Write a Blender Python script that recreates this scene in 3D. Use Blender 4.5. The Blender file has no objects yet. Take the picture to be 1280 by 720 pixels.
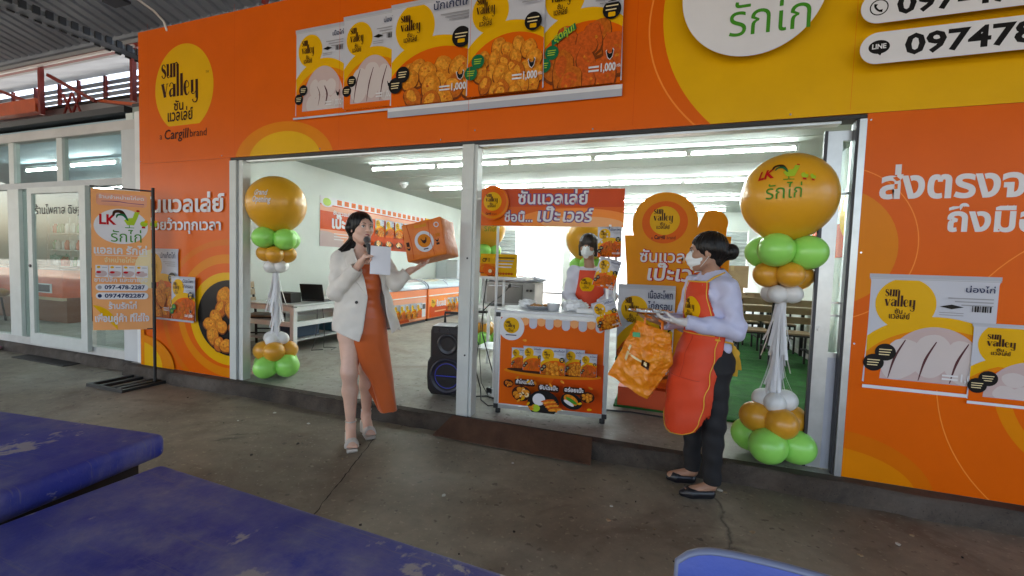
import bpy, bmesh, math, random
import numpy as np
from mathutils import Vector, Matrix

random.seed(7)
rng = np.random.default_rng(7)
PI = math.pi
R = math.radians
scene = bpy.context.scene
COL = scene.collection

# ------------------------------------------------------------------ camera
cam_d = bpy.data.cameras.new('camera')
cam_d.sensor_fit = 'HORIZONTAL'
cam_d.sensor_width = 36.0
cam_d.lens = 538.4 / 1280 * 36.0
cam_d.clip_start = 0.02
cam_d.clip_end = 500
cam = bpy.data.objects.new('camera', cam_d)
COL.objects.link(cam)
_fw = Vector((-0.32821188, 0.94309801, -0.0533208))
_rt = Vector((0.9433655, 0.33014866, 0.03260974))
_up = Vector((-0.04835797, 0.0395981, 0.99804484))
cam.matrix_world = Matrix((
    (_rt.x, _up.x, -_fw.x, 0.0),
    (_rt.y, _up.y, -_fw.y, -3.134),
    (_rt.z, _up.z, -_fw.z, 1.3576),
    (0, 0, 0, 1)))
scene.camera = cam

# ------------------------------------------------------------------ world, sun, exposure
SUN_EL, SUN_AZ = R(60), R(245)       # high sun over the hall roof, lighting the yard behind the shop
world = bpy.data.worlds.new('World')
scene.world = world
world.use_nodes = True
wn = world.node_tree
sky = wn.nodes.new('ShaderNodeTexSky')
sky.sky_type = 'NISHITA'
sky.sun_disc = False
sky.sun_elevation = SUN_EL
sky.sun_rotation = SUN_AZ
sky.air_density = 1.0
sky.dust_density = 4.0
sky.ozone_density = 0.35
wn.links.new(sky.outputs[0], wn.nodes['Background'].inputs[0])
wn.nodes['Background'].inputs[1].default_value = 0.15
sun_d = bpy.data.lights.new('sun', 'SUN')
sun_d.energy = 4.0
sun_d.angle = R(0.6)
sun_d.color = (1.0, 0.95, 0.87)
sun = bpy.data.objects.new('sun', sun_d)
COL.objects.link(sun)
sun.location = (0, 0, 30)
_sd = Vector((math.sin(SUN_AZ) * math.cos(SUN_EL), math.cos(SUN_AZ) * math.cos(SUN_EL), math.sin(SUN_EL)))
sun.rotation_euler = _sd.to_track_quat('Z', 'Y').to_euler()
TUBE_POWER = 15.0
vs = scene.view_settings
vs.view_transform = 'Standard'
vs.look = 'None'
vs.exposure = 2.4
vs.gamma = 1.0
vs.use_curve_mapping = False
scene.render.engine = 'CYCLES'
scene.cycles.use_denoising = True
scene.cycles.max_bounces = 10
scene.cycles.diffuse_bounces = 5
scene.cycles.glossy_bounces = 4
scene.cycles.transparent_max_bounces = 12
scene.cycles.sample_clamp_indirect = 8.0

# ------------------------------------------------------------------ materials
_MATS = {}
def mat(name, rgb, rough=0.5, metal=0.0, var=0.0, vs=4.0, rgb2=None, bump=0.0, bs=60.0, coat=0.0,
        emit=None, es=0.0, alpha=1.0, trans=0.0, rvar=0.0, spec=0.5, ior=None, sheen=0.0, sub=0.0):
    if name in _MATS:
        return _MATS[name]
    m = bpy.data.materials.new(name)
    m.use_nodes = True
    nt = m.node_tree
    b = nt.nodes['Principled BSDF']
    I = b.inputs
    I['Base Color'].default_value = (*rgb, 1)
    I['Roughness'].default_value = rough
    I['Metallic'].default_value = metal
    I['Specular IOR Level'].default_value = spec
    I['Coat Weight'].default_value = coat
    I['Coat Roughness'].default_value = 0.12
    I['Alpha'].default_value = alpha
    I['Transmission Weight'].default_value = trans
    I['Sheen Weight'].default_value = sheen
    if sub:
        I['Subsurface Weight'].default_value = sub
        I['Subsurface Radius'].default_value = (0.012, 0.005, 0.003)
        I['Subsurface Scale'].default_value = 1.0
    if ior: I['IOR'].default_value = ior
    if emit:
        I['Emission Color'].default_value = (*emit, 1)
        I['Emission Strength'].default_value = es
    tc = None
    def coord():
        nonlocal tc
        if tc is None: tc = nt.nodes.new('ShaderNodeTexCoord')
        return tc.outputs['Object']
    if var or rgb2 or rvar:
        n = nt.nodes.new('ShaderNodeTexNoise')
        n.inputs['Scale'].default_value = vs
        n.inputs['Detail'].default_value = 7
        n.inputs['Roughness'].default_value = 0.6
        nt.links.new(coord(), n.inputs['Vector'])
        if var or rgb2:
            cr = nt.nodes.new('ShaderNodeValToRGB')
            cr.color_ramp.elements[0].position = 0.32
            cr.color_ramp.elements[1].position = 0.68
            if rgb2:
                cr.color_ramp.elements[0].color = (*rgb, 1)
                cr.color_ramp.elements[1].color = (*rgb2, 1)
            else:
                cr.color_ramp.elements[0].color = (*[c * (1 - var) for c in rgb], 1)
                cr.color_ramp.elements[1].color = (*[min(1, c * (1 + var)) for c in rgb], 1)
            nt.links.new(n.outputs['Fac'], cr.inputs[0])
            nt.links.new(cr.outputs[0], I['Base Color'])
        if rvar:
            mr = nt.nodes.new('ShaderNodeMapRange')
            mr.inputs['To Min'].default_value = max(0.02, rough - rvar)
            mr.inputs['To Max'].default_value = min(1, rough + rvar)
            nt.links.new(n.outputs['Fac'], mr.inputs['Value'])
            nt.links.new(mr.outputs[0], I['Roughness'])
    if bump:
        n2 = nt.nodes.new('ShaderNodeTexNoise')
        n2.inputs['Scale'].default_value = bs
        n2.inputs['Detail'].default_value = 5
        nt.links.new(coord(), n2.inputs['Vector'])
        bp = nt.nodes.new('ShaderNodeBump')
        bp.inputs['Strength'].default_value = bump
        bp.inputs['Distance'].default_value = 0.01
        nt.links.new(n2.outputs['Fac'], bp.inputs['Height'])
        nt.links.new(bp.outputs[0], I['Normal'])
    _MATS[name] = m
    return m

def srgb(r, g, b):
    f = lambda c: c / 12.92 if c <= 0.04045 else ((c + 0.055) / 1.055) ** 2.4
    return (f(r / 255), f(g / 255), f(b / 255))

# printed inks (flat printed colours on signs, packs and aprons)
INK = {
    'orange': (0.66, 0.108, 0.002), 'deep_orange': (0.56, 0.060, 0.002), 'yellow': (0.68, 0.37, 0.002),
    'amber': (0.66, 0.20, 0.002), 'standee_amber': (0.68, 0.245, 0.002), 'soft_amber': (0.62, 0.135, 0.002), 'white': (0.66, 0.65, 0.67), 'pack_white': (0.50, 0.51, 0.57),
    'pack_grey': (0.40, 0.41, 0.46), 'pack_edge': (0.36, 0.37, 0.41), 'dark_brown': (0.045, 0.014, 0.006),
    'black': (0.012, 0.011, 0.011), 'red': (0.45, 0.006, 0.012), 'green': (0.055, 0.24, 0.02), 'dark_green': (0.012, 0.13, 0.05),
    'lime': (0.35, 0.5, 0.03), 'food_gold': (0.58, 0.19, 0.010), 'food_brown': (0.46, 0.11, 0.006), 'food_light': (0.68, 0.27, 0.020),
    'food_red': (0.50, 0.085, 0.008), 'food_shadow': (0.16, 0.035, 0.003), 'raw_pink': (0.50, 0.38, 0.37), 'raw_light': (0.56, 0.49, 0.48), 'raw_line': (0.09, 0.03, 0.035),
    'purple': (0.16, 0.05, 0.16), 'navy': (0.02, 0.03, 0.09), 'pale_orange': (0.78, 0.36, 0.14), 'grey': (0.3, 0.3, 0.32), 'cream': (0.75, 0.62, 0.36),
    'salmon': (0.72, 0.34, 0.22), 'line_orange': (0.82, 0.24, 0.03),
}
def ink(c, sheet='vinyl'):
    if isinstance(c, bpy.types.Material): return c
    if c.startswith('food'): return mat(f'{c}_{sheet}_print', INK[c], rough=0.4, var=0.3, vs=45, spec=0.13)
    rough = {'vinyl': 0.26, 'foil': 0.28, 'cloth': 0.85, 'board': 0.42, 'latex': 0.5}[sheet]
    return mat(f'{c}_{sheet}_print', INK[c], rough=rough, var=0.04, vs=3.0, spec=0.13,
               bump=0.16 if sheet == 'vinyl' else 0.0, bs=2.2)

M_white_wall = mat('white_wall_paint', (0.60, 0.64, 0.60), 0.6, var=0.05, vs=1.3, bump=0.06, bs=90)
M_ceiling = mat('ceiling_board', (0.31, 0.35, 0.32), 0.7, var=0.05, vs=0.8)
M_alu = mat('brushed_aluminium', (0.56, 0.58, 0.58), 0.34, 0.85, var=0.08, vs=9)
M_alu_white = mat('white_powder_coated_aluminium', (0.54, 0.56, 0.53), 0.45, var=0.05, vs=6)
M_alu_grey = mat('grey_door_panel_aluminium', (0.40, 0.43, 0.50), 0.38, 0.35, var=0.06, vs=5)
M_black = mat('black_plastic', (0.012, 0.012, 0.014), 0.38)
M_black_matte = mat('black_powder_coat', (0.014, 0.014, 0.015), 0.55)
M_rubber = mat('black_rubber', (0.02, 0.02, 0.02), 0.8)
M_dark_metal = mat('dark_steel', (0.05, 0.05, 0.055), 0.45, 0.6)
M_chrome = mat('chrome', (0.75, 0.76, 0.78), 0.12, 1.0)
M_foil = mat('aluminium_foil', (0.72, 0.73, 0.75), 0.25, 1.0, bump=0.5, bs=70)
M_white_plastic = mat('white_plastic', (0.75, 0.76, 0.76), 0.35)
M_paper = mat('white_paper', (0.70, 0.70, 0.74), 0.8, var=0.03, vs=8)
M_wood = mat('light_wood_slat', (0.30, 0.215, 0.125), 0.5, rgb2=(0.22, 0.15, 0.08), vs=7)
M_card = mat('brown_cardboard', (0.30, 0.20, 0.11), 0.8, var=0.15, vs=5)
M_red_paint = mat('red_oxide_paint', (0.24, 0.020, 0.012), 0.5, var=0.2, vs=3)
M_orange_paint = mat('orange_steel_paint', (0.62, 0.10, 0.02), 0.5, var=0.15, vs=3)
M_cable_white = mat('white_cable', (0.7, 0.7, 0.68), 0.5)

def glass_mat():
    """Clear window glass: mostly see-through, mirror-like at grazing angles."""
    if 'clear_glass' in _MATS: return _MATS['clear_glass']
    m = bpy.data.materials.new('clear_glass'); m.use_nodes = True
    nt = m.node_tree; nt.nodes.clear()
    out = nt.nodes.new('ShaderNodeOutputMaterial')
    tr = nt.nodes.new('ShaderNodeBsdfTransparent'); tr.inputs[0].default_value = (0.90, 0.95, 0.94, 1)
    gl = nt.nodes.new('ShaderNodeBsdfGlossy'); gl.inputs['Roughness'].default_value = 0.02
    lw = nt.nodes.new('ShaderNodeLayerWeight'); pw = nt.nodes.new('ShaderNodeMath'); pw.operation = 'POWER'; pw.inputs[1].default_value = 5.0; nt.links.new(lw.outputs['Facing'], pw.inputs[0])
    fr = nt.nodes.new('ShaderNodeMath'); fr.operation = 'MULTIPLY_ADD'; fr.inputs[1].default_value = 0.9; fr.inputs[2].default_value = 0.04; nt.links.new(pw.outputs[0], fr.inputs[0])
    mx = nt.nodes.new('ShaderNodeMixShader')
    nt.links.new(fr.outputs[0], mx.inputs[0]); nt.links.new(tr.outputs[0], mx.inputs[1]); nt.links.new(gl.outputs[0], mx.inputs[2])
    nt.links.new(mx.outputs[0], out.inputs[0])
    _MATS['clear_glass'] = m
    return m
M_glass = glass_mat()

# ------------------------------------------------------------------ objects
def thing(name, label, cat, loc=(0, 0, 0), rotz=0.0, group=None):
    o = bpy.data.objects.new(name, None)
    o.empty_display_size = 0.1
    COL.objects.link(o)
    o.location = loc
    o.rotation_euler = (0, 0, rotz)
    o['label'] = label; o['category'] = cat
    if group: o['group'] = group
    return o
def tag(o, label, cat, group=None):
    o['label'] = label; o['category'] = cat
    if group: o['group'] = group
    return o

class MB:
    """Collects shapes of one part into one mesh (several materials allowed)."""
    def __init__(s):
        s.V = []; s.F = []; s.FM = []; s.FS = []; s.mats = []
    def mi(s, m):
        if m not in s.mats: s.mats.append(m)
        return s.mats.index(m)
    def add(s, V, F, m, smooth=False, T=None):
        o = len(s.V)
        for v in V:
            v = Vector(v)
            if T is not None: v = T @ v
            s.V.append((v.x, v.y, v.z))
        k = s.mi(m)
        for f in F:
            s.F.append(tuple(i + o for i in f)); s.FM.append(k); s.FS.append(smooth)
        return s
    def box(s, x0, x1, y0, y1, z0, z1, m, T=None, bev=0.0):
        if bev > 0:
            bm = bmesh.new()
            bmesh.ops.create_cube(bm, size=1.0)
            for v in bm.verts:
                v.co = Vector(((x0 + x1) / 2 + v.co.x * (x1 - x0), (y0 + y1) / 2 + v.co.y * (y1 - y0), (z0 + z1) / 2 + v.co.z * (z1 - z0)))
            bmesh.ops.bevel(bm, geom=list(bm.edges), offset=bev, segments=2, profile=0.5, affect='EDGES')
            s.bm(bm, m, T=T); return s
        V = [(x0, y0, z0), (x1, y0, z0), (x1, y1, z0), (x0, y1, z0), (x0, y0, z1), (x1, y0, z1), (x1, y1, z1), (x0, y1, z1)]
        F = [(0, 3, 2, 1), (4, 5, 6, 7), (0, 1, 5, 4), (1, 2, 6, 5), (2, 3, 7, 6), (3, 0, 4, 7)]
        return s.add(V, F, m, False, T)
    def bm(s, bm, m, smooth=False, T=None):
        bm.verts.ensure_lookup_table()
        for i, v in enumerate(bm.verts): v.index = i
        s.add([v.co.copy() for v in bm.verts], [[v.index for v in f.verts] for f in bm.faces], m, smooth, T)
        bm.free(); return s
    def tube(s, pts, r, m, n=10, caps=True, smooth=True, T=None):
        pts = [Vector(p) for p in pts]
        rs = r if isinstance(r, (list, tuple)) else [r] * len(pts)
        V = []; F = []
        t0 = (pts[1] - pts[0]).normalized()
        a = Vector((0, 0, 1)) if abs(t0.z) < 0.9 else Vector((1, 0, 0))
        u = t0.cross(a).normalized()
        for i, p in enumerate(pts):
            t = (pts[min(i + 1, len(pts) - 1)] - pts[max(i - 1, 0)])
            t = t.normalized() if t.length > 1e-9 else t0
            u = (u - t * u.dot(t))
            u = u.normalized() if u.length > 1e-6 else t.orthogonal().normalized()
            w = t.cross(u)
            for k in range(n):
                an = 2 * PI * k / n
                V.append(p + (u * math.cos(an) + w * math.sin(an)) * rs[i])
        for i in range(len(pts) - 1):
            for k in range(n):
                F.append((i * n + k, i * n + (k + 1) % n, (i + 1) * n + (k + 1) % n, (i + 1) * n + k))
        s.add(V, F, m, smooth, T)
        if caps:
            s.add(V[:n], [tuple(range(n - 1, -1, -1))], m, False, T)
            s.add(V[-n:], [tuple(range(n))], m, False, T)
        return s
    def bar(s, p0, p1, w, h, m, up=(0, 0, 1)):
        """Square section bar from p0 to p1, w across, h along up."""
        p0 = Vector(p0); p1 = Vector(p1); t = (p1 - p0); L = t.length; t.normalize()
        up = Vector(up)
        if abs(t.dot(up)) > 0.95: up = Vector((0, 1, 0))
        x = t.cross(up).normalized(); z = x.cross(t)
        V = []
        for p in (p0, p1):
            for a, b in ((-1, -1), (1, -1), (1, 1), (-1, 1)):
                V.append(p + x * a * w / 2 + z * b * h / 2)
        return s.add(V, [(0, 1, 2, 3), (7, 6, 5, 4), (0, 4, 5, 1), (1, 5, 6, 2), (2, 6, 7, 3), (3, 7, 4, 0)], m)
    def ball(s, c, r, m, T=None, nu=24, nv=14, f=None):
        rx, ry, rz = (r, r, r) if not isinstance(r, (tuple, list)) else r
        V = []; F = []
        for j in range(nv + 1):
            th = PI * j / nv
            for i in range(nu):
                ph = 2 * PI * i / nu
                d = Vector((math.sin(th) * math.cos(ph), math.sin(th) * math.sin(ph), math.cos(th)))
                p = Vector((d.x * rx, d.y * ry, d.z * rz))
                if f: p = f(p, d)
                V.append(Vector(c) + p)
        for j in range(nv):
            for i in range(nu):
                F.append((j * nu + i, (j + 1) * nu + i, (j + 1) * nu + (i + 1) % nu, j * nu + (i + 1) % nu))
        return s.add(V, F, m, True, T)
    def lathe(s, prof, m, n=28, T=None, smooth=True):
        V = []; F = []
        for r, z in prof:
            for k in range(n):
                V.append((r * math.cos(2 * PI * k / n), r * math.sin(2 * PI * k / n), z))
        for j in range(len(prof) - 1):
            for k in range(n):
                F.append((j * n + k, j * n + (k + 1) % n, (j + 1) * n + (k + 1) % n, (j + 1) * n + k))
        return s.add(V, F, m, smooth, T)
    def prism(s, poly, d, m, T=None):
        """Extrude a flat outline (x, y) by d along +z."""
        n = len(poly)
        V = [(x, y, 0) for x, y in poly] + [(x, y, d) for x, y in poly]
        F = [tuple(range(n - 1, -1, -1)), tuple(range(n, 2 * n))] + [(i, (i + 1) % n, n + (i + 1) % n, n + i) for i in range(n)]
        return s.add(V, F, m, False, T)
    def grid(s, nu, nv, fn, m, smooth=True, T=None):
        V = [fn(i / nu, j / nv) for j in range(nv + 1) for i in range(nu + 1)]
        F = [(j * (nu + 1) + i, j * (nu + 1) + i + 1, (j + 1) * (nu + 1) + i + 1, (j + 1) * (nu + 1) + i) for j in range(nv) for i in range(nu)]
        return s.add(V, F, m, smooth, T)
    def build(s, name, parent=None, kind=None, bevel=0.0):
        me = bpy.data.meshes.new(name)
        me.from_pydata(s.V, [], s.F)
        for m in s.mats: me.materials.append(m)
        me.polygons.foreach_set('material_index', s.FM)
        me.polygons.foreach_set('use_smooth', s.FS)
        me.update()
        o = bpy.data.objects.new(name, me)
        COL.objects.link(o)
        if parent is not None:
            o.parent = parent
        if kind: o['kind'] = kind
        if bevel:
            b = o.modifiers.new('bevel', 'BEVEL'); b.width = bevel; b.segments = 2; b.limit_method = 'ANGLE'
        return o

def world_parent(o, parent):
    """Parent a mesh built in world coordinates to a thing placed elsewhere."""
    o.parent = parent
    mw = Matrix.Translation(parent.location) @ parent.rotation_euler.to_matrix().to_4x4()
    o.matrix_parent_inverse = mw.inverted()
    return o

def dup(root, loc=None, rotz=None, label=None, group=None):
    r = root.copy(); COL.objects.link(r)
    if loc is not None: r.location = loc
    if rotz is not None: r.rotation_euler = (0, 0, rotz)
    if label: r['label'] = label
    if group: r['group'] = group
    for ch in list(root.children):
        c = ch.copy(); COL.objects.link(c); c.parent = r
        for g in list(ch.children):
            d = g.copy(); COL.objects.link(d); d.parent = c
    return r

def frame(o, x, y):
    x = Vector(x).normalized(); y = Vector(y); y = (y - x * y.dot(x)).normalized(); z = x.cross(y)
    return Matrix(((x.x, y.x, z.x, o[0]), (x.y, y.y, z.y, o[1]), (x.z, y.z, z.z, o[2]), (0, 0, 0, 1)))

# ------------------------------------------------------------------ flat graphics (printing on signs)
_TXT = {}
def text_mesh(s, bold):
    k = (s, bold)
    if k not in _TXT:
        c = bpy.data.curves.new('lettering', 'FONT'); c.body = s; c.resolution_u = 2; c.offset = bold
        o = bpy.data.objects.new('lettering', c); COL.objects.link(o)
        me = bpy.data.meshes.new_from_object(o)
        V = [(v.co.x, v.co.y) for v in me.vertices]; F = [tuple(p.vertices) for p in me.polygons]
        bpy.data.objects.remove(o); bpy.data.curves.remove(c); bpy.data.meshes.remove(me)
        _TXT[k] = (V, F)
    return _TXT[k]

def clip_poly(pts, win):
    """Clip a polygon by a convex counter-clockwise window."""
    out = list(pts); n = len(win)
    for i in range(n):
        a, b = win[i], win[(i + 1) % n]
        ex, ey = b[0] - a[0], b[1] - a[1]
        inside = lambda p: ex * (p[1] - a[1]) - ey * (p[0] - a[0]) >= -1e-9
        src = out; out = []
        for j in range(len(src)):
            p, q = src[j - 1], src[j]
            ip, iq = inside(p), inside(q)
            if ip != iq:
                d = ex * (q[1] - p[1]) - ey * (q[0] - p[0])
                t = 0 if abs(d) < 1e-12 else -(ex * (p[1] - a[1]) - ey * (p[0] - a[0])) / d
                out.append((p[0] + t * (q[0] - p[0]), p[1] + t * (q[1] - p[1])))
            if iq: out.append(q)
        if len(out) < 3: return []
    return out

class Gfx:
    DZ = 0.00012
    def __init__(s, sheet='vinyl', clip=None):
        s.sheet = sheet; s.V = []; s.F = []; s.FM = []; s.mats = []; s.z = 1; s.clip = clip; s.T = None
    def mi(s, c):
        m = ink(c, s.sheet)
        if m not in s.mats: s.mats.append(m)
        return s.mats.index(m)
    def _put(s, pts, k):
        if s.T: pts = [s.T(*p) for p in pts]
        if s.clip:
            for w in (s.clip if isinstance(s.clip[0][0], tuple) else [s.clip]):
                pts = clip_poly(pts, w)
                if len(pts) < 3: return
        o = len(s.V); z = s.z * s.DZ
        s.V += [(p[0], p[1], z) for p in pts]
        s.F.append(tuple(range(o, o + len(pts)))); s.FM.append(k)
    def poly(s, pts, c):
        k = s.mi(c)
        A = sum(pts[i - 1][0] * pts[i][1] - pts[i][0] * pts[i - 1][1] for i in range(len(pts)))
        s._put(pts if A > 0 else pts[::-1], k); s.z += 1
    def rect(s, x0, y0, x1, y1, c): s.poly([(x0, y0), (x1, y0), (x1, y1), (x0, y1)], c)
    def ell(s, cx, cy, rx, ry, c, n=48, a0=0, a1=2 * PI, rot=0.0, wob=0.0, seed=0):
        pts = []
        rr = random.Random(seed)
        ph = [rr.uniform(0, 6.28) for _ in range(4)]
        full = abs(a1 - a0 - 2 * PI) < 1e-6
        for i in range(n if full else n + 1):
            a = a0 + (a1 - a0) * i / n
            k = 1 + wob * (math.sin(2 * a + ph[0]) * .5 + math.sin(3 * a + ph[1]) * .4 + math.sin(5 * a + ph[2]) * .25)
            x, y = rx * math.cos(a) * k, ry * math.sin(a) * k
            pts.append((cx + x * math.cos(rot) - y * math.sin(rot), cy + x * math.sin(rot) + y * math.cos(rot)))
        s.poly(pts, c)
    def ring(s, cx, cy, rx, ry, w, c, n=64, a0=0, a1=2 * PI):
        k = s.mi(c)
        for i in range(n):
            a = a0 + (a1 - a0) * i / n; b = a0 + (a1 - a0) * (i + 1) / n
            s._put([(cx + (rx - w) * math.cos(a), cy + (ry - w) * math.sin(a)), (cx + rx * math.cos(a), cy + ry * math.sin(a)),
                    (cx + rx * math.cos(b), cy + ry * math.sin(b)), (cx + (rx - w) * math.cos(b), cy + (ry - w) * math.sin(b))], k)
        s.z += 1
    def rrect(s, x0, y0, x1, y1, r, c):
        pts = []
        for cx, cy, a in ((x1 - r, y0 + r, -90), (x1 - r, y1 - r, 0), (x0 + r, y1 - r, 90), (x0 + r, y0 + r, 180)):
            for i in range(9):
                t = R(a + 90 * i / 8); pts.append((cx + r * math.cos(t), cy + r * math.sin(t)))
        s.poly(pts, c)
    def ribbon(s, pts, w, c):
        """Stroke with varying width through the points (for drawn lettering)."""
        k = s.mi(c)
        P = []; W = []
        n = len(pts)
        ws = w if isinstance(w, (list, tuple)) else [w] * n
        for i in range(n - 1):
            p0, p1, p2, p3 = pts[max(i - 1, 0)], pts[i], pts[i + 1], pts[min(i + 2, n - 1)]
            for j in range(6):
                t = j / 6
                f = lambda a, b, c_, d: 0.5 * (2 * b + (c_ - a) * t + (2 * a - 5 * b + 4 * c_ - d) * t * t + (3 * b - a - 3 * c_ + d) * t ** 3)
                P.append((f(p0[0], p1[0], p2[0], p3[0]), f(p0[1], p1[1], p2[1], p3[1]))); W.append(ws[i] * (1 - t) + ws[i + 1] * t)
        P.append(pts[-1]); W.append(ws[-1])
        Lf = []; Rt = []
        for i in range(len(P)):
            a = P[max(i - 1, 0)]; b = P[min(i + 1, len(P) - 1)]
            dx, dy = b[0] - a[0], b[1] - a[1]; l = math.hypot(dx, dy) or 1
            nx, ny = -dy / l * W[i] / 2, dx / l * W[i] / 2
            Lf.append((P[i][0] + nx, P[i][1] + ny)); Rt.append((P[i][0] - nx, P[i][1] - ny))
        for i in range(len(P) - 1):
            s._put([Rt[i], Rt[i + 1], Lf[i + 1], Lf[i]], k)
        s.z += 1
    def text(s, t, x, y, h, c, align='l', bold=0.0, w=None, wide=1.0, slant=0.0, rot=0.0):
        """h = height of the plain letters; w = fit to this width."""
        V, F = text_mesh(t, bold)
        if not V: return
        x0 = min(v[0] for v in V); x1 = max(v[0] for v in V)
        sc = h / 0.60
        sx = sc * wide if w is None else w / (x1 - x0)
        W = (x1 - x0) * sx
        ox = {'l': 0, 'c': -W / 2, 'r': -W}[align]
        k = s.mi(c)
        ca, sa = math.cos(rot), math.sin(rot)
        def tr(v):
            a = ox + (v[0] - x0) * sx + slant * v[1] * sc; b = v[1] * sc
            return (x + a * ca - b * sa, y + a * sa + b * ca)
        lab = list(range(len(V)))          # separate glyph pieces lie a hair apart so that marks never share a plane
        def root(i):
            while lab[i] != i: lab[i] = lab[lab[i]]; i = lab[i]
            return i
        for f in F:
            for i in f[1:]: lab[root(i)] = root(f[0])
        order = {}; z0 = s.z
        for f in F:
            q = order.setdefault(root(f[0]), len(order)); s.z = z0 + .14 * (q % 7)
            s._put([tr(V[i]) for i in f], k)
        s.z = z0 + 1
    def build(s, name, T, parent=None, warp=None, cut=None, wp=False):
        """T places the sheet; cut=(step) splits it on a grid so that warp(x, y, z) can bend it."""
        bm = bmesh.new()
        for v in s.V: bm.verts.new(v)
        bm.verts.ensure_lookup_table()
        for f, k in zip(s.F, s.FM):
            try:
                q = bm.faces.new([bm.verts[i] for i in f]); q.material_index = k
            except ValueError: pass
        if cut:
            xs = [v[0] for v in s.V]; ys = [v[1] for v in s.V]
            for ax, lo, hi in ((0, min(xs), max(xs)), (1, min(ys), max(ys))):
                t = math.floor(lo / cut) * cut + cut
                while t < hi:
                    co = (t, 0, 0) if ax == 0 else (0, t, 0); no = (1, 0, 0) if ax == 0 else (0, 1, 0)
                    bmesh.ops.bisect_plane(bm, geom=list(bm.verts) + list(bm.edges) + list(bm.faces), plane_co=co, plane_no=no)
                    t += cut
        if warp:
            for v in bm.verts: v.co = Vector(warp(*v.co))
        me = bpy.data.meshes.new(name); bm.to_mesh(me); bm.free()
        for m in s.mats: me.materials.append(m)
        if T is not None: me.transform(T)
        if warp: me.polygons.foreach_set('use_smooth', [True] * len(me.polygons))
        o = bpy.data.objects.new(name, me); COL.objects.link(o)
        if parent is not None:
            if wp: world_parent(o, parent)
            else: o.parent = parent
        return o

# drawn high-contrast letters of the brand mark
def swash_logo(g, x, y, s, c='dark_brown', thai=True):
    """Two-line brand mark; x, y is the left end of the lower baseline, s the x-height."""
    def S(pts, w): g.ribbon([(x + p[0] * s, y + p[1] * s) for p in pts], [q * s for q in w] if isinstance(w, (list, tuple)) else w * s, c)
    def stem(x0, y0, y1, w=.27): g.rect(x + x0 * s, y + y0 * s, x + (x0 + w) * s, y + y1 * s, c)
    u = 1.32
    K = .80
    S0, stem0 = S, stem
    S = lambda pts, w: S0([(p[0] * K, p[1]) for p in pts], w)
    stem = lambda x0, y0, y1, w=.25: stem0(x0 * K, y0, y1, .25)
    S([(.50, u + .74), (.34, u + .93), (.12, u + .86), (.12, u + .64), (.36, u + .48), (.50, u + .30), (.44, u + .08), (.22, u + .02), (.04, u + .22)], [.10, .06, .10, .2, .26, .2, .1, .06, .12])
    stem(.66, u + .14, u + .95); S([(.62, u + .93), (.75, u + .93)], [.05, .05]); S([(.70, u + .2), (.82, u + .03), (1.0, u + .04), (1.12, u + .2)], [.14, .08, .05, .05]); stem(1.10, u, u + .95)
    stem(1.48, u, u + .95); S([(1.44, u + .93), (1.55, u + .93)], [.05, .05]); S([(1.68, u + .78), (1.82, u + .94), (1.98, u + .92), (2.06, u + .74)], [.05, .06, .10, .16]); stem(1.90, 0, u + .84)
    S, stem = S0, stem0
    S([(-.04, .92), (.12, .92), (.30, .92)], .05); S([(.10, .95), (.36, .03)], .26); S([(.36, .02), (.58, .92)], .06); S([(.48, .92), (.70, .92)], .05)
    S([(.82, .72), (.92, .92), (1.10, .94), (1.24, .80)], [.12, .07, .06, .10]); stem(1.16, 0, .86); S([(1.2, .55), (.98, .52), (.86, .3), (.94, .06), (1.16, .14)], [.05, .10, .22, .14, .05])
    stem(1.89, 0, 1.5)
    D = -.46
    S = lambda pts, w: S0([(p[0] + D, p[1]) for p in pts], w)
    stem = lambda x0, y0, y1, w=.25: stem0(x0 + D, y0, y1, w)
    S([(2.80, .52), (3.14, .52), (3.20, .72), (3.02, .95), (2.84, .80), (2.80, .45), (2.90, .10), (3.06, .02), (3.24, .2)], [.05, .05, .07, .06, .18, .26, .18, .07, .05])
    stem(3.40, .14, .95); S([(3.44, .2), (3.56, .03), (3.74, .04), (3.86, .2)], [.14, .08, .05, .05]); stem(3.84, -.28, .95)
    S([(4.02, -.25), (3.92, -.52), (3.66, -.52), (3.56, -.34)], [.16, .10, .06, .14])
    if thai:
        g.text('ซัน', x + 1.25 * s, y - .95 * s, .52 * s, c, bold=.02, w=.95 * s)
        g.text('แวลเล่ย์', x + .62 * s, y - 1.65 * s, .62 * s, c, bold=.02, w=2.5 * s)

def egg(g, cx, cy, rx, ry, c):
    """The yellow egg-shaped disc behind the brand mark, flat at its foot."""
    pts = []
    for i in range(61):
        a = R(-58 + 296 * i / 60)
        pts.append((cx + rx * math.cos(a), cy + ry * math.sin(a)))
    g.poly(pts, c)

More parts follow.
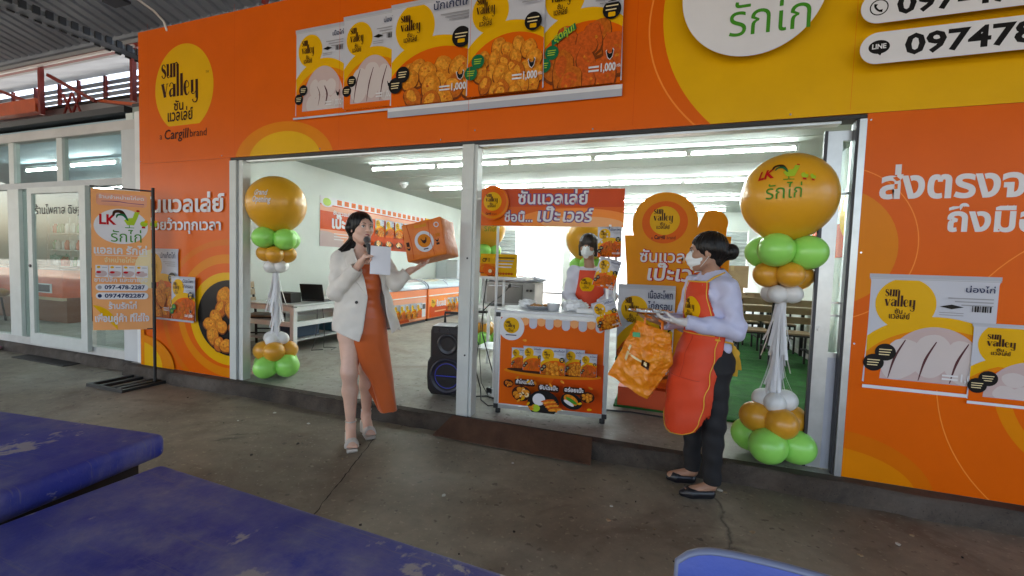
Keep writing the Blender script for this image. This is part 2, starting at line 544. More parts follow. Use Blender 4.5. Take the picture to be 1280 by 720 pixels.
def blobs(g, cx, cy, rx, ry, n, cols, r, seed=0, wob=0.13, hi='food_light', half=False):
    rr = random.Random(seed)
    pts = []
    for i in range(n):
        for _ in range(30):
            a = rr.uniform(0, PI if half else 2 * PI); d = math.sqrt(rr.random())
            p = (cx + rx * d * math.cos(a), cy + ry * d * math.sin(a))
            if all(math.hypot(p[0] - q[0], p[1] - q[1]) > r * 1.15 for q in pts): break
        pts.append(p)
    pts.sort(key=lambda p: -p[1])
    for i, p in enumerate(pts):
        k = r * rr.uniform(.85, 1.25); e = rr.uniform(.75, 1.0); ro = rr.uniform(0, 3)
        g.ell(p[0], p[1] - k * .10, k * 1.10, k * e * 1.10, 'food_shadow', n=18, rot=ro, wob=wob, seed=seed * 77 + i)
        c = rr.choice(cols)
        g.ell(p[0], p[1], k, k * e, c, n=18, rot=ro, wob=wob, seed=seed * 77 + i)
        if hi:
            g.ell(p[0] - k * .15, p[1] + k * .2, k * .62, k * e * .5, hi, n=14, rot=ro, wob=wob * 1.5, seed=seed * 77 + i + 5)
            for q in range(4):
                a = rr.uniform(0, 6.28); d = rr.uniform(.2, .75) * k
                g.ell(p[0] + d * math.cos(a), p[1] + d * math.sin(a) * e, k * rr.uniform(.07, .16), k * rr.uniform(.05, .12), rr.choice(['food_brown', 'food_gold', 'food_red']), n=8, wob=.2, seed=i * 9 + q)

def raw_pieces(g, seed, cx, cy, rx, ry):
    """Pale raw cuts, printed inside the arch window of a pack."""
    pts = [(cx + rx * math.cos(a), cy + (ry * math.sin(a) if math.sin(a) > 0 else 0)) for a in [PI * i / 30 for i in range(31)]]
    g.poly(pts, 'raw_pink')
    rr = random.Random(seed)
    if seed % 2:
        for k, x in enumerate((-.62, -.05, .52)):
            g.ell(cx + x * rx, cy + ry * (.38 + .1 * (k % 2)), rx * .36, ry * .40, 'raw_light', n=24, rot=-.35 + .3 * k, wob=.08, seed=seed + k)
            g.ribbon([(cx + (x - .22) * rx, cy + ry * .02), (cx + (x - .12) * rx, cy + ry * .4), (cx + (x + .06) * rx, cy + ry * .74)], [rx * .015, rx * .05, rx * .02], 'raw_line')
    else:
        for k in range(7):
            x = -.7 + 1.4 * (k % 4) / 3 + (.2 if k > 3 else 0); y = .14 + .36 * (k // 4)
            g.ell(cx + x * rx * .8, cy + ry * y, rx * .24, ry * .2, 'raw_light', n=18, rot=rr.uniform(-.5, .5), wob=.1, seed=seed + k)
        for k in range(4):
            x = rr.uniform(-.6, .6)
            g.ribbon([(cx + x * rx, cy + ry * .1), (cx + (x + .08) * rx, cy + ry * .35), (cx + (x - .05) * rx, cy + ry * .55)], [rx * .01, rx * .04, rx * .01], 'raw_line')

def hen(g, x, y, s, c='black'):
    g.poly([(x - .5 * s, y + .3 * s), (x - .3 * s, y - .25 * s), (x, y - .45 * s), (x + .3 * s, y - .2 * s), (x + .45 * s, y + .35 * s), (x + .3 * s, y + .5 * s), (x + .2 * s, y + .12 * s), (x - .1 * s, y + .08 * s), (x - .32 * s, y + .2 * s), (x - .38 * s, y + .42 * s)], c)

def pack_art(g, x0, y0, w, h, title, kind, seed=1, lines=('',), weight=True, tilt=0.0, badge='black', sash=False):
    """A printed picture of a frozen-food pack."""
    ct, st = math.cos(tilt), math.sin(tilt)
    T0 = g.T
    tx = lambda u, v: ((x0 + u * w * ct - v * h * st), (y0 + u * w * st + v * h * ct))
    asp = h / w
    corner = lambda a, b: tx(a, b)
    outline = [(.06, .0), (.94, .0), (1.0, .02), (.985, .5), (.985, .93), (1.0, 1.0), (0, 1.0), (.015, .93), (.015, .5), (0, .02)]
    g.T = (lambda u, v: tx(u, v)) if T0 is None else (lambda u, v: T0(*tx(u, v)))
    g.poly(outline, 'pack_white')
    g.rect(.0, .965, 1.0, .999, 'pack_grey')
    g.rect(.0, .955, 1.0, .960, 'pack_edge')
    clip0 = g.clip
    lo_ = .06 if kind == 'raw' else .0
    win = [g.T(.015, .0), g.T(.985, .0), g.T(.985, .95), g.T(.015, .95)]
    g.clip = [win] if clip0 is None else ([win] + (list(clip0) if isinstance(clip0[0][0], tuple) else [clip0]))
    g.ell(.56, .02, .74, .62, 'yellow', n=60)
    g.ell(.60, .0, .70, .53, 'orange' if kind != 'raw' else 'amber', n=60)
    if kind == 'raw':
        g.ell(.58, -.02, .62, .50, 'orange', n=60)
    g.ell(.30, .74, .24, .24 / asp * 1.05, 'yellow', n=40)
    if kind == 'raw':
        keep = g.clip; g.clip = [[g.T(.015, .06), g.T(.985, .06), g.T(.985, .95), g.T(.015, .95)]] + keep[1:]
        raw_pieces(g, seed, .56, .06, .42, .49); g.clip = keep
    elif kind == 'pop':
        blobs(g, .56, .20, .44, .22, 26, ['food_gold', 'food_brown', 'food_gold'], .085, seed, .10)
    elif kind == 'strip':
        rr = random.Random(seed)
        for i in range(9):
            x = .18 + .075 * i; a = rr.uniform(.9, 1.5)
            g.ell(x, .22 + .07 * rr.random(), .055, .20, 'food_brown', n=18, rot=-.35 + rr.uniform(-.3, .3), wob=.12, seed=seed + i)
            g.ell(x - .01, .23 + .05 * rr.random(), .035, .15, 'food_red', n=16, rot=-.35 + rr.uniform(-.2, .2), wob=.16, seed=seed + i)
    elif kind == 'crispy':
        blobs(g, .54, .20, .42, .22, 13, ['food_red', 'food_brown', 'food_red'], .13, seed, .16, hi='food_red')
    else:
        blobs(g, .54, .20, .40, .21, 14, ['food_gold', 'food_brown', 'food_gold'], .115, seed, .12)
    swash_logo(g, .135, .715, .066, 'dark_brown')
    g.clip = clip0
    # badges, title and small print
    for (a, b, r) in ((.17, .30, .085), (.08, .20, .085)):
        g.ell(a, b, r, r / asp, badge, n=24)
        for q in range(3): g.rect(a - r * .6, b + r / asp * (.25 - .3 * q), a + r * (.6 - .1 * q), b + r / asp * (.36 - .3 * q), 'lime' if badge != 'black' else 'cream')
    if kind != 'raw':
        g.ell(.86, .58, .105, .105 / asp, 'black', n=28)
        for q in range(2): g.rect(.79, .60 - .03 * q + .006, .93 - .02 * q, .615 - .03 * q, 'cream')
        g.rrect(.82, .525, .90, .56, .01, 'yellow')
    if title:
        for i, t in enumerate(title):
            g.text(t, .955, .865 - .115 * i, .062 if kind != 'raw' else .04, 'navy', 'r', bold=.012, w=min(.42, .075 * len(t) + .05) * (1 if kind != 'raw' else .5))
        yb = .865 - .115 * len(title) + .055
        for q in range(3): g.rect(.62 + .05 * q, yb - .028 * q, .95, yb - .028 * q + .010, 'grey')
    if kind == 'raw':
        g.poly([(.56, .735), (.65, .755), (.74, .735), (.65, .715)], 'black')
        for q in range(8): g.rect(.80 + .018 * q, .70, .80 + .018 * q + (.012 if q % 3 else .006), .75, 'black')
        for q in range(2): g.rect(.56, .68 - .02 * q, .74, .686 - .02 * q, 'grey')
    if sash:
        g.poly([(.16, .40), (.44, .52), (.46, .47), (.17, .35)], 'dark_green')
        g.text('สุดคุ้ม!', .20, .385, .05, 'lime', bold=.02, rot=.42 / asp, w=.25)
    hen(g, .86, .225, .10 if kind != 'raw' else .085, 'white'); hen(g, .86, .225, .085 if kind != 'raw' else .082, 'black')
    if weight:
        g.text('1,000', .76, .095, .055, 'white', bold=.03, w=.17)
        for q in range(2): g.rect(.62, .10 + .03 * q, .74, .115 + .03 * q, 'white')
        g.text('กรัม', .94, .12, .02, 'white', bold=.02, w=.05)
    g.T = T0
# ================================================================== SETTING
def concrete(name, base, dark, rough=0.55, scale=1.0, wet=0.25, stain=(0.075, 0.04, 0.022), crack=True):
    """Worn trowelled concrete: mottled tone, brown stains, scuffs, fine cracks, uneven sheen."""
    m = bpy.data.materials.new(name); m.use_nodes = True
    nt = m.node_tree; b = nt.nodes['Principled BSDF']; L = nt.links.new
    tc = nt.nodes.new('ShaderNodeTexCoord')
    def noise(sc, det=6, ro=0.6, dist=0.0):
        n = nt.nodes.new('ShaderNodeTexNoise'); n.inputs['Scale'].default_value = sc * scale; n.inputs['Detail'].default_value = det
        n.inputs['Roughness'].default_value = ro; n.inputs['Distortion'].default_value = dist
        L(tc.outputs['Object'], n.inputs['Vector']); return n.outputs['Fac']
    def ramp(src, p0, p1, c0=(0, 0, 0), c1=(1, 1, 1)):
        r = nt.nodes.new('ShaderNodeValToRGB'); r.color_ramp.elements[0].position = p0; r.color_ramp.elements[1].position = p1
        r.color_ramp.elements[0].color = (*c0, 1); r.color_ramp.elements[1].color = (*c1, 1); L(src, r.inputs[0]); return r.outputs[0]
    def mix(f, a, b2, mode='MIX'):
        x = nt.nodes.new('ShaderNodeMix'); x.data_type = 'RGBA'; x.blend_type = mode
        if isinstance(f, float): x.inputs[0].default_value = f
        else: L(f, x.inputs[0])
        for s_, v in ((6, a), (7, b2)):
            if isinstance(v, tuple): x.inputs[s_].default_value = (*v, 1)
            else: L(v, x.inputs[s_])
        return x.outputs[2]
    big = noise(0.55, 8, 0.62, 0.6)
    col = ramp(big, 0.34, 0.66, dark, base)
    fine = ramp(noise(9, 8, 0.7), 0.25, 0.75, (0.72, 0.72, 0.72), (1.22, 1.22, 1.22))
    col = mix(0.85, col, fine, 'MULTIPLY')
    st = ramp(noise(1.1, 7, 0.65, 1.2), 0.54, 0.68)
    stf = nt.nodes.new('ShaderNodeMath'); stf.operation = 'MULTIPLY'; stf.inputs[1].default_value = 0.55; L(st, stf.inputs[0])
    col = mix(stf.outputs[0], col, stain)
    sp = ramp(noise(34, 3, 0.5), 0.63, 0.68)
    spf = nt.nodes.new('ShaderNodeMath'); spf.operation = 'MULTIPLY'; spf.inputs[1].default_value = 0.25; L(sp, spf.inputs[0])
    col = mix(spf.outputs[0], col, tuple(min(1, c * 1.7) for c in base))
    dk = ramp(noise(19, 2, 0.5), 0.30, 0.34, (1, 1, 1), (0, 0, 0))
    dkf = nt.nodes.new('ShaderNodeMath'); dkf.operation = 'MULTIPLY'; dkf.inputs[1].default_value = 0.6; L(dk, dkf.inputs[0])
    col = mix(dkf.outputs[0], col, tuple(c * 0.35 for c in dark))
    if crack:
        v = nt.nodes.new('ShaderNodeTexVoronoi'); v.feature = 'DISTANCE_TO_EDGE'; v.inputs['Scale'].default_value = 0.42 * scale
        w = nt.nodes.new('ShaderNodeTexNoise'); w.inputs['Scale'].default_value = 2.2; w.inputs['Detail'].default_value = 6
        L(tc.outputs['Object'], w.inputs['Vector'])
        vm = nt.nodes.new('ShaderNodeVectorMath'); vm.operation = 'MULTIPLY_ADD'; vm.inputs[1].default_value = (0.35, 0.35, 0.35)
        L(w.outputs['Color'], vm.inputs[0]); L(tc.outputs['Object'], vm.inputs[2]); L(vm.outputs[0], v.inputs['Vector'])
        cr = ramp(v.outputs['Distance'], 0.0, 0.006, (1, 1, 1), (0, 0, 0))
        gate = ramp(noise(0.8, 3), 0.55, 0.60)
        cm = nt.nodes.new('ShaderNodeMath'); cm.operation = 'MULTIPLY'; L(cr, cm.inputs[0]); L(gate, cm.inputs[1])
        cm2 = nt.nodes.new('ShaderNodeMath'); cm2.operation = 'MULTIPLY'; cm2.inputs[1].default_value = 0.8; L(cm.outputs[0], cm2.inputs[0])
        col = mix(cm2.outputs[0], col, tuple(c * 0.25 for c in dark))
    L(col, b.inputs['Base Color'])
    rr = nt.nodes.new('ShaderNodeMapRange'); rr.inputs['From Min'].default_value = 0.3; rr.inputs['From Max'].default_value = 0.7
    rr.inputs['To Min'].default_value = rough - wet; rr.inputs['To Max'].default_value = min(1, rough + 0.2)
    L(noise(0.9, 6, 0.6, 0.5), rr.inputs['Value']); L(rr.outputs[0], b.inputs['Roughness'])
    bp = nt.nodes.new('ShaderNodeBump'); bp.inputs['Strength'].default_value = 0.25; bp.inputs['Distance'].default_value = 0.006
    L(noise(30, 6, 0.65), bp.inputs['Height']); L(bp.outputs[0], b.inputs['Normal'])
    return m

M_ground = concrete('hall_concrete', (0.30, 0.268, 0.20), (0.125, 0.098, 0.068), rough=0.66, wet=0.2)
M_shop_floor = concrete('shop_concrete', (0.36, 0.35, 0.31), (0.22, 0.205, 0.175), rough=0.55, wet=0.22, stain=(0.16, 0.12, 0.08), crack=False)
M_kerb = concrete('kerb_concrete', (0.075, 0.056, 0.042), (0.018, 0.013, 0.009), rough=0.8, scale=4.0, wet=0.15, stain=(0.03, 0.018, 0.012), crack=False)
M_yard = mat('yard_concrete', (0.5, 0.48, 0.44), 0.8, var=0.15, vs=0.6)

g = MB(); g.grid(1, 1, lambda u, v: (-80 + 160 * u, -60 + 72.0 * v, 0.0), M_ground, False)
g.build('ground', kind='structure')
g = MB(); g.grid(1, 1, lambda u, v: (-80 + 160 * u, 12.0 + 90 * v, 0.0), M_yard, False)
g.build('yard_paving', kind='structure')
g = MB(); p0, p1 = Vector((-1.62, -1.55, 0)), Vector((-2.02, -0.42, 0)); rj = random.Random(2); L_ = []
for k in range(41):
    p = p0.lerp(p1, k / 40) + Vector((rj.uniform(-.006, .006), 0, .003)); w_ = rj.uniform(.0015, .0045); L_ += [p + Vector((-w_, 0, 0)), p + Vector((w_, 0, 0))]
g.add(L_, [(2 * k, 2 * k + 1, 2 * k + 3, 2 * k + 2) for k in range(40)], mat('crack_dirt', (.018, .014, .011), .9)); g.build('ground_crack', kind='structure')
# raised shop slab with a rough kerb face
g = MB()
xs = [-16 + 0.05 * i for i in range(int(25 / 0.05) + 1)]
def kerb_y(x):
    y0 = 0.02 if x < -5.62 else -0.10
    return y0 + 0.010 * math.sin(x * 3.1) + 0.006 * math.sin(x * 11.3 + 1) + rng.uniform(-0.005, 0.005)
ky = [kerb_y(x) for x in xs]
V = []; F = []
prof = [(0.0, -0.012), (0.04, -0.004), (0.085, 0.0), (0.110, 0.010), (0.119, 0.024)]
for x, y in zip(xs, ky):
    chip = rng.random() < 0.12
    for z, dy in prof:
        V.append((x, y + dy + rng.uniform(-0.005, 0.005) + (0.018 * (z > 0.1) if chip else 0), z + (rng.uniform(-0.003, 0.003) if 0 < z < 0.119 else 0)))
n = len(prof)
for i in range(len(xs) - 1):
    for j in range(n - 1): F.append((i * n + j, (i + 1) * n + j, (i + 1) * n + j + 1, i * n + j + 1))
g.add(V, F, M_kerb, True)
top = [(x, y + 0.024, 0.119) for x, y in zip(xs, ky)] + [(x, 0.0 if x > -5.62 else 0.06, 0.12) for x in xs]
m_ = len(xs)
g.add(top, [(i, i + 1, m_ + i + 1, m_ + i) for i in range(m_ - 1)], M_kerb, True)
g.add([(-16, 0.06, 0.12), (-5.62, 0.06, 0.12), (-5.62, 0, 0.12), (9, 0, 0.12), (9, 9.9, 0.12), (-16, 9.9, 0.12)], [(0, 1, 2, 3, 4, 5)], M_shop_floor)
g.add([(-16, 9.9, 0.12), (9, 9.9, 0.12), (9, 9.9, 0), (-16, 9.9, 0)], [(0, 1, 2, 3)], M_kerb)
g.build('shop_floor', kind='structure')

# ------------------------------------------------------------------ shop shell
shop = thing('shop_building', 'white walled shop unit with a pale ceiling behind the orange front', 'building', (0, 5, 0.12))
def wall(name, x0, x1, y0, y1, z0, z1, m=M_white_wall):
    b = MB(); b.box(x0, x1, y0, y1, z0, z1, m); return world_parent(b.build(name), shop)
wall('side_wall', -5.76, -5.64, 0.065, 9.5, 0.12, 2.91)
wall('side_wall', 2.05, 2.17, 0.15, 9.5, 0.12, 2.91)
b = MB()
b.box(-5.639, 2.049, 9.40, 9.52, 2.43, 2.909, M_white_wall)
b.box(-5.639, -5.02, 9.40, 9.52, 0.12, 2.429, M_white_wall)
world_parent(b.build('back_wall'), shop)
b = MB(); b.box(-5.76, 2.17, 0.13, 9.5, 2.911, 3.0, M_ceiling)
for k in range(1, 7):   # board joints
    b.box(-5.63, 2.04, 0.13 + 1.22 * k, 0.134 + 1.22 * k, 2.908, 2.9115, mat('board_joint_line', (0.5, 0.52, 0.5), 0.8))
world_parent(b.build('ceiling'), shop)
b = MB(); b.box(-5.8, 2.2, 0.15, 9.6, 3.001, 3.05, M_dark_metal)
world_parent(b.build('roof_slab'), shop)
b = MB()     # door jambs and the sliding track of the wide opening
b.box(-4.07, -3.985, -0.01, 0.09, 0.12, 2.29, M_alu_white)
b.box(-3.983, -3.955, 0.012, 0.075, 0.12, 2.29, M_alu)
b.box(-3.953, -3.905, 0.0, 0.085, 0.12, 2.29, M_alu_white)
world_parent(b.build('door_jamb'), shop)
b = MB()
b.box(-4.07, 1.098, 0.006, 0.12, 2.297, 2.318, M_black_matte)
b.box(-3.9, 0.98, 0.03, 0.10, 2.280, 2.296, M_alu)
world_parent(b.build('door_track'), shop)
b = MB()
b.box(-1.540, -1.4365, -0.012, 0.115, 0.12, 2.295, M_alu_white, bev=0.006)
b.box(-1.436, -1.411, 0.002, 0.10, 0.12, 2.29, M_alu_white)
for z in (0.62, 1.4): b.tube([(-1.47, -0.0125, z), (-1.47, -0.016, z)], 0.008, M_dark_metal, n=10)
world_parent(b.build('centre_post'), shop)
b = MB(); b.box(1.062, 1.098, -0.004, 0.12, 0.12, 2.29, M_alu); b.box(1.05, 1.0615, 0.01, 0.06, 0.12, 2.29, M_dark_metal)
world_parent(b.build('door_jamb'), shop)
b = MB(); b.box(2.030, 2.048, 0.3, 9.39, 0.12, 0.20, M_white_plastic); b.box(2.035, 2.048, 0.3, 9.39, 0.33, 0.352, M_white_plastic)
world_parent(b.build('skirting'), shop)
for x in (-2.80, -0.95, 0.80):
    b = MB(); b.box(x, x + 0.2 if x < -2 else x + 0.1, 9.42, 9.5, 0.12, 2.429, M_alu_white); world_parent(b.build('mullion'), shop)

# sliding door leaf parked behind the right panel
t = thing('sliding_door', 'glazed sliding door leaf with grey lower panel parked at the right of the opening', 'door', (1.4, 0.08, 0.13))
b = MB(); b.box(0.925, 1.005, 0.062, 0.100, 0.13, 2.245, M_alu); b.box(0.905, 0.923, 0.05, 0.075, 0.13, 2.245, M_dark_metal); b.box(2.0, 2.06, 0.062, 0.1, 0.13, 2.245, M_alu)
b.box(1.006, 1.999, 0.064, 0.098, 2.185, 2.245, M_alu); b.box(1.006, 1.999, 0.064, 0.098, 0.842, 0.872, M_alu)
for z in (1.10, 1.18, 1.86): b.box(1.0065, 1.9985, 0.07, 0.094, z, z + 0.012, M_alu)
world_parent(b.build('frame'), t)
b = MB(); b.box(1.007, 1.998, 0.068, 0.092, 0.13, 0.841, M_alu_grey); world_parent(b.build('lower_panel'), t)
b = MB(); b.box(1.007, 1.998, 0.080, 0.085, 0.873, 2.184, M_glass); world_parent(b.build('pane'), t)
b = MB(); b.tube([(0.955, 0.061, 1.02), (0.955, 0.052, 1.02)], 0.018, M_alu, n=14); world_parent(b.build('lock'), t)

# roller shutters at the back opening
def shutter(x0, x1, z0, label):
    t = thing('roller_shutter', label, 'roller shutter', ((x0 + x1) / 2, 9.47, 0.12), group='steel shutters in the back opening')
    b = MB(); V = []; F = []
    k = int((2.42 - z0) / 0.025)
    for i in range(k + 1):
        z = z0 + (2.42 - z0) * i / k; y = 9.47 + (0.012 if (i // 2) % 2 else -0.012)
        V += [(x0, y, z), (x1, y, z)]
    F = [(2 * i, 2 * i + 1, 2 * i + 3, 2 * i + 2) for i in range(k)]
    b.add(V, F, mat('galvanised_slats', (0.52, 0.56, 0.56), 0.4, 0.5, var=0.08, vs=3))
    world_parent(b.build('slats'), t)
    b = MB(); b.box(x0, x1, 9.45, 9.49, z0 - 0.05, z0, M_alu); world_parent(b.build('bottom_rail'), t)
shutter(-5.0, -4.32, 0.2, 'ribbed grey shutter panel beyond the balloons, at the left end of the back opening')
shutter(0.92, 2.03, 1.5, 'half lowered ribbed grey shutter above the cardboard boxes')

# ------------------------------------------------------------------ ceiling tubes
M_tube = mat('lit_tube', (1, 1, 1), 0.4, emit=(0.90, 1.0, 0.97), es=TUBE_POWER)
def make_tube():
    t = thing('fluorescent_light', '', 'ceiling light', (0, 0, 2.84), group='fluorescent tubes on the shop ceiling')
    b = MB(); b.box(-0.575, 0.575, -0.022, 0.022, 0.022, 0.066, M_white_plastic); b.build('batten', t)
    b = MB(); b.tube([(-0.565, 0, 0), (0.565, 0, 0)], 0.016, M_tube, n=12); b.build('tube', t)
    for s in (-1, 1):
        b = MB(); b.box(s * 0.585 - 0.018, s * 0.585 + 0.018, -0.02, 0.02, -0.022, 0.066, M_white_plastic); b.build('end_cap', t)
    return t
tube0 = make_tube()
ROWS = [('front', 2.84), ('second', 4.68), ('third', 6.70), ('rear', 8.43)]
ORD = ['leftmost', 'second from the left', 'middle', 'second from the right', 'rightmost']
for r_, (rn, y) in enumerate(ROWS):
    x0 = [-3.98, -3.97, -4.0, -4.05][r_]
    for k in range(5):
        lab = f'lit white tube light on the shop ceiling, {ORD[k]} in the {rn} row'
        x = x0 + k * 1.205
        if r_ == 0 and k == 0:
            tube0.location = (x, y, 2.84); tube0['label'] = lab
        else: dup(tube0, (x, y, 2.84), label=lab)

t = thing('ceiling_camera', 'small white dome camera on the shop ceiling near the left wall', 'camera', (-4.855, 4.19, 2.905))
b = MB(); b.lathe([(0, 0.0), (0.085, 0.0), (0.085, -0.05), (0.06, -0.065), (0, -0.065)], M_white_plastic); b.build('housing', t)
b = MB(); b.lathe([(0.052, -0.06), (0.052, -0.085), (0.03, -0.115), (0, -0.122)], M_white_plastic); b.build('dome', t)

# ------------------------------------------------------------------ market hall roof
M_sheet = mat('weathered_roof_sheet', (0.17, 0.19, 0.23), 0.55, 0.3, rgb2=(0.30, 0.33, 0.38), vs=0.7)
M_sheet_pale = mat('translucent_roof_sheet', (0.7, 0.74, 0.8), 0.6, var=0.1, vs=1)
roof = thing('market_roof', 'grey corrugated market hall roof on red steel frames', 'roof', (-12, 2, 6))
def corrugated(x0, x1, y0, z0, y1, z1, pitch=0.24, d=0.035, m=M_sheet):
    b = MB(); V = []
    x = x0; xs_ = []
    while x < x1:
        for dx, dz in ((0, 0), (pitch * .62, 0), (pitch * .70, d), (pitch * .92, d)): xs_.append((x + dx, dz))
        x += pitch
    for x, dz in xs_: V += [(x, y0, z0 + dz), (x, y1, z1 + dz)]
    b.add(V, [(2 * i, 2 * i + 1, 2 * i + 3, 2 * i + 2) for i in range(len(xs_) - 1)], m)
    return b
world_parent(corrugated(-34, 14, -4.0, 6.69, 2.0, 5.12).build('roof_sheet'), roof)
world_parent(corrugated(-34, 14, -10.5, 4.7, -4.02, 6.71).build('roof_sheet'), roof)  # added slope behind the camera, pitched low to cut daylight on the fascia
b = MB(); b.box(-34, 14, -4.3, -3.7, 6.76, 6.80, M_sheet); world_parent(b.build('added_ridge_cap'), roof)  # unseen strip added to keep sun from leaking between the two slopes
world_parent(corrugated(-34, 14, 2.15, 5.1, 5.0, 6.45).build('roof_sheet'), roof)
b = MB(); b.box(-34, 14, 1.9, 2.3, 5.09, 5.22, M_sheet); b.box(-34, 14, 1.95, 2.2, 5.02, 5.088, mat('gutter_grey', (0.35, 0.36, 0.38), 0.5, 0.4)); world_parent(b.build('gutter'), roof)
for y, z in ((2.02, 4.98), ):
    b = MB(); b.box(-34, 14, 1.97, 2.05, 4.955, 5.02, M_red_paint); b.box(-34, -8.9, 1.93, 1.966, 4.945, 4.985, mat('pale_pipe', (0.7, 0.66, 0.66), 0.4)); world_parent(b.build('beam'), roof)
for y in (-3.4, -2.0, -0.6, 0.8):
    z = 6.69 + (y + 4.0) / 6.0 * (5.12 - 6.69) - 0.09
    b = MB(); b.box(-34, 14, y - 0.03, y + 0.03, z - 0.05, z + 0.05, mat('purlin_grey', (0.10, 0.11, 0.13), 0.6)); world_parent(b.build('purlin'), roof)
for x in (-16.2, -14.0, -11.85, -9.05):
    b = MB(); b.box(x - 0.035, x + 0.035, 1.98, 2.05, 4.05, 4.95, M_red_paint); world_parent(b.build('post'), roof)
b = MB()
for x0, x1 in ((-14.0, -11.9), (-11.8, -10.3)):
    b.bar((x0, 2.1, 4.85), (x1, 2.1, 4.2), 0.05, 0.06, M_red_paint)
world_parent(b.build('brace'), roof)
b = MB()
for x in (-11.75, -11.45): b.bar((x, 2.3, 4.1), (x + .3, 2.3, 4.55), 0.03, 0.03, M_red_paint); b.bar((x + .3, 2.3, 4.1), (x, 2.3, 4.55), 0.03, 0.03, M_red_paint)
world_parent(b.build('lattice'), roof)
b = MB(); b.box(-34, -5.6, 2.40, 2.50, 4.07, 4.33, mat('band_grey', (0.27, 0.28, 0.30), 0.5, 0.2, var=0.15, vs=2)); b.box(-34, -5.6, 2.35, 2.52, 4.33, 4.37, M_black_matte); b.box(-34, -5.6, 2.35, 2.52, 4.02, 4.068, M_dark_metal)
world_parent(b.build('fascia_band'), roof)
b = MB()
for x0, x1, z0, z1 in ((-14.8, -12.15, 4.15, 4.42), (-11.9, -10.95, 3.88, 4.02)):
    b.box(x0, x1, 2.05, 2.2, z0, z1, M_orange_paint)
b.bar((-10.4, 2.2, 4.25), (-9.15, 2.2, 4.06), 0.06, 0.05, M_orange_paint); b.bar((-13.2, 2.2, 4.05), (-11.2, 2.2, 3.75), 0.06, 0.05, M_orange_paint)
world_parent(b.build('orange_beam'), roof)
# louvred clerestory at the far side
lv = thing('louvred_screen', 'white louvre slats between red posts, high at the far left under the roof', 'louvre screen', (-14, 5, 5.5))
b = MB()
for k in range(5): b.bar((-30, 5.0, 5.56 + 0.16 * k), (-6, 5.0, 5.62 + 0.16 * k), 0.02, 0.122, mat('louvre_slat', (0.5, 0.52, 0.55), 0.5))
world_parent(b.build('slat_panel'), lv)
for k in range(14):
    x = -27 + 1.15 * k + (k % 3) * 0.1
    b = MB(); b.box(x - 0.05, x + 0.05, 4.90, 4.96, 5.3, 6.4, M_red_paint); world_parent(b.build('post'), lv)
# eave of the low roof right behind the orange fascia
t = thing('roof_eave', 'corrugated grey roof edge rising just behind the top of the orange fascia', 'roof edge', (0, 0.7, 4.1))
b = corrugated(-6.15, 8, 0.62, 4.17, 2.0, 4.5, pitch=0.16, d=0.03, m=mat('eave_sheet', (0.36, 0.38, 0.40), 0.45, 0.4)); world_parent(b.build('roof_sheet'), t)
b = MB(); b.box(-6.1, 8, 0.60, 0.66, 4.02, 4.15, mat('eave_grey', (0.40, 0.42, 0.44), 0.45, 0.4, var=0.1, vs=2)); b.box(-6.1, 8, 0.64, 0.7, 3.0, 4.015, M_black_matte); world_parent(b.build('gutter'), t)
t = thing('cable_tray', 'grey steel cable tray running diagonally under the hall roof at the upper left', 'cable tray', (-7, -1, 4.5))
b = MB(); b.box(-8.12, -7.88, -3.0, 2.3, 4.44, 4.50, mat('tray_steel', (0.25, 0.26, 0.27), 0.5, 0.4)); 
for k in range(40): b.box(-8.15, -8.121, -2.9 + 0.13 * k, -2.83 + 0.13 * k, 4.42, 4.52, M_dark_metal); b.box(-7.879, -7.85, -2.9 + 0.13 * k, -2.83 + 0.13 * k, 4.42, 4.52, M_dark_metal)
world_parent(b.build('tray'), t)
b = MB(); b.box(-8.2, -7.8, -0.45, -0.15, 4.37, 4.435, M_dark_metal); world_parent(b.build('joint_plate'), t)
t = thing('red_lattice_girder', 'small red lattice girder end above the orange fascia near its upper edge', 'girder', (-4.4, 1.2, 4.6))
b = MB(); b.box(-4.95, -3.0, 1.1, 1.16, 4.62, 4.70, M_red_paint); b.box(-4.95, -4.89, 1.1, 1.16, 4.45, 5.3, M_red_paint)
for k in range(4): b.bar((-4.9 + .45 * k, 1.13, 4.66), (-4.6 + .45 * k, 1.13, 5.3), 0.05, 0.05, M_red_paint)
world_parent(b.build('frame'), t)

# ------------------------------------------------------------------ the glazed shop next door
nb = thing('neighbour_shop', 'glass fronted shop with white frames left of the orange front', 'building', (-9, 1, 0.12))
def npart(name, *bx, m=M_alu_white, bev=0):
    b = MB()
    for q in bx: b.box(*q, m, bev=bev)
    return world_parent(b.build(name), nb)
npart('top_beam', (-16, -5.553, 0.05, 0.15, 2.725, 2.83), m=mat('aged_beam', (0.50, 0.47, 0.45), 0.5, var=0.12, vs=2))
npart('transom', (-16, -5.801, 0.055, 0.12, 2.125, 2.20), m=mat('aged_transom', (0.42, 0.43, 0.43), 0.5, var=0.12, vs=2))
npart('sill', (-16, -5.801, 0.055, 0.14, 0.12, 0.215), m=mat('dusty_sill', (0.50, 0.49, 0.46), 0.6, var=0.15, vs=3))
npart('corner_post', (-5.80, -5.555, 0.04, 0.16, 0.12, 2.722), m=mat('aged_post', (0.52, 0.53, 0.53), 0.5, var=0.08, vs=2))
npart('edge_strip', (-5.552, -5.425, 0.03, 0.14, 0.12, 2.9), m=mat('painted_strip', (0.70, 0.70, 0.69), 0.55, var=0.08, vs=4))
for x in (-13.2, -12.1, -11.0, -9.4, -8.11, -7.065): npart('mullion', (x, x + 0.115, 0.06, 0.12, 2.202, 2.723))
npart('wide_stile', (-8.13, -7.88, 0.045, 0.125, 0.217, 2.123))
for x in (-12.6, -10.4): npart('mullion', (x, x + 0.12, 0.06, 0.12, 0.217, 2.123))
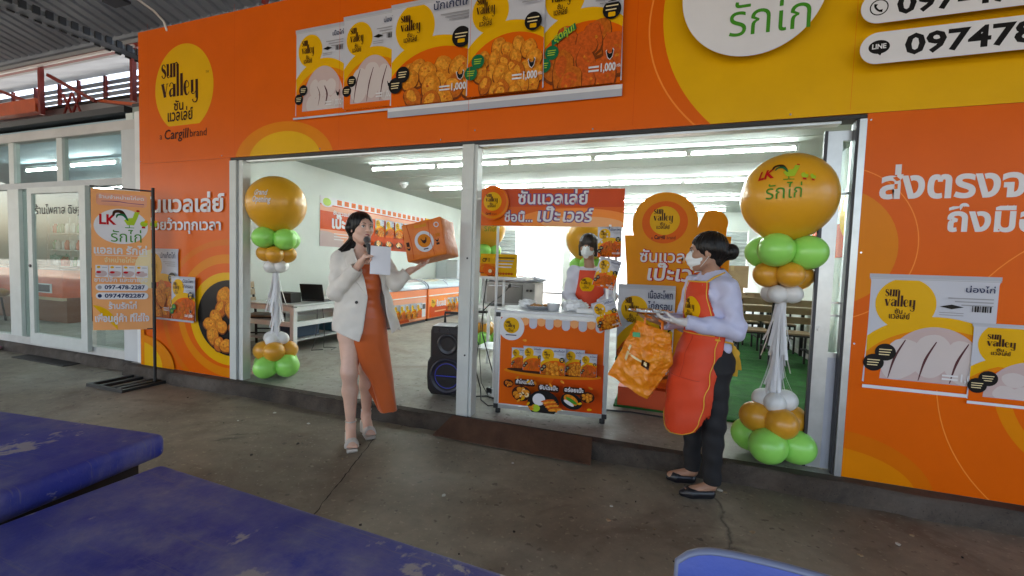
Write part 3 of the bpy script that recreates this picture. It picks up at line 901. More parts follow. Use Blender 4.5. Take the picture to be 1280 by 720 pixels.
d = MB()
d.box(-7.58, -7.485, 0.0, 0.045, 0.16, 2.123, M_alu_white); d.box(-6.52, -6.40, 0.0, 0.045, 0.16, 2.123, M_alu_white)
d.box(-7.484, -6.521, 0.0, 0.045, 0.16, 0.30, M_alu_white); d.box(-7.484, -6.521, 0.0, 0.045, 2.05, 2.123, M_alu_white)
door = world_parent(d.build('door'), nb)
b = MB(); b.tube([(-7.53, -0.002, 1.15), (-7.53, -0.012, 1.15)], 0.02, M_dark_metal, n=12); b.build('handle', door)
b = MB(); b.box(-7.484, -6.521, 0.02, 0.026, 0.30, 2.05, M_glass); b.build('pane', door)
gf = Gfx('board'); gf.text('ร้านไพศาล ดิษฐา', 0, 0, 0.085, 'black', bold=.01, w=1.0); gf.text('เครื่องแก้ว', .3, -.55, 0.05, 'dark_green', w=.4)
lt = gf.build('lettering', frame((-7.45, 0.018, 1.80), (1, 0, 0), (0, 0, 1))); lt.parent = door
for x0, x1, z0, z1 in ((-7.88, -7.585, .217, 2.123), (-6.395, -5.803, .217, 2.123), (-10.28, -8.132, .217, 2.123), (-16, -10.42, .217, 2.123),
                       (-6.948, -5.803, 2.202, 2.723), (-7.993, -7.067, 2.202, 2.723), (-9.283, -8.112, 2.202, 2.723), (-16, -9.402, 2.202, 2.723)):
    npart('pane', (x0, x1, 0.085, 0.091, z0, z1), m=M_glass)
M_nbwall = mat('pale_green_interior', (0.48, 0.58, 0.58), 0.6, var=0.08, vs=1)
npart('back_wall', (-16, -5.77, 4.5, 4.6, 0.12, 2.9), m=M_nbwall)
npart('ceiling', (-16, -5.77, 0.16, 4.5, 2.84, 2.9), m=mat('nb_ceiling', (0.32, 0.42, 0.48), 0.6, var=0.1, vs=1))
npart('roof_slab', (-16, -5.78, 0.06, 4.8, 2.93, 3.0), m=M_dark_metal)
npart('end_wall', (-16.1, -16.0, 0.05, 4.6, 0.12, 2.9), m=M_nbwall)
for k, (x, y) in enumerate(((-7.1, 1.3), (-8.6, 1.2), (-10.1, 1.3), (-8.0, 2.9), (-11.4, 2.9))):
    dup(tube0, (x, y, 2.74), label=['tube light behind the transom window nearest the orange panel', 'tube light behind the second transom window of the glazed shop', 'tube light behind the leftmost transom window of the glazed shop',
        'tube light deep inside the glazed shop, nearer the orange panel', 'tube light deep inside the glazed shop, at the far left'][k], group='tube lights in the glazed shop')
# what stands inside the glazed shop
t = thing('display_counter', 'orange fronted counter inside the glazed shop next door', 'counter', (-10.8, 1.5, .12))
b = MB(); b.box(-12.1, -9.5, 1.2, 1.8, .55, 1.02, M_orange_paint); world_parent(b.build('front_panel'), t)
b = MB(); b.box(-12.15, -9.45, 1.15, 1.85, 1.021, 1.06, mat('counter_dark_top', (.08, .08, .08), .3)); world_parent(b.build('counter_top'), t)
b = MB(); b.box(-12.1, -9.5, 1.25, 1.8, .12, .549, mat('counter_brown', (.20, .07, .03), .5)); b.box(-12.1, -9.5, 1.19, 1.25, .50, .549, mat('counter_cream', (.55, .42, .25), .5)); world_parent(b.build('plinth'), t)
b = MB(); b.box(-10.3, -9.8, 1.19, 1.199, .62, .78, M_white_plastic); b.box(-10.25, -9.85, 1.185, 1.1895, .64, .76, M_dark_metal); world_parent(b.build('label_plate'), t)
def rack(x0, x1, y, label):
    t = thing('display_rack', label, 'rack', ((x0 + x1) / 2, y, .12), group='steel racks in the glazed shop')
    b = MB()
    for x in (x0, x1):
        for yy in (y - .2, y + .2): b.box(x - .02, x + .02, yy - .02, yy + .02, .12, 2.2, M_alu)
    world_parent(b.build('frame'), t)
    for z in (.5, .95, 1.35, 1.75): b = MB(); b.box(x0, x1, y - .2, y + .2, z, z + .025, M_alu_white); world_parent(b.build('shelf'), t)
rack(-14.2, -12.6, 3.3, 'white shelf rack with small jars, left one at the back of the glazed shop')
rack(-12.4, -10.8, 3.3, 'white shelf rack with small jars, right one at the back of the glazed shop')
jar_m = [mat('jar_glass_pale', (.62, .70, .70), .1, trans=.2), mat('jar_green', (.10, .30, .20), .2), mat('jar_red', (.45, .08, .06), .3), mat('jar_white', (.75, .76, .76), .3)]
rr = random.Random(3); jar0 = {}
for x0 in (-14.1, -12.3):
    for z in (.975, 1.375, 1.775):
        for k in range(9):
            mk = jar_m[rr.choice([0, 0, 0, 1, 2, 3, 3])]
            x = x0 + .17 * k; y = 3.18 + rr.uniform(-.03, .03)
            if mk.name not in jar0:
                b = MB(); b.lathe([(0, 0), (.05, 0), (.055, .02), (.055, .16), (.03, .20), (.03, .23), (0, .23)], mk, n=14); o = b.build('jar'); o.location = (x, y, z); jar0[mk.name] = o
            else:
                o = jar0[mk.name].copy(); COL.objects.link(o); o.location = (x, y, z)
            tag(o, {'jar_glass_pale': 'small clear glass jar on a back shelf of the glazed shop', 'jar_green': 'small green jar on a back shelf of the glazed shop', 'jar_red': 'small red jar on a back shelf of the glazed shop', 'jar_white': 'small white jar on a back shelf of the glazed shop'}[mk.name], 'jar', 'jars on the shelves of the glazed shop')
t = thing('stool', 'tan round seated stool behind the far left glass pane', 'stool', (-10.6, .75, .12))
b = MB(); b.lathe([(0, .42), (.2, .42), (.24, .46), (.24, .52), (.18, .56), (0, .56)], mat('tan_vinyl', (.36, .22, .08), .5, var=.2, vs=6)); b.build('seat', t)
for a in range(4): b = MB(); b.tube([(.15 * math.cos(a * 1.57), .15 * math.sin(a * 1.57), .42), (.2 * math.cos(a * 1.57), .2 * math.sin(a * 1.57), 0)], .015, M_dark_metal, n=8); b.build('leg', t)
# ================================================================== SIGNS ON THE FRONT
FRONT = frame((0, 0, 0), (1, 0, 0), (0, 0, 1))       # drawn in metres: x along the front, y = height
M_board = mat('sign_board_edge', (0.55, 0.10, 0.01), 0.4)
def screw_dots(b, pts):
    for x, z in pts: b.tube([(x, -0.001, z), (x, -0.004, z)], 0.006, M_chrome, n=8)
def hen_logo(g, x, y, s):
    """The red letters, the cock with two chicks and the green words of the round shop badge."""
    g.text('LK', x - .44 * s, y + .10 * s, .22 * s, 'red', bold=.035, w=.36 * s)
    g.poly([(x + .05 * s + .03 * s, y + .22 * s), (x + .05 * s + .10 * s, y + .10 * s), (x + .05 * s + .25 * s, y + .10 * s), (x + .05 * s + .32 * s, y + .28 * s), (x + .05 * s + .38 * s, y + .46 * s), (x + .05 * s + .27 * s, y + .46 * s), (x + .05 * s + .22 * s, y + .30 * s), (x + .05 * s + .10 * s, y + .28 * s)], 'lime')
    g.ribbon([(x + .05 * s + .10 * s, y + .26 * s), (x + .05 * s - .02 * s, y + .44 * s), (x + .05 * s - .16 * s, y + .44 * s), (x + .05 * s - .20 * s, y + .32 * s)], [.04 * s, .09 * s, .08 * s, .03 * s], 'dark_brown')
    g.ribbon([(x + .05 * s + .12 * s, y + .22 * s), (x + .05 * s + .02 * s, y + .36 * s), (x + .05 * s - .10 * s, y + .36 * s), (x + .05 * s - .13 * s, y + .28 * s)], [.03 * s, .06 * s, .05 * s, .02 * s], 'dark_green')
    g.ell(x + .05 * s + .34 * s, y + .49 * s, .04 * s, .03 * s, 'red', n=12)
    g.ribbon([(x + .05 * s + .14 * s, y + .10 * s), (x + .05 * s + .14 * s, y + .03 * s), (x + .05 * s + .05 * s, y + .03 * s), (x + .05 * s + .25 * s, y + .03 * s)], .018 * s, 'green')
    for k in range(2):
        g.ell(x + .05 * s + (.47 + .22 * k) * s, y + .15 * s, .085 * s, .075 * s, 'lime', n=18); g.ell(x + .05 * s + (.52 + .22 * k) * s, y + .22 * s, .045 * s, .04 * s, 'yellow', n=14)
        g.rect(x + .05 * s + .05 * s + (.45 + .22 * k) * s, y + .03 * s, x + (.47 + .22 * k) * s, y + .08 * s, 'red')
    g.text('รักไก่', x - .20 * s, y - .36 * s, .24 * s, 'green', bold=.0, w=.66 * s)

# ---- the long fascia
fs = thing('fascia_sign', 'long orange and yellow shop fascia with pictures of food packs and two phone numbers', 'sign', (0, 0.03, 2.32))
b = MB(); b.box(-5.421, 9.0, 0.0, 0.04, 2.322, 3.708, M_board); b.box(-5.421, 9.0, 0.041, 0.10, 2.34, 3.69, M_dark_metal)
screw_dots(b, [(-5.40 + 1.22 * k, 2.345) for k in range(10)] + [(-1.44, z) for z in (2.4, 2.62)])
world_parent(b.build('board'), fs)
g = Gfx('vinyl', clip=[(-5.421, 2.322), (9.0, 2.322), (9.0, 3.708), (-5.421, 3.708)])
g.rect(-5.421, 2.322, 9.0, 3.708, 'orange')
g.ell(-3.41, 2.26, .60, .36, 'amber'); g.ell(-3.39, 2.28, .43, .25, 'yellow')
g.ring(1.4, 3.0, 1.57, 1.13, .011, 'line_orange', n=120); g.ring(-4.3, 3.3, 1.5, .9, .008, 'deep_orange', n=90, a0=1.2, a1=3.0)
g.ell(1.4, 3.06, 1.478, 1.177, 'yellow', n=120)
egg(g, -4.725, 3.06, .43, .44, 'yellow')
swash_logo(g, -5.055, 2.985, .150)
g.text('a', -5.09, 2.56, .06, 'dark_brown'); g.text('Cargill', -5.02, 2.555, .085, 'dark_brown', bold=.012, w=.36, slant=.12); g.text('brand', -4.63, 2.56, .065, 'dark_brown', w=.24)
g.text('TM', -4.40, 3.17, .02, 'dark_brown')
for q in ((-3.245, 2.64, .565, .775, ('เนื้อไก่',), 'raw', 2), (-2.705, 2.655, .56, .79, ('น่องไก่',), 'raw', 3)):
    pack_art(g, q[0], q[1], q[2], q[3], q[4], q[5], q[6])
g.rect(-3.255, 2.615, -2.225, 2.632, 'pack_white')
g.rect(-2.235, 2.55, -.325, 2.63, 'pack_grey'); g.rect(-2.235, 2.60, -.325, 2.63, 'white')
pack_art(g, -2.215, 2.635, .76, .825, ('นักเก็ตไก่',), 'nugget', 11)
pack_art(g, -.93, 2.635, .60, .845, ('เนื้อสะโพก', 'ไก่กรอบ'), 'crispy', 15, badge='dark_green', sash=True)
pack_art(g, -1.50, 2.635, .62, .83, ('ไก่ป๊อป',), 'pop', 13, badge='dark_green')
g.ell(.437, 3.095, .40, .40, 'white', n=72)
hen_logo(g, .45, 3.06, .66)
g.rrect(.998, 2.793, 2.30, 2.971, .089, 'white'); g.rrect(1.007, 2.567, 2.30, 2.742, .087, 'white')
g.text('097-478-2287', 1.165, 2.832, .092, 'black', bold=.03, w=1.0); g.text('0974782287', 1.215, 2.605, .092, 'black', bold=.03, w=.93)
g.ring(1.083, 2.88, .044, .044, .006, 'black', n=32); g.ribbon([(1.068, 2.900), (1.066, 2.883), (1.082, 2.863), (1.100, 2.860)], [.018, .010, .010, .018], 'black')
g.ell(1.097, 2.66, .05, .038, 'black', n=32); g.poly([(1.08, 2.632), (1.105, 2.612), (1.115, 2.632)], 'black'); g.text('LINE', 1.064, 2.651, .022, 'white', bold=.03, w=.066)
for k in range(11): g.rect(-5.42 + 1.22 * k + .3, 2.322, -5.42 + 1.22 * k + .3025, 3.708, 'deep_orange' if k < 5 else 'amber')
world_parent(g.build('printed_sheet', FRONT), fs)

# ---- left panel beside the opening
lp = thing('side_sign_panel', 'tall orange panel left of the opening with white Thai lettering and a bowl of nuggets', 'sign', (-4.75, 0.03, 0.12))
b = MB(); b.box(-5.421, -4.074, 0.0, 0.04, 0.122, 2.320, M_board); world_parent(b.build('board'), lp)
g = Gfx('vinyl', clip=[(-5.421, .122), (-4.074, .122), (-4.074, 2.32), (-5.421, 2.32)])
g.rect(-5.421, .122, -4.074, 2.32, 'orange')
g.ell(-3.41, 2.26, .60, .36, 'amber')
g.ring(-4.10, .72, .98, .80, .06, 'soft_amber', n=90)
g.ring(-4.12, .75, .72, .62, .09, 'amber', n=90); g.ell(-4.10, .72, .55, .47, 'yellow'); g.ell(-4.07, .73, .47, .385, 'black')
blobs(g, -4.10, .70, .34, .26, 15, ['food_gold', 'food_gold', 'food_brown'], .085, 5)
g.ell(-5.43, .12, .55, .34, 'amber'); g.ell(-5.43, .12, .36, .26, 'yellow'); g.rect(-5.421, .122, -5.36, 1.3, 'amber')
g.text('ซันแวลเล่ย์', -5.395, 1.80, .135, 'white', bold=.03, w=1.26)
g.text('อร่อยว้าวทุกเวลา', -5.385, 1.612, .088, 'white', bold=.025, w=1.20)
pack_art(g, -5.36, .68, .56, .73, ('นักเก็ตไก่',), 'nugget', 21); pack_art(g, -4.89, .665, .365, .46, ('เนื้อสะโพก', 'ไก่กรอบ'), 'crispy', 22, badge='dark_green')
g.rect(-5.36, .655, -4.53, .675, 'pack_grey')
world_parent(g.build('printed_sheet', FRONT), lp)

# ---- right panel
rp = thing('side_sign_panel', 'wide orange panel right of the opening with a picture of a raw chicken pack', 'sign', (3, 0.03, 0.12))
b = MB(); b.box(1.10, 9.0, 0.0, 0.04, 0.122, 2.320, M_board); screw_dots(b, [(1.115, 2.28), (1.115, 1.5), (1.115, .95)]); world_parent(b.build('board'), rp)
g = Gfx('vinyl', clip=[(1.10, .122), (9.0, .122), (9.0, 2.32), (1.10, 2.32)])
g.rect(1.10, .122, 9.0, 2.32, 'orange')
g.ell(.95, 1.53, .345, .36, 'amber'); g.ring(.95, 1.55, .44, .47, .006, 'line_orange', n=80)
g.ell(1.02, .05, .54, .365, 'soft_amber'); g.ell(1.02, .05, .46, .255, 'amber')
g.ring(2.32, .80, .55, .55, .07, 'amber', n=80); g.ring(2.32, .80, .80, .9, .006, 'line_orange', n=90)
g.text('ส่งตรงจากฟาร์ม', 1.182, 1.822, .132, 'white', bold=.03, w=1.28); g.text('ถึงมือคุณ', 1.508, 1.632, .112, 'white', bold=.03, w=.66)
pack_art(g, 1.168, .715, .60, .662, ('น่องไก่',), 'raw', 31); pack_art(g, 1.655, .68, .50, .44, ('เนื้อไก่',), 'raw', 32)
g.rect(1.165, .692, 1.655, .712, 'white'); g.rect(1.655, .662, 2.2, .678, 'white')
for x in (2.32, 3.54): g.rect(x, .122, x + .0025, 2.32, 'deep_orange')
g.rect(1.10, 1.268, 9.0, 1.2695, 'deep_orange') if False else None
world_parent(g.build('printed_sheet', FRONT), rp)

# ---- floodlight on the fascia
t = thing('floodlight', 'small white floodlight on a curved arm at the top left of the orange fascia', 'floodlight', (-5.1, 0.0, 3.71))
b = MB(); b.box(-5.20, -5.02, -0.40, -0.33, 3.79, 3.86, M_white_plastic, bev=.008); b.box(-5.235, -5.0, -0.41, -0.30, 3.765, 3.789, M_black); world_parent(b.build('housing'), t)
b = MB(); b.box(-5.125, -5.095, -0.42, -0.401, 3.79, 3.87, M_black); world_parent(b.build('bracket'), t)
b = MB(); b.tube([(-5.03, -0.34, 3.82), (-4.99, -0.25, 3.84), (-4.97, -0.12, 3.80), (-4.965, -0.03, 3.74), (-4.965, 0.0, 3.66)], 0.011, M_cable_white, n=8); world_parent(b.build('arm'), t)

# ---- banner stand left of the panel
bs = thing('banner_stand', 'orange hanging banner with a round white hen badge on a black T-shaped stand', 'banner', (-4.97, -0.20, 0.0))
PX, PY = -4.93, -0.17
BX = Vector((-0.36, -0.30, 0)).normalized()      # the arm points out from the front
b = MB()
b.box(-5.42, -4.86, -0.50, -0.47, 0.0, 0.03, M_black_matte); b.box(-5.42, -4.86, -0.10, -0.07, 0.0, 0.03, M_black_matte)
for x in (-5.42, -5.26, -5.08, -4.90): b.box(x, x + .035, -0.469, -0.101, 0.0, 0.028, M_black_matte)
b.box(-5.0, -4.94, -0.469, -0.101, 0.0, 0.032, M_black_matte)
world_parent(b.build('base'), bs)
b = MB(); b.tube([(PX, PY, 0.03), (PX, PY, 2.02)], 0.014, M_black_matte, n=10); b.tube([(PX, PY, 1.0), (PX, PY, 1.06)], 0.02, M_black, n=10); world_parent(b.build('pole'), bs)
b = MB(); b.tube([Vector((PX, PY, 1.985)), Vector((PX, PY, 1.995)) + BX * 0.50], 0.008, M_black_matte, n=8); b.tube([Vector((PX, PY, .58)), Vector((PX, PY, .58)) + BX * 0.06], 0.006, M_black_matte, n=8); world_parent(b.build('arm'), bs)
W, H = 0.475, 1.40
T = frame((PX + BX.x * (W + .02), PY + BX.y * (W + .02), 0.575), (-BX.x, -BX.y, 0), (0, 0, 1))
wave = lambda x, y, z: (x, y, z + 0.012 * math.sin(x * 9 + y * 2) * (1 - y / H * .6))
g = Gfx('cloth'); g.rect(0, 0, W, H, 'pale_orange')
ban = None
b = MB(); b.grid(12, 24, lambda u, v: wave(u * W, v * H, -0.002), mat('banner_back', (0.6, 0.3, 0.15), 0.8), True, T); ban = world_parent(b.build('banner'), bs)
g.ell(.0, .0, .2, .25, 'yellow', a0=0, a1=PI / 2); g.ell(W, .62, .14, .2, 'cream', a0=PI / 2, a1=3 * PI / 2)
g.rrect(.04, 1.24, W - .03, 1.36, .03, 'salmon'); g.text('ร้านจำหน่ายไก่สด', .06, 1.31, .026, 'white', bold=.02, w=.36); g.ribbon([(.08, 1.28), (.2, 1.285), (.3, 1.275), (.42, 1.27)], [.004, .008, .005, .007], 'purple')
g.ell(.235, 1.04, .215, .175, 'white'); hen_logo(g, .225, 1.02, .37)
g.text('แอลเค รักไก่', .02, .765, .062, 'white', bold=.03, w=.42); g.rect(.03, .745, .44, .75, 'white'); g.text('จำหน่ายไก่สด', .10, .68, .038, 'cream', bold=.02, w=.27)
for k in range(4):
    g.rect(.03 + .105 * k, .53, .13 + .105 * k, .65, 'white'); g.ell(.075 + .105 * k, .565, .048, .03, 'raw_pink', n=16, wob=.1, seed=k); g.ell(.055 + .105 * k, .58, .02, .012, 'red', n=10); g.ell(.055 + .105 * k, .63, .015, .012, 'yellow', n=12); g.rect(.08 + .105 * k, .625, .12 + .105 * k, .632, 'grey')
g.text('ขายปลีก และขายส่ง', .02, .485, .034, 'white', bold=.025, w=.42)
for k, n_ in enumerate(('097-478-2287', '0974782287')):
    y = .395 - .085 * k
    g.rrect(.03, y, .445, y + .068, .034, 'white'); g.text(n_, .10, y + .017, .033, 'navy', bold=.035, w=.32); g.ell(.062, y + .034, .017, .019, 'navy' if k else 'grey', n=16)
g.text('ร้านรักไก่', .13, .215, .05, 'white', bold=.03, w=.22); g.text('เพื่อนคู่ค้า ที่ใส่ใจ', .02, .085, .058, 'white', bold=.03, w=.43)
pr_ = g.build('printed_sheet', T, warp=wave, cut=.04); pr_.parent = ban

# ---- banner on the left wall
t = thing('wall_banner', 'long orange and white advertising banner on the left shop wall behind the host', 'banner', (-5.63, 5, 1.5))
LW = frame((-5.632, 0, 0), (0, 1, 0), (0, 0, 1))
b = MB(); b.box(-5.6395, -5.633, 2.84, 7.45, 1.58, 2.45, M_white_plastic); world_parent(b.build('sheet'), t)
g = Gfx('vinyl', clip=[(2.84, 1.58), (7.45, 1.58), (7.45, 2.45), (2.84, 2.45)])
g.rect(2.84, 1.58, 7.45, 2.45, 'deep_orange'); g.rect(2.84, 1.58, 3.75, 1.88, 'salmon'); g.ell(2.9, 1.6, .55, .25, 'raw_pink', n=32)
g.rect(2.84, 2.20, 6.1, 2.30, 'salmon'); g.ell(7.2, 2.1, .95, .75, 'yellow', n=60)
g.rect(2.84, 2.32, 6.3, 2.45, 'white'); g.ell(3.0, 2.37, .16, .10, 'white', n=24); g.ell(3.0, 2.36, .10, .07, 'lime', n=20)
for k in range(16): g.rect(3.25 + .19 * k, 2.34, 3.37 + .19 * k, 2.43, 'orange'); g.ell(3.31 + .19 * k, 2.385, .04, .03, 'food_brown', n=10)
g.text('ซันแวลเล่ย์', 3.15, 2.16, .055, 'white', bold=.03, w=.5); g.text('เป๊ะเวอร์', 3.12, 1.92, .17, 'white', bold=.04, w=.9)
for k, kd in enumerate(('nugget', 'strip', 'nugget', 'pop', 'crispy')): pack_art(g, 4.35 + .33 * k, 1.86, .30, .36, ('ไก่',), kd, 40 + k, weight=False)
for k in range(5): g.ell(4.35 + .36 * k, 1.70, .14, .07, 'dark_brown', n=24); blobs(g, 4.35 + .36 * k, 1.71, .08, .03, 5, ['food_gold', 'food_brown', 'cream'], .035, 50 + k)
for k in range(3): g.rect(3.05, 1.80 - .05 * k, 3.5 - .1 * k, 1.815 - .05 * k, 'white')
world_parent(g.build('printed_sheet', LW), t)
# ---- poster on the right wall
t = thing('wall_poster', 'orange and white poster on the right shop wall, seen past the right balloon column', 'poster', (2.04, 3.6, 1.5))
RW = frame((2.042, 4.3, 0), (0, -1, 0), (0, 0, 1))
b = MB(); b.box(2.043, 2.0495, 2.4, 4.3, 1.58, 2.42, M_white_plastic); world_parent(b.build('sheet'), t)
g = Gfx('vinyl', clip=[(0, 1.58), (1.9, 1.58), (1.9, 2.42), (0, 2.42)])
g.rect(0, 1.58, 1.9, 2.42, 'deep_orange'); g.rect(0, 2.0, 1.9, 2.42, 'white'); g.ell(1.5, 2.1, .5, .35, 'yellow', n=40); g.ell(.3, 1.66, .5, .16, 'salmon')
for k in range(5): g.rect(.1 + .34 * k, 2.14, .36 + .34 * k, 2.30, 'pack_grey'); g.ell(.23 + .34 * k, 2.2, .1, .05, 'food_gold', n=16); g.rect(.12 + .34 * k, 2.33, .34 + .34 * k, 2.35, 'black')
world_parent(g.build('printed_sheet', RW), t)
# ================================================================== BALLOON COLUMNS
def balloon_mat(name, c): return mat(name, c, 0.34, sub=0.0, coat=0.22, var=0.05, vs=4, bump=0.04, bs=9)
BM_O = balloon_mat('orange_latex', (0.70, 0.34, 0.012)); BM_O2 = balloon_mat('amber_latex', (0.66, 0.31, 0.02))
BM_G = balloon_mat('lime_latex', (0.30, 0.72, 0.12)); BM_W = balloon_mat('white_latex', (0.74, 0.74, 0.72))
M_strip = mat('white_plastic_strip', (0.76, 0.76, 0.78), 0.4)
def balloon_part(t, c, r, m, axis=(0, 0, 1), L=1.08):
    ax = Vector(axis).normalized()
    q = Vector((0, 0, 1)).rotation_difference(ax).to_matrix().to_4x4()
    T = Matrix.Translation(c) @ q
    def sh(p, d):
        k = 1 - 0.10 * max(0, -d.z) ** 2 - 0.16 * max(0, -d.z) ** 7
        return Vector((p.x * k, p.y * k, p.z * (L if d.z > 0 else L * 1.08)))
    b = MB(); b.ball((0, 0, 0), r, m, T=T, nu=28, nv=18, f=sh)
    b.lathe([(r * .05, -r * L * 1.07), (r * .06, -r * L * 1.10), (r * .10, -r * L * 1.15), (r * .02, -r * L * 1.15)], m, n=10, T=T)
    return b.build('balloon', t)
def balloon_column(loc, label, seed, big=(1.775, .28), greens=1.43, ors=1.27, whs=1.14, writing=None, rear=False):
    t = thing('balloon_column', label, 'balloons', loc, group='balloon columns')
    rr = random.Random(seed)
    B = balloon_part(t, (0, 0, big[0]), big[1], BM_O, (0.05, 0.02, 1), 1.0)
    if writing:
        kind, dirv = writing
        d = Vector(dirv).normalized(); x = Vector((-d.y, d.x, 0)).normalized()
        g = Gfx('latex')
        if kind == 'hen': 
            hen_logo(g, .0, .045, .30)
        else:
            g.text('Grand', -.085, .02, .052, 'white', bold=.02, slant=.15, w=.13); g.text('Opening', -.10, -.05, .052, 'white', bold=.02, slant=.15, w=.18)
        rb = big[1] * 1.012
        def wrap(px, py, pz):
            v = (d * rb + x * px + Vector((0, 0, 1)) * py).normalized() * (rb + pz)
            return v + Vector((0, 0, big[0]))
        o = g.build('lettering', None, warp=wrap, cut=.03); o.parent = B
    def ring(z, n, rad, r, m, ph, tilt=.8):
        for k in range(n):
            a = ph + 2 * PI * k / n
            d = Vector((math.cos(a), math.sin(a), 0))
            balloon_part(t, (d.x * rad, d.y * rad, z + rr.uniform(-.01, .01)), r * rr.uniform(.95, 1.04), m, (d.x, d.y, tilt * rr.uniform(-.2, .4)))
    ph = seed
    ring(greens, 4, .130, .106, BM_G, ph); ring(ors, 4, .095, .085, BM_O2, ph + .8); ring(whs, 4, .062, .062, BM_W, ph)
    ring(.40, 4, .06, .068, BM_W, ph + .4); ring(.275, 4, .105, .098, BM_O2, ph + .8); ring(.124, 4, .132, .113, BM_G, ph + .2)
    b = MB(); b.tube([(0, 0, .1), (0, 0, 1.5)], .012, M_white_plastic, n=8); b.build('pole', t)
    b = MB()
    for k in range(70 if not rear else 34):
        a = rr.uniform(0, 2 * PI); z1 = rr.choice([1.09, 1.07, .92, .80, .70]) + rr.uniform(-.03, .03); z0 = max(.42, z1 - rr.uniform(.22, .42))
        r1 = .02 + rr.random() * .012; fl = rr.uniform(.05, .12) if rr.random() < .4 else rr.uniform(.025, .05)
        w = rr.uniform(.006, .013); cx, sx = math.cos(a), math.sin(a); px, py = -sx * w, cx * w
        V = []
        for j in range(5):
            u = j / 4; rad = r1 + (fl - r1) * u ** 1.7; z = z1 + (z0 - z1) * u + .012 * math.sin(u * 6 + k)
            V += [(cx * rad - px, sx * rad - py, z), (cx * rad + px, sx * rad + py, z)]
        b.add(V, [(2 * j, 2 * j + 1, 2 * j + 3, 2 * j + 2) for j in range(4)], M_strip, True)
    b.build('tassel', t)
    return t
balloon_column((-3.735, .24, .12), 'tall balloon column at the left jamb, its big orange balloon lettered in white', 3, writing=('grand', (.35, -.93, .12)))
balloon_column((.745, .125, .12), 'tall balloon column at the right jamb, its big orange balloon with a hen badge', 1, big=(1.735, .278), greens=1.385, ors=1.225, whs=1.11, writing=('hen', (-.42, -.9, .06)))
balloon_column((-2.53, 2.85, .12), 'balloon column deep in the shop, half hidden by the centre post', 5, big=(1.77, .30), rear=True, writing=('hen', (.5, -.85, .0)))
balloon_column((-.99, 2.82, .12), 'balloon column deep in the shop, behind the masked helper', 8, big=(1.63, .30), greens=1.27, ors=1.12, whs=1.0, rear=True)

# ================================================================== SNACK PACKS
def pillow(w, h, d):
    def f(x, y):
        u = min(1, max(-1, 2 * x / w - 1)); v = min(1, max(-1, 2 * y / h - 1))
        return d * max(0, 1 - abs(u) ** 2.4) ** .75 * max(0, 1 - abs(v) ** 3.5) ** .8 + .0015 * math.sin(x * 90 + y * 60)
    return f
def snack_pack(name, label, T, w, h, kind, title, seed, group=None, d=.022, parent_loc=None, badge='black'):
    loc = T.to_translation()
    t = thing(name, label, 'food pack', loc, group=group)
    f = pillow(w, h, d)
    b = MB(); m = mat('pack_film', (0.55, 0.56, 0.6), 0.3)
    b.grid(14, 16, lambda u, v: (u * w, v * h, -f(u * w, v * h)), m, True, T); b.grid(14, 16, lambda u, v: (u * w, v * h, f(u * w, v * h) - .0006), m, True, T)
    world_parent(b.build('pouch'), t)
    g = Gfx('foil'); pack_art(g, 0, 0, w, h, title, kind, seed, badge=badge)
    world_parent(g.build('printed_face', T, warp=lambda x, y, z: (x, y, z + f(x, y)), cut=.022), t)
    return t
def facing(o, rot, yaw=0.0, lean=0.0):
    """Frame at o (bottom-left corner) turned rot in its own plane, facing the camera side (-y)."""
    M = Matrix.Translation(o) @ Matrix.Rotation(yaw, 4, 'Z') @ Matrix.Rotation(lean, 4, 'X') @ frame((0, 0, 0), (1, 0, 0), (0, 0, 1)) @ Matrix.Rotation(rot, 4, 'Z')
    return M
HANG = 'food packs hung on the kiosk pole'
snack_pack('food_pack', 'topmost of three food packs hanging under the kiosk header, upright', facing((-.510, .42, 1.445), R(1), .1), .188, .245, 'crispy', ('เนื้อสะโพก',), 61, HANG)
snack_pack('food_pack', 'middle of three hanging food packs, tipped to the right, beside the helper apron', facing((-.540, .40, 1.220), R(-14), .1), .175, .24, 'strip', ('ไก่แท่ง',), 62, HANG)
snack_pack('food_pack', 'lowest hanging food pack, tipped to the left across the kiosk corner', facing((-.440, .215, .865), R(19), .12), .178, .225, 'pop', ('ไก่ป๊อป',), 63, HANG)
t = thing('hanging_strip', 'narrow clear strip with hooks holding the food packs at the kiosk corner', 'hanging strip', (-.42, .46, 1.7))
b = MB(); b.box(-.43, -.41, .445, .448, .95, 1.71, M_white_plastic)
for z in (1.69, 1.47, 1.08): b.tube([(-.42, .445, z), (-.42, .415, z), (-.42, .41, z - .02)], .004, M_chrome, n=6)
world_parent(b.build('strip'), t)

# ================================================================== SALES KIOSK
kx = Vector((.992, .123, 0)); ky_ = Vector((-.123, .992, 0)); K0 = Vector((-1.278, .170, .12))
KT = frame(K0, kx, ky_)
KW, KD = .918, .46
ks = thing('sales_kiosk', 'aluminium framed promotion counter with an orange food picture front and a lettered header', 'kiosk', K0)
def kpart(name, fn, parent=ks):
    b = MB(); fn(b)
    o = b.build(name)
    if parent is ks: world_parent(o, ks)
    else: o.parent = parent
    return o
kpart('frame', lambda b: [b.box(x - .016, x + .016, y - .016, y + .016, .045, .845, M_alu, KT) for x in (.016, KW - .016) for y in (.016, KD - .016)]
      + [b.box(.033, KW - .033, y - .014, y + .014, z - .016, z + .016, M_alu, KT) for y in (.016, KD - .016) for z in (.062, .83)]
      + [b.box(x - .014, x + .014, .033, KD - .033, z - .016, z + .016, M_alu, KT) for x in (.016, KW - .016) for z in (.062, .83)])
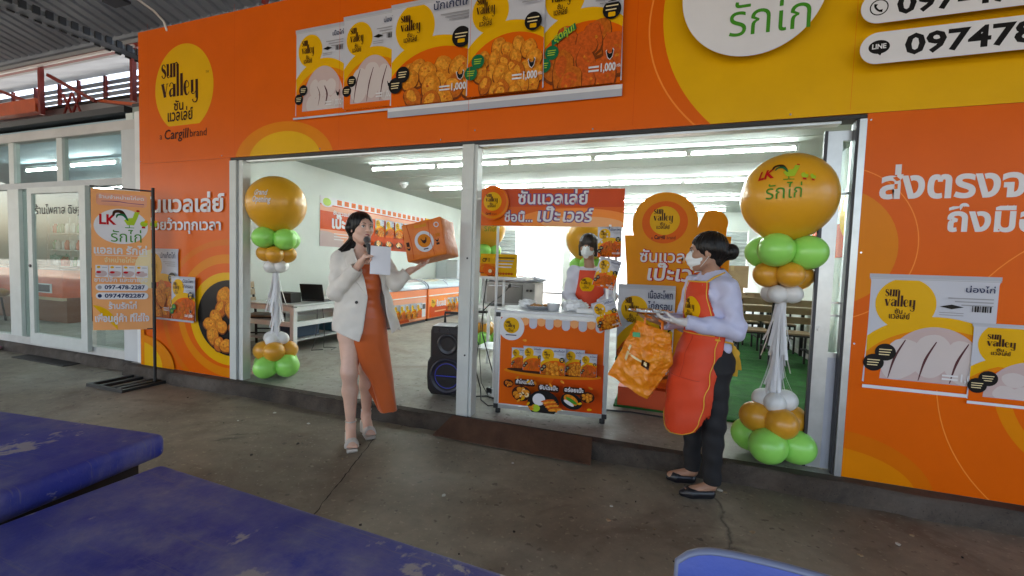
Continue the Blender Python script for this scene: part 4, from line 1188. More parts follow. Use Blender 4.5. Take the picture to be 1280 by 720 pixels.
for x in (.03, KW - .03):
    for y in (.03, KD - .03):
        kpart('foot', lambda b: b.lathe([(0, 0), (.022, 0), (.022, .03), (.012, .045), (0, .045)], M_rubber, n=14, T=KT @ Matrix.Translation((x, y, 0))))
for (x, z) in ((.016, .83), (KW - .016, .83), (.016, .062), (KW - .016, .062)):
    kpart('corner_block', lambda b: b.box(x - .02, x + .02, -.004, .03, z - .02, z + .02, M_black, KT, bev=.004))
kpart('counter_top', lambda b: b.box(-.012, KW + .012, -.012, KD + .012, .847, .866, mat('counter_laminate', (.62, .64, .66), .3), KT, bev=.003))
fp = kpart('front_panel', lambda b: b.box(.034, KW - .034, .004, .009, .080, .813, M_white_plastic, KT))
kpart('side_panel', lambda b: b.box(KW - .014, KW - .009, .034, KD - .034, .08, .813, M_white_plastic, KT))
kpart('side_panel', lambda b: b.box(.009, .014, .034, KD - .034, .08, .813, M_white_plastic, KT))
PW, PH = KW - .068, .733
KF = KT @ frame((.034, .0035, .080), (1, 0, 0), (0, 0, 1))
g = Gfx('board', clip=[(0, 0), (PW, 0), (PW, PH), (0, PH)])
g.rect(0, 0, PW, PH, 'white'); g.rect(.006, .006, PW - .006, PH - .006, 'orange'); g.ell(PW * .9, .1, .35, .3, 'deep_orange', n=32)
n_ = 10
for k in range(n_):
    x0 = .175 + k * .0665; c = 'pack_white' if k % 2 else 'pale_orange'; dp = .085 if k % 2 else .062
    g.rect(x0, PH - dp + .03, x0 + .0655, PH - .006, c); g.ell(x0 + .0327, PH - dp + .031, .0327, .033, c, n=24)
g.ell(.095, PH - .085, .108, .108, 'white', n=48); g.ell(.095, PH - .07, .066, .066, 'yellow', n=36); swash_logo(g, .045, PH - .085, .022); g.rect(.05, PH - .153, .14, PH - .145, 'navy')
g.ell(.44, .292, .395, .038, 'amber', n=48); g.ell(.44, .302, .37, .024, 'dark_brown', n=48)
for q in ((.105, .318, .125, .165, 'crispy', 'ไก่แผ่น'), (.205, .306, .16, .200, 'strip', 'ไก่แท่ง'), (.545, .300, .155, .205, 'pop', 'ไก่ป๊อป'), (.672, .300, .125, .185, 'crispy', 'สะโพก'), (.355, .300, .200, .215, 'nugget', 'นักเก็ตไก่')):
    pack_art(g, q[0], q[1], q[2], q[3], (q[5],), q[4], 70 + int(q[0] * 50), weight=False)
for q in ((.155, .195, .17, 'คำไหนก็เป๊ะ', .0), (.345, .165, .17, 'จับไรเป๊ะ', .0), (.545, .165, .17, 'อร่อยเป๊ะ', .0)):
    g.rrect(q[0], q[1], q[0] + q[2], q[1] + .055, .02, 'dark_brown'); g.text(q[3], q[0] + .012, q[1] + .018, .026, 'white', bold=.03, w=q[2] - .024)
for cx, cy, r, sd, cols in ((.105, .205, .036, 1, ['food_red', 'food_brown']), (.215, .135, .068, 2, ['food_gold', 'cream', 'food_light']), (.735, .155, .048, 5, ['food_gold', 'food_brown'])):
    g.ell(cx, cy, r * 1.15, r * .92, 'dark_brown', n=36); blobs(g, cx, cy, r * .7, r * .5, 9, cols, r * .28, 80 + sd)
g.ell(.395, .075, .125, .105, 'black', n=44); g.ell(.36, .105, .05, .048, 'white', n=28); g.ell(.335, .035, .036, .03, 'lime', n=20)
for k in range(6): g.ell(.43 + .012 * k, .10 - .013 * k, .055, .011, ('food_red', 'food_light')[k % 2], n=18, rot=.2)
g.ell(.615, .115, .085, .062, 'black', n=40, rot=-.3); g.ell(.61, .125, .06, .036, 'food_gold', n=24, rot=-.5); g.ell(.615, .12, .05, .014, 'green', n=20, rot=-.5); g.ell(.595, .10, .045, .014, 'white', n=20, rot=-.5)
rr = random.Random(4)
for k in range(16):
    x, y = (rr.uniform(.05, .82), rr.choice([rr.uniform(.56, .63), rr.uniform(.02, .12), rr.uniform(.22, .27)]))
    g.ell(x, y, .018, .009, rr.choice(['food_light', 'food_gold', 'yellow']), n=12, rot=rr.uniform(-1, 1), wob=.2, seed=k)
g.build('printed_sheet', KF, fp)
for x, xl in ((-.10, -.06), (KW + .03, KW - .0)):
    kpart('pole', lambda b: (b.tube([(x, .36, .02 if x < 0 else .86), (x, .36, 1.92)], .0125, M_white_plastic, n=12, T=KT), b.box(min(x, .0) if x < 0 else KW, .03 if x < 0 else x, .352, .368, .81, .83, M_alu, KT)))
hd = kpart('header_board', lambda b: b.prism([(-.255, 1.585), (.995, 1.585), (.995, 1.89), (.985, 1.905), (.97, 1.91), (-.255, 1.91)], -.012, M_white_plastic, KT @ frame((0, .335, 0), (1, 0, 0), (0, 0, 1))))
HF = KT @ frame((-.255, .3345, 1.585), (1, 0, 0), (0, 0, 1))
g = Gfx('vinyl', clip=[(0, 0), (1.25, 0), (1.25, .325), (0, .325)])
g.rect(0, 0, 1.25, .325, 'orange'); g.rect(0, .17, 1.25, .325, 'deep_orange'); g.ell(.85, .05, .5, .11, 'line_orange', n=40); g.ell(.9, .03, .35, .06, 'pale_orange', n=40)
for s_, bo, c in ((0, .075, 'purple'), (1, .02, 'white')):
    g.text('ซันแวลเล่ย์', .335, .195, .088, c, bold=bo, w=.615); g.text('ชื่อนี้...', .215, .040, .066, c, bold=bo, w=.26); g.text('เป๊ะ', .510, .045, .092, c, bold=bo, w=.20, slant=.12); g.text('เวอร์', .735, .045, .088, c, bold=bo, w=.25, slant=.12)
g.build('printed_sheet', HF, hd)
rd = kpart('roundel', lambda b: b.prism([(.085 + .150 * math.cos(2 * PI * k / 48), 1.785 + .150 * math.sin(2 * PI * k / 48)) for k in range(48)], .012, M_board, KT @ frame((-.23, .320, 0), (1, 0, 0), (0, 0, 1))))
g = Gfx('vinyl'); g.ell(0, 0, .15, .15, 'orange', n=48); g.ell(0, 0, .14, .14, 'amber', n=48); g.ell(0, .01, .128, .128, 'orange', n=48); g.ell(0, .012, .082, .082, 'yellow', n=40); swash_logo(g, -.062, .01, .030); g.text('Cargill', -.06, -.105, .016, 'dark_brown', bold=.03, w=.05); g.text('brand', .0, -.105, .013, 'dark_brown', w=.04)
g.build('printed_sheet', KT @ frame((-.145, .3075, 1.785), (1, 0, 0), (0, 0, 1)), rd)

# things on the counter
def at_k(x, y, z=.867): return KT @ Vector((x, y, z))
t = thing('foil_tray', 'shiny foil tray of fried pieces on the kiosk counter near its left end', 'tray', at_k(.32, .2))
b = MB(); b.lathe([(0, .004), (.085, .004), (.11, .035), (.118, .035), (.112, .031), (.088, 0), (0, 0)], M_foil, n=24); b.build('tray', t)
b = MB(); rr = random.Random(2)
for k in range(14): b.ball((rr.uniform(-.06, .06), rr.uniform(-.06, .06), .022 + rr.random() * .015), (.02, .017, .013), mat('fried_crumb', (.42, .19, .05), .6, var=.3, vs=40), nu=10, nv=7)
b.build('food', t)
def crumpled(name, label, loc, r, h, seed, m=None):
    rr = random.Random(seed); ph = [rr.uniform(0, 6) for _ in range(6)]
    b = MB(); b.ball((0, 0, h * .5), (r, r * .75, h * .55), m or mat('thin_plastic_bag', (.82, .83, .84), .22, trans=.0), nu=36, nv=22,
                     f=lambda p, d: p * (1 + .16 * math.sin(9 * d.x + ph[0]) * math.sin(8 * d.y + ph[1]) + .10 * math.sin(17 * d.z + ph[2] + 6 * d.x) + .06 * math.sin(31 * d.y + ph[3])))
    o = b.build(name); o.location = loc; tag(o, label, 'plastic bag'); return o
crumpled('plastic_bag', 'crumpled white plastic bag on the kiosk counter before the helper', at_k(.62, .24), .11, .085, 3)
crumpled('plastic_bag', 'small white crumpled bag at the left of the kiosk counter beside the foil tray', at_k(.20, .30), .075, .07, 9)
t = thing('plastic_tub', 'low clear tub with a lid in the middle of the kiosk counter', 'tub', at_k(.45, .17))
b = MB(); b.lathe([(0, 0), (.045, 0), (.055, .055), (.058, .057), (.058, .062), (0, .062)], mat('frosted_tub', (.7, .72, .74), .3), n=24); b.build('tub', t)
t = thing('glove_box', 'white carton lying on the right part of the kiosk counter', 'carton', at_k(.74, .12), .1)
b = MB(); b.box(-.09, .09, -.05, .05, 0, .035, M_white_plastic, bev=.004); b.build('carton', t)
b = MB(); b.box(-.03, .03, -.012, .012, .0352, .0358, M_foil); b.build('opening', t)
# small yellow price sign on its own pole
t = thing('price_sign', 'small yellow sign with an orange chicken picture on a white shelf left of the helper', 'sign', (-1.42, .62, .12))
b = MB(); b.box(-1.62, -1.26, .60, .612, 1.245, 1.455, M_white_plastic); world_parent(b.build('board'), t)
g = Gfx('board'); g.rect(0, 0, .36, .21, 'yellow'); g.rect(0, 0, .15, .12, 'amber'); blobs(g, .075, .065, .05, .03, 5, ['orange', 'food_red'], .04, 91, hi='amber'); g.ell(.075, .06, .05, .045, 'orange', n=24); g.ell(.10, .05, .018, .018, 'cream', n=14)
g.text('CP 1', .02, .135, .03, 'dark_brown', bold=.03, w=.07)
for k in range(4): g.rect(.16 + .02 * (k % 2), .17 - .028 * k, .34 - .01 * k, .180 - .028 * k, ('dark_brown', 'grey', 'white', 'white')[k])
for k in range(6): g.ell(.18 + .027 * k, .03, .014, .011, ('food_red', 'food_brown')[k % 2], n=12)
world_parent(g.build('printed_sheet', frame((-1.62, .5995, 1.245), (1, 0, 0), (0, 0, 1))), t)
b = MB(); b.box(-1.66, -1.16, .56, .80, 1.222, 1.244, M_white_plastic); world_parent(b.build('shelf'), t)
b = MB(); b.tube([(-1.41, .68, .12), (-1.41, .68, 1.222)], .013, M_white_plastic, n=12); b.lathe([(0, 0), (.12, 0), (.12, .012), (.02, .02), (0, .02)], M_white_plastic, T=Matrix.Translation((-1.41, .68, .12))); world_parent(b.build('pole'), t)
# steel prep table with a grey warmer behind the kiosk
t = thing('prep_table', 'steel work table with a paper covered grey food warmer behind the kiosk', 'table', (-1.62, 1.5, .12))
b = MB(); b.box(-2.05, -1.1, 1.35, 1.85, .86, .89, M_alu)
for x in (-2.02, -1.13):
    for y in (1.38, 1.82): b.box(x - .015, x + .015, y - .015, y + .015, .12, .86, M_alu)
b.box(-2.02, -1.13, 1.38, 1.82, .38, .395, M_alu); world_parent(b.build('frame'), t)
t = thing('food_warmer', 'boxy grey steel food warmer on the work table behind the kiosk', 'food warmer', (-1.6, 1.6, .89))
b = MB(); b.box(-1.92, -1.32, 1.42, 1.8, .905, 1.17, mat('warmer_grey', (.28, .28, .27), .4, .5, var=.15, vs=5), bev=.01); world_parent(b.build('body'), t)
b = MB(); b.box(-1.88, -1.46, 1.408, 1.419, .93, 1.14, mat('warmer_glass', (.20, .20, .19), .15, .2)); b.tube([(-1.86, 1.40, 1.12), (-1.48, 1.40, 1.12)], .008, M_chrome, n=8); world_parent(b.build('door'), t)
for x in (-1.40, -1.36):
    b = MB(); b.tube([(x, 1.418, 1.08), (x, 1.40, 1.08)], .014, M_black, n=12); world_parent(b.build('knob'), t)
crumpled('paper_sheet', 'crumpled white paper spread over the grey food warmer', (-1.62, 1.6, 1.165), .34, .06, 12, M_paper)
t = thing('microphone_stand', 'thin black gooseneck microphone bent up beside the small yellow sign', 'microphone', (-1.50, .95, .9))
b = MB(); b.tube([(-1.75, 1.0, .87), (-1.66, .96, .95), (-1.52, .93, 1.05), (-1.44, .92, 1.14)], .006, M_black, n=8); b.ball((-1.435, .92, 1.15), (.016, .016, .022), M_black); b.lathe([(0, 0), (.05, 0), (.05, .02), (0, .025)], M_black, T=Matrix.Translation((-1.75, 1.0, .85))); world_parent(b.build('gooseneck'), t)
b = MB(); b.tube([(-1.75, 1.0, .86), (-1.755, .95, .7), (-1.73, .9, .4), (-1.62, .7, .2), (-1.45, .5, .128)], .004, M_black, n=6); world_parent(b.build('cable'), t)

# ================================================================== STANDEE
st = thing('standee', 'tall cloud topped orange cardboard standee with a giant food pack, behind the apron woman', 'standee', (.09, .9, .12))
out = [(-.20, .20), (-.34, 1.66), (-.262, 1.66), (-.275, 1.72)]
for k in range(0, 31): a = R(190 - 200 * k / 30 + 0); out.append((-.005 + .272 * math.cos(a), 1.775 + .262 * math.sin(a)))
for k in range(0, 17): a = R(115 - 135 * k / 16); out.append((.375 + .125 * math.cos(a), 1.765 + .115 * math.sin(a)))
out += [(.49, 1.655), (.53, 1.655), (.50, .20)]
SF = frame((0, .90, 0), (1, 0, 0), (0, 0, 1))
b = MB(); b.prism(out, -.018, mat('standee_core', (.6, .3, .08), .7), SF); world_parent(b.build('board'), st)
g = Gfx('board')
g.poly(out, 'standee_amber'); g.ell(-.005, 1.775, .19, .185, 'orange', n=48); g.ell(-.005, 1.79, .125, .125, 'yellow', n=44); swash_logo(g, -.098, 1.79, .044)
g.text('Cargill', -.085, 1.628, .03, 'dark_brown', bold=.03, w=.09); g.text('brand', .02, 1.628, .025, 'dark_brown', w=.07); g.text('a', -.11, 1.628, .02, 'dark_brown')
g.text('ซันแวลเล่ย์', -.20, 1.425, .085, 'red', bold=.05, w=.59); g.text('ซันแวลเล่ย์', -.20, 1.425, .085, 'white', bold=.015, w=.58)
g.text('เป๊ะเวอร์', -.13, 1.265, .11, 'red', bold=.055, w=.58, slant=.1); g.text('เป๊ะเวอร์', -.13, 1.265, .11, 'white', bold=.02, w=.57, slant=.1)
g.rect(-.24, .20, .48, .50, 'deep_orange')
world_parent(g.build('printed_sheet', SF), st)
b = MB(); b.box(-.37, .115, .868, .879, .36, 1.215, mat('pack_board', (.55, .55, .58), .6)); b.box(-.2, 0, .88, .899, .5, 1.1, M_card); world_parent(b.build('pack_cutout'), st)
g = Gfx('board'); pack_art(g, -.37, .36, .485, .86, ('เนื้อสะโพก', 'ไก่กรอบ'), 'crispy', 95, badge='dark_green'); world_parent(g.build('pack_print', frame((0, .8675, 0), (1, 0, 0), (0, 0, 1))), st)
b = MB(); b.box(-.33, .50, .80, 1.05, .131, .30, mat('standee_base', (.62, .07, .01), .6)); world_parent(b.build('base'), st)

# ================================================================== LEFT SIDE OF THE SHOP
def wood_chair(label, loc, rz, grp='wooden slat chairs'):
    t = thing('dining_chair', label, 'chair', loc, rz, grp)
    b = MB()
    for x in (-.19, .19):
        b.bar((x, -.19, 0), (x, -.19, .43), .025, .025, M_black_matte)
        b.bar((x, .19, 0), (x, .20, .45), .025, .025, M_black_matte); b.bar((x, .20, .45), (x, .25, .86), .025, .025, M_black_matte)
        b.bar((x, -.19, .21), (x, .19, .21), .018, .018, M_black_matte); b.bar((x, -.19, .418), (x, .2, .418), .022, .022, M_black_matte)
    b.bar((-.19, -.19, .418), (.19, -.19, .418), .022, .022, M_black_matte); b.bar((-.19, .2, .418), (.19, .2, .418), .022, .022, M_black_matte)
    b.build('frame', t)
    b = MB()
    for k in range(4): b.box(-.205, .205, -.205 + .103 * k, -.108 + .103 * k, .43, .448, M_wood)
    b.build('seat', t)
    b = MB()
    for z in (.58, .70, .80): b.box(-.20, .20, -.008, .010, 0, .085, M_wood, Matrix.Translation((0, .215 + (z - .58) * .12 - .012, z)) @ Matrix.Rotation(R(-6), 4, 'X'))
    b.build('backrest', t)
    return t
ch0 = wood_chair('wooden slat chair by the left wall, behind the left balloon column', (-5.22, 1.38, .12), R(115))
t = thing('desk', 'white framed desk with shelves along the left wall', 'desk', (-4.85, 2.0, .12))
b = MB()
for x in (-5.25, -4.43):
    for y in (1.13, 2.85): b.box(x - .03, x + .03, y - .03, y + .03, .12, .72, M_white_plastic)
for z in (.50, .70): b.box(-4.455, -4.405, 1.161, 2.819, z - .03, z + .03, M_white_plastic); b.box(-5.275, -5.225, 1.161, 2.819, z - .03, z + .03, M_white_plastic); b.box(-5.22, -4.46, 1.11, 1.15, z - .03, z + .03, M_white_plastic)
world_parent(b.build('frame'), t)
b = MB(); b.box(-5.29, -4.39, 1.09, 2.89, .731, .755, mat('desk_top', (.55, .57, .57), .25, var=.06, vs=3), bev=.004); world_parent(b.build('desk_top'), t)
b = MB(); b.box(-5.22, -4.46, 1.16, 2.82, .27, .29, mat('desk_shelf', (.45, .46, .46), .4)); world_parent(b.build('shelf'), t)
t = thing('laptop', 'open black laptop with its back to the opening on the white desk', 'laptop', (-4.66, 1.78, .756), R(12))
b = MB(); b.box(-.17, .17, -.12, .12, 0, .018, M_black, bev=.003); b.build('base', t)
b = MB(); b.box(-.17, .17, -.004, .006, 0, .23, M_black, Matrix.Translation((0, -.118, .02)) @ Matrix.Rotation(R(14), 4, 'X'), bev=.002); b.build('lid', t)
t = thing('cash_box', 'small black box printer on the near end of the white desk', 'printer', (-4.77, 1.36, .756), R(6))
b = MB(); b.box(-.13, .13, -.10, .10, 0, .135, M_black_matte, bev=.008); b.build('body', t)
b = MB(); b.box(-.09, .09, -.103, -.1005, .085, .10, M_dark_metal); b.build('slot', t)
t = thing('desk_telephone', 'black desk device raised behind the laptop next to the host', 'telephone', (-4.75, 2.35, .756), R(20))
b = MB(); b.box(-.10, .10, -.08, .08, 0, .05, M_black, bev=.01); b.bar((0, .02, .05), (.03, .02, .19), .05, .03, M_black); b.box(-.06, .10, -.02, .06, .17, .25, M_black, bev=.015); b.build('body', t)
for k, (x, y, z, sx, sy, sz, m, lab) in enumerate(((-4.75, 1.5, .291, .18, .22, .16, mat('navy_plastic', (.02, .05, .10), .5), 'dark navy bag on the lower shelf of the white desk, nearest the front'), (-4.72, 2.3, .291, .2, .3, .14, mat('teal_plastic', (.03, .12, .16), .5), 'teal crate on the lower shelf of the white desk'),
        (-4.74, 2.66, .291, .18, .1, .2, mat('orange_plastic', (.7, .16, .03), .5), 'orange carton at the far end of the desk shelf'))):
    o = thing('storage_crate', lab, 'crate', (x, y, z)); b = MB(); b.box(-sx, sx, -sy, sy, 0, sz, m, bev=.012); b.build('body', o); b = MB(); b.box(-sx - .008, sx + .008, -sy - .008, sy + .008, sz - .025, sz - .005, m, bev=.004); b.build('rim', o)
t = thing('floor_cable', 'loose black cables hanging below the white desk', 'cable', (-4.5, 1.5, .12)); b = MB()
b.tube([(-4.5, 1.6, .70), (-4.48, 1.58, .4), (-4.47, 1.5, .15), (-4.4, 1.4, .128), (-4.3, 1.5, .128)], .005, M_black, n=6); b.tube([(-4.5, 1.7, .70), (-4.46, 1.7, .3), (-4.4, 1.62, .128), (-4.25, 1.7, .128), (-4.2, 1.55, .128)], .005, M_black, n=6); world_parent(b.build('cord'), t)

# chest freezers
M_frz = mat('freezer_orange', (.74, .17, .02), .35, var=.04, vs=2)
M_ice = mat('frosty_glass_lid', (.50, .58, .62), .08, 0.0, coat=.5, rgb2=(.62, .68, .70), vs=5)
def freezer(y0, label, art):
    t = thing('chest_freezer', label, 'freezer', (-4.92, y0 + .85, .12), group='orange chest freezers')
    y1 = y0 + 1.70
    b = MB(); b.box(-5.26, -4.60, y0, y1, .17, .80, M_frz, bev=.015); world_parent(b.build('body'), t)
    b = MB(); b.box(-5.24, -4.62, y0 + .02, y1 - .02, .12, .169, M_black); world_parent(b.build('plinth'), t)
    b = MB(); b.box(-4.599, -4.592, y0 + .02, y1 - .02, .645, .665, M_white_plastic); b.box(-5.27, -4.585, y0 - .0, y1, .801, .835, M_alu_grey, bev=.008); world_parent(b.build('rim'), t)
    b = MB(); V = []; F = []
    prof = [(-4.59, .836), (-4.62, .89), (-4.70, .945), (-4.82, .98), (-4.96, .99), (-5.10, .985), (-5.24, .97), (-5.25, .836)]
    for y in (y0 + .05, y1 - .05):
        V += [(x, y, z) for x, z in prof]
    b.add(V, [(i, i + 1, 9 + i, 8 + i) for i in range(7)] + [tuple(range(7, -1, -1)), tuple(range(8, 16))], M_ice, False); world_parent(b.build('glass_lid'), t)
    for y in (y0 + .02, (y0 + y1) / 2, y1 - .02):
        b = MB(); V = []
        for yy in (y - .022, y + .022): V += [(x + .008 * (1 if x > -5 else -1), yy, z + (.010 if z > .84 else 0)) for x, z in prof]
        b.add(V, [(i, i + 1, 9 + i, 8 + i) for i in range(7)] + [tuple(range(7, -1, -1)), tuple(range(8, 16))], M_alu_grey); world_parent(b.build('lid_rail'), t)
    g = Gfx('vinyl', clip=[(0, 0), (1.6, 0), (1.6, .44), (0, .44)])
    g.rect(0, 0, 1.6, .44, 'salmon' if art == 'packs' else 'line_orange'); g.ell(.3, .0, .7, .25, 'deep_orange', n=40)
    if art == 'packs':
        for k in range(6): pack_art(g, .30 + .16 * k, .06, .2, .30, ('ไก่',), ('nugget', 'pop', 'strip')[k % 3], 120 + k, weight=False)
    else:
        g.ell(.16, .30, .09, .09, 'yellow', n=28); swash_logo(g, .10, .30, .03, thai=False); g.text('ซันแวลเล่ย์', .30, .22, .11, 'white', bold=.03, w=.44); g.rect(.22, .10, .72, .13, 'pale_orange')
        for k in range(5): pack_art(g, .80 + .15 * k, .08, .19, .30, ('ไก่',), ('nugget', 'pop', 'strip')[k % 3], 130 + k, weight=False)
    world_parent(g.build('printed_sheet', frame((-4.5985, y0 + .05, .19), (0, 1, 0), (0, 0, 1))), t)
    b = MB(); b.box(-4.598, -4.590, y1 - .2, y1 - .06, .24, .52, M_alu); b.box(-4.5895, -4.585, y1 - .18, y1 - .08, .40, .50, M_black); world_parent(b.build('control_panel'), t)
freezer(3.02, 'orange chest freezer with a curved glass lid, nearer the host, pictured with packs', 'packs')
freezer(4.78, 'farther orange chest freezer with white lettering on its front, next to the centre post', 'text')
t = thing('metal_cabinet', 'pale grey metal cabinet beyond the freezers, below the orange box', 'cabinet', (-5.3, 7.1, .12))
b = MB(); b.box(-5.62, -5.0, 6.9, 7.4, .15, 1.44, mat('cabinet_grey', (.40, .44, .46), .4, .2, var=.06, vs=3), bev=.01); world_parent(b.build('body'), t)
for y in (6.899,):
    b = MB(); b.box(-5.60, -5.32, 6.885, 6.899, .2, 1.4, mat('cabinet_door_grey', (.46, .50, .52), .4, .2)); world_parent(b.build('door'), t)
    b = MB(); b.box(-5.30, -5.02, 6.885, 6.899, .2, 1.4, _MATS['cabinet_door_grey']); world_parent(b.build('door'), t)

# ================================================================== LOUDSPEAKER AND CABLES
sp = thing('loudspeaker', 'black trolley loudspeaker with a blue lit woofer behind the centre post', 'loudspeaker', (-1.83, .47, .12), R(10))
outl = [(-.15, .03), (.15, .03), (.185, .08), (.195, .2), (.19, .33), (.165, .38), (.165, .62), (.15, .665), (-.15, .665), (-.165, .62), (-.165, .38), (-.19, .33), (-.195, .2), (-.185, .08)]
b = MB(); b.prism(outl, .28, M_black, frame((0, .14, 0), (1, 0, 0), (0, 0, 1))); b.build('cabinet', sp, bevel=.015)
M_blue = mat('blue_led_ring', (.02, .03, .25), .4, emit=(.05, .08, 1.0), es=0.03)
b = MB(); T_ = frame((0, -.142, .21), (1, 0, 0), (0, 0, 1)); b.lathe([(.165, .0), (.16, .012), (.145, .012), (.12, -.012), (.05, -.03), (0, -.028)], mat('speaker_cone', (.015, .015, .03), .35), T=T_); b.build('woofer', sp)
b = MB(); b.lathe([(.105, -.012), (.112, .001), (.120, -.006)], M_blue, T=T_); b.box(-.10, .10, -.003, .003, .004, .007, M_blue, T_); b.build('light_ring', sp)
b = MB(); T_ = frame((0, -.142, .50), (1, 0, 0), (0, 0, 1)); b.lathe([(.10, .0), (.095, .01), (.08, .01), (.05, -.01), (0, -.012)], mat('speaker_cone_small', (.02, .02, .025), .3), T=T_); b.build('tweeter', sp)
b = MB()
for x in (-.09, 0, .09): b.tube([(x, -.142, .625), (x, -.158, .625)], .014, M_dark_metal, n=12)
b.box(-.13, .13, -.1445, -.1425, .600, .650, M_dark_metal); b.build('control_panel', sp)
b = MB(); b.tube([(.11, .11, .66), (.11, .11, .76), (-.11, .11, .76), (-.11, .11, .66)], .013, M_black, n=10); b.build('trolley_handle', sp)
for x in (-.15, .15):
    b = MB(); b.tube([(x - .02, .13, .04), (x + .02, .13, .04)], .04, M_rubber, n=16); b.build('wheel', sp)
b = MB(); b.tube([(.2, .0, .55), (.25, .02, .5), (.22, .05, .3)], .006, M_black, n=6); b.build('strap', sp)
t = thing('sheet_of_paper', 'white sheet of paper lying on top of the black loudspeaker', 'paper', (-1.86, .42, .788), R(14)); b = MB(); b.box(-.10, .10, -.13, .07, 0, .002, M_paper); b.build('sheet', t)
t = thing('power_adapter', 'black power adapter and plugs on the floor between loudspeaker and kiosk', 'adapter', (-1.49, .66, .12)); b = MB(); b.box(-.05, .05, -.03, .03, 0, .06, M_black, bev=.008); b.box(-.02, .05, .035, .06, 0, .05, M_black, bev=.006); b.build('body', t); b = MB(); b.tube([(0, 0, .06), (.02, .02, .11), (.05, .0, .10), (.04, -.03, .05), (.0, -.05, .008)], .005, M_black, n=6); b.build('cord', t)
t = thing('floor_cable', 'black cable looping on the floor from the loudspeaker to the kiosk foot', 'cable', (-1.5, .45, .12)); b = MB()
b.tube([(-1.63, .55, .4), (-1.55, .52, .2), (-1.50, .42, .127), (-1.38, .30, .127), (-1.30, .34, .127), (-1.36, .48, .127), (-1.5, .55, .127), (-1.6, .48, .127)], .006, M_black, n=8); world_parent(b.build('cord'), t)
t = thing('floor_cable', 'black cable hanging along the left side of the kiosk', 'cable', (-1.4, .5, .12)); b = MB()
b.tube([(-1.60, .72, 1.22), (-1.62, .70, 1.0), (-1.61, .66, .7), (-1.50, .6, .45), (-1.38, .52, .2), (-1.33, .5, .128), (-1.2, .46, .128)], .006, M_black, n=8); world_parent(b.build('cord'), t)
t = thing('floor_cable', 'black cable along the front edge of the green turf', 'cable', (.1, .75, .12)); b = MB()
b.tube([(-.42, .62, .128), (-.2, .66, .128), (.1, .64, .128), (.3, .68, .128), (.55, .70, .128)], .007, M_black, n=8); world_parent(b.build('cord'), t)
t = thing('floor_cable', 'thin white cable lying on the turf beside the right balloon column', 'cable', (.5, 1, .14)); b = MB()
b.tube([(.38, 1.6, .148), (.42, 1.3, .148), (.5, 1.05, .148), (.56, .86, .148)], .005, M_cable_white, n=8); world_parent(b.build('cord'), t)

# ================================================================== TURF, RAMP, TABLES AT THE RIGHT
M_turf = mat('artificial_turf', (.012, .095, .014), .9, rgb2=(.024, .165, .022), vs=9, bump=.9, bs=240)
b = MB(); rr = random.Random(11)
def turf_z(x, y):
    return .134 + .012 * max(0, math.sin(y * 9.0 + .5 * math.sin(x * 2))) ** 6 + .003 * math.sin(x * 7 + y * 3)
b.grid(60, 150, lambda u, v: (-.36 + 2.385 * u, .78 + 6.2 * v + .02 * math.sin(u * 9) * (v < .01), turf_z(-.36 + 2.385 * u, .78 + 6.2 * v)), M_turf)
b.box(-.36, 2.025, .775, .785, .121, .137, M_turf)
o = b.build('artificial_turf'); tag(o, 'bright green artificial turf mat covering the floor at the right of the shop', 'turf mat')
t = thing('metal_ramp', 'rusty brown steel ramp plate lying over the kerb in front of the kiosk', 'ramp', (-1.0, -.12, 0))
M_rust = mat('rusty_plate', (.050, .022, .013), .55, .3, rgb2=(.10, .048, .028), vs=5, bump=.5, bs=40)
b = MB(); b.add([(-1.54, -.07, .128), (-.42, -.07, .128), (-.40, -.235, .010), (-1.63, -.215, .010), (-1.54, -.07, .136), (-.42, -.07, .136), (-.40, -.235, .018), (-1.63, -.215, .018)], [(0, 1, 2, 3), (7, 6, 5, 4), (0, 4, 5, 1), (1, 5, 6, 2), (2, 6, 7, 3), (3, 7, 4, 0)], M_rust); world_parent(b.build('plate'), t)
b = MB()
for x in (-1.4, -.9, -.5): b.add([(x, -.11, .005), (x + .01, -.11, .005), (x + .01, -.20, .005), (x, -.20, .005), (x, -.11, .105), (x + .01, -.11, .105), (x + .01, -.20, .026), (x, -.20, .026)], [(0, 1, 2, 3), (7, 6, 5, 4), (0, 4, 5, 1), (1, 5, 6, 2), (2, 6, 7, 3), (3, 7, 4, 0)], M_rust)
world_parent(b.build('rib'), t)
def dining_table(label, loc, rz):
    t = thing('dining_table', label, 'table', loc, rz, 'wooden dining tables')
    b = MB()
    for k in range(5): b.box(-.5, .5, -.30 + .122 * k, -.184 + .122 * k, .735, .755, M_wood)
    b.build('table_top', t)
    b = MB()
    for x in (-.47, .47):
        for y in (-.27, .27): b.box(x - .02, x + .02, y - .02, y + .02, 0, .734, M_black_matte)
    for y in (-.27, .27): b.box(-.449, .449, y - .015, y + .015, .70, .733, M_black_matte); 
    for x in (-.47, .47): b.box(x - .015, x + .015, -.249, .249, .70, .733, M_black_matte); b.box(x - .012, x + .012, -.249, .249, .10, .124, M_black_matte)
    b.build('frame', t); return t
tb = dining_table('wood slat table with black legs nearest the right wall on the turf', (1.52, 4.02, .145), 0)
dup(tb, (1.30, 5.7, .145), 0, 'wood slat table farther back on the turf, beside the cardboard boxes')
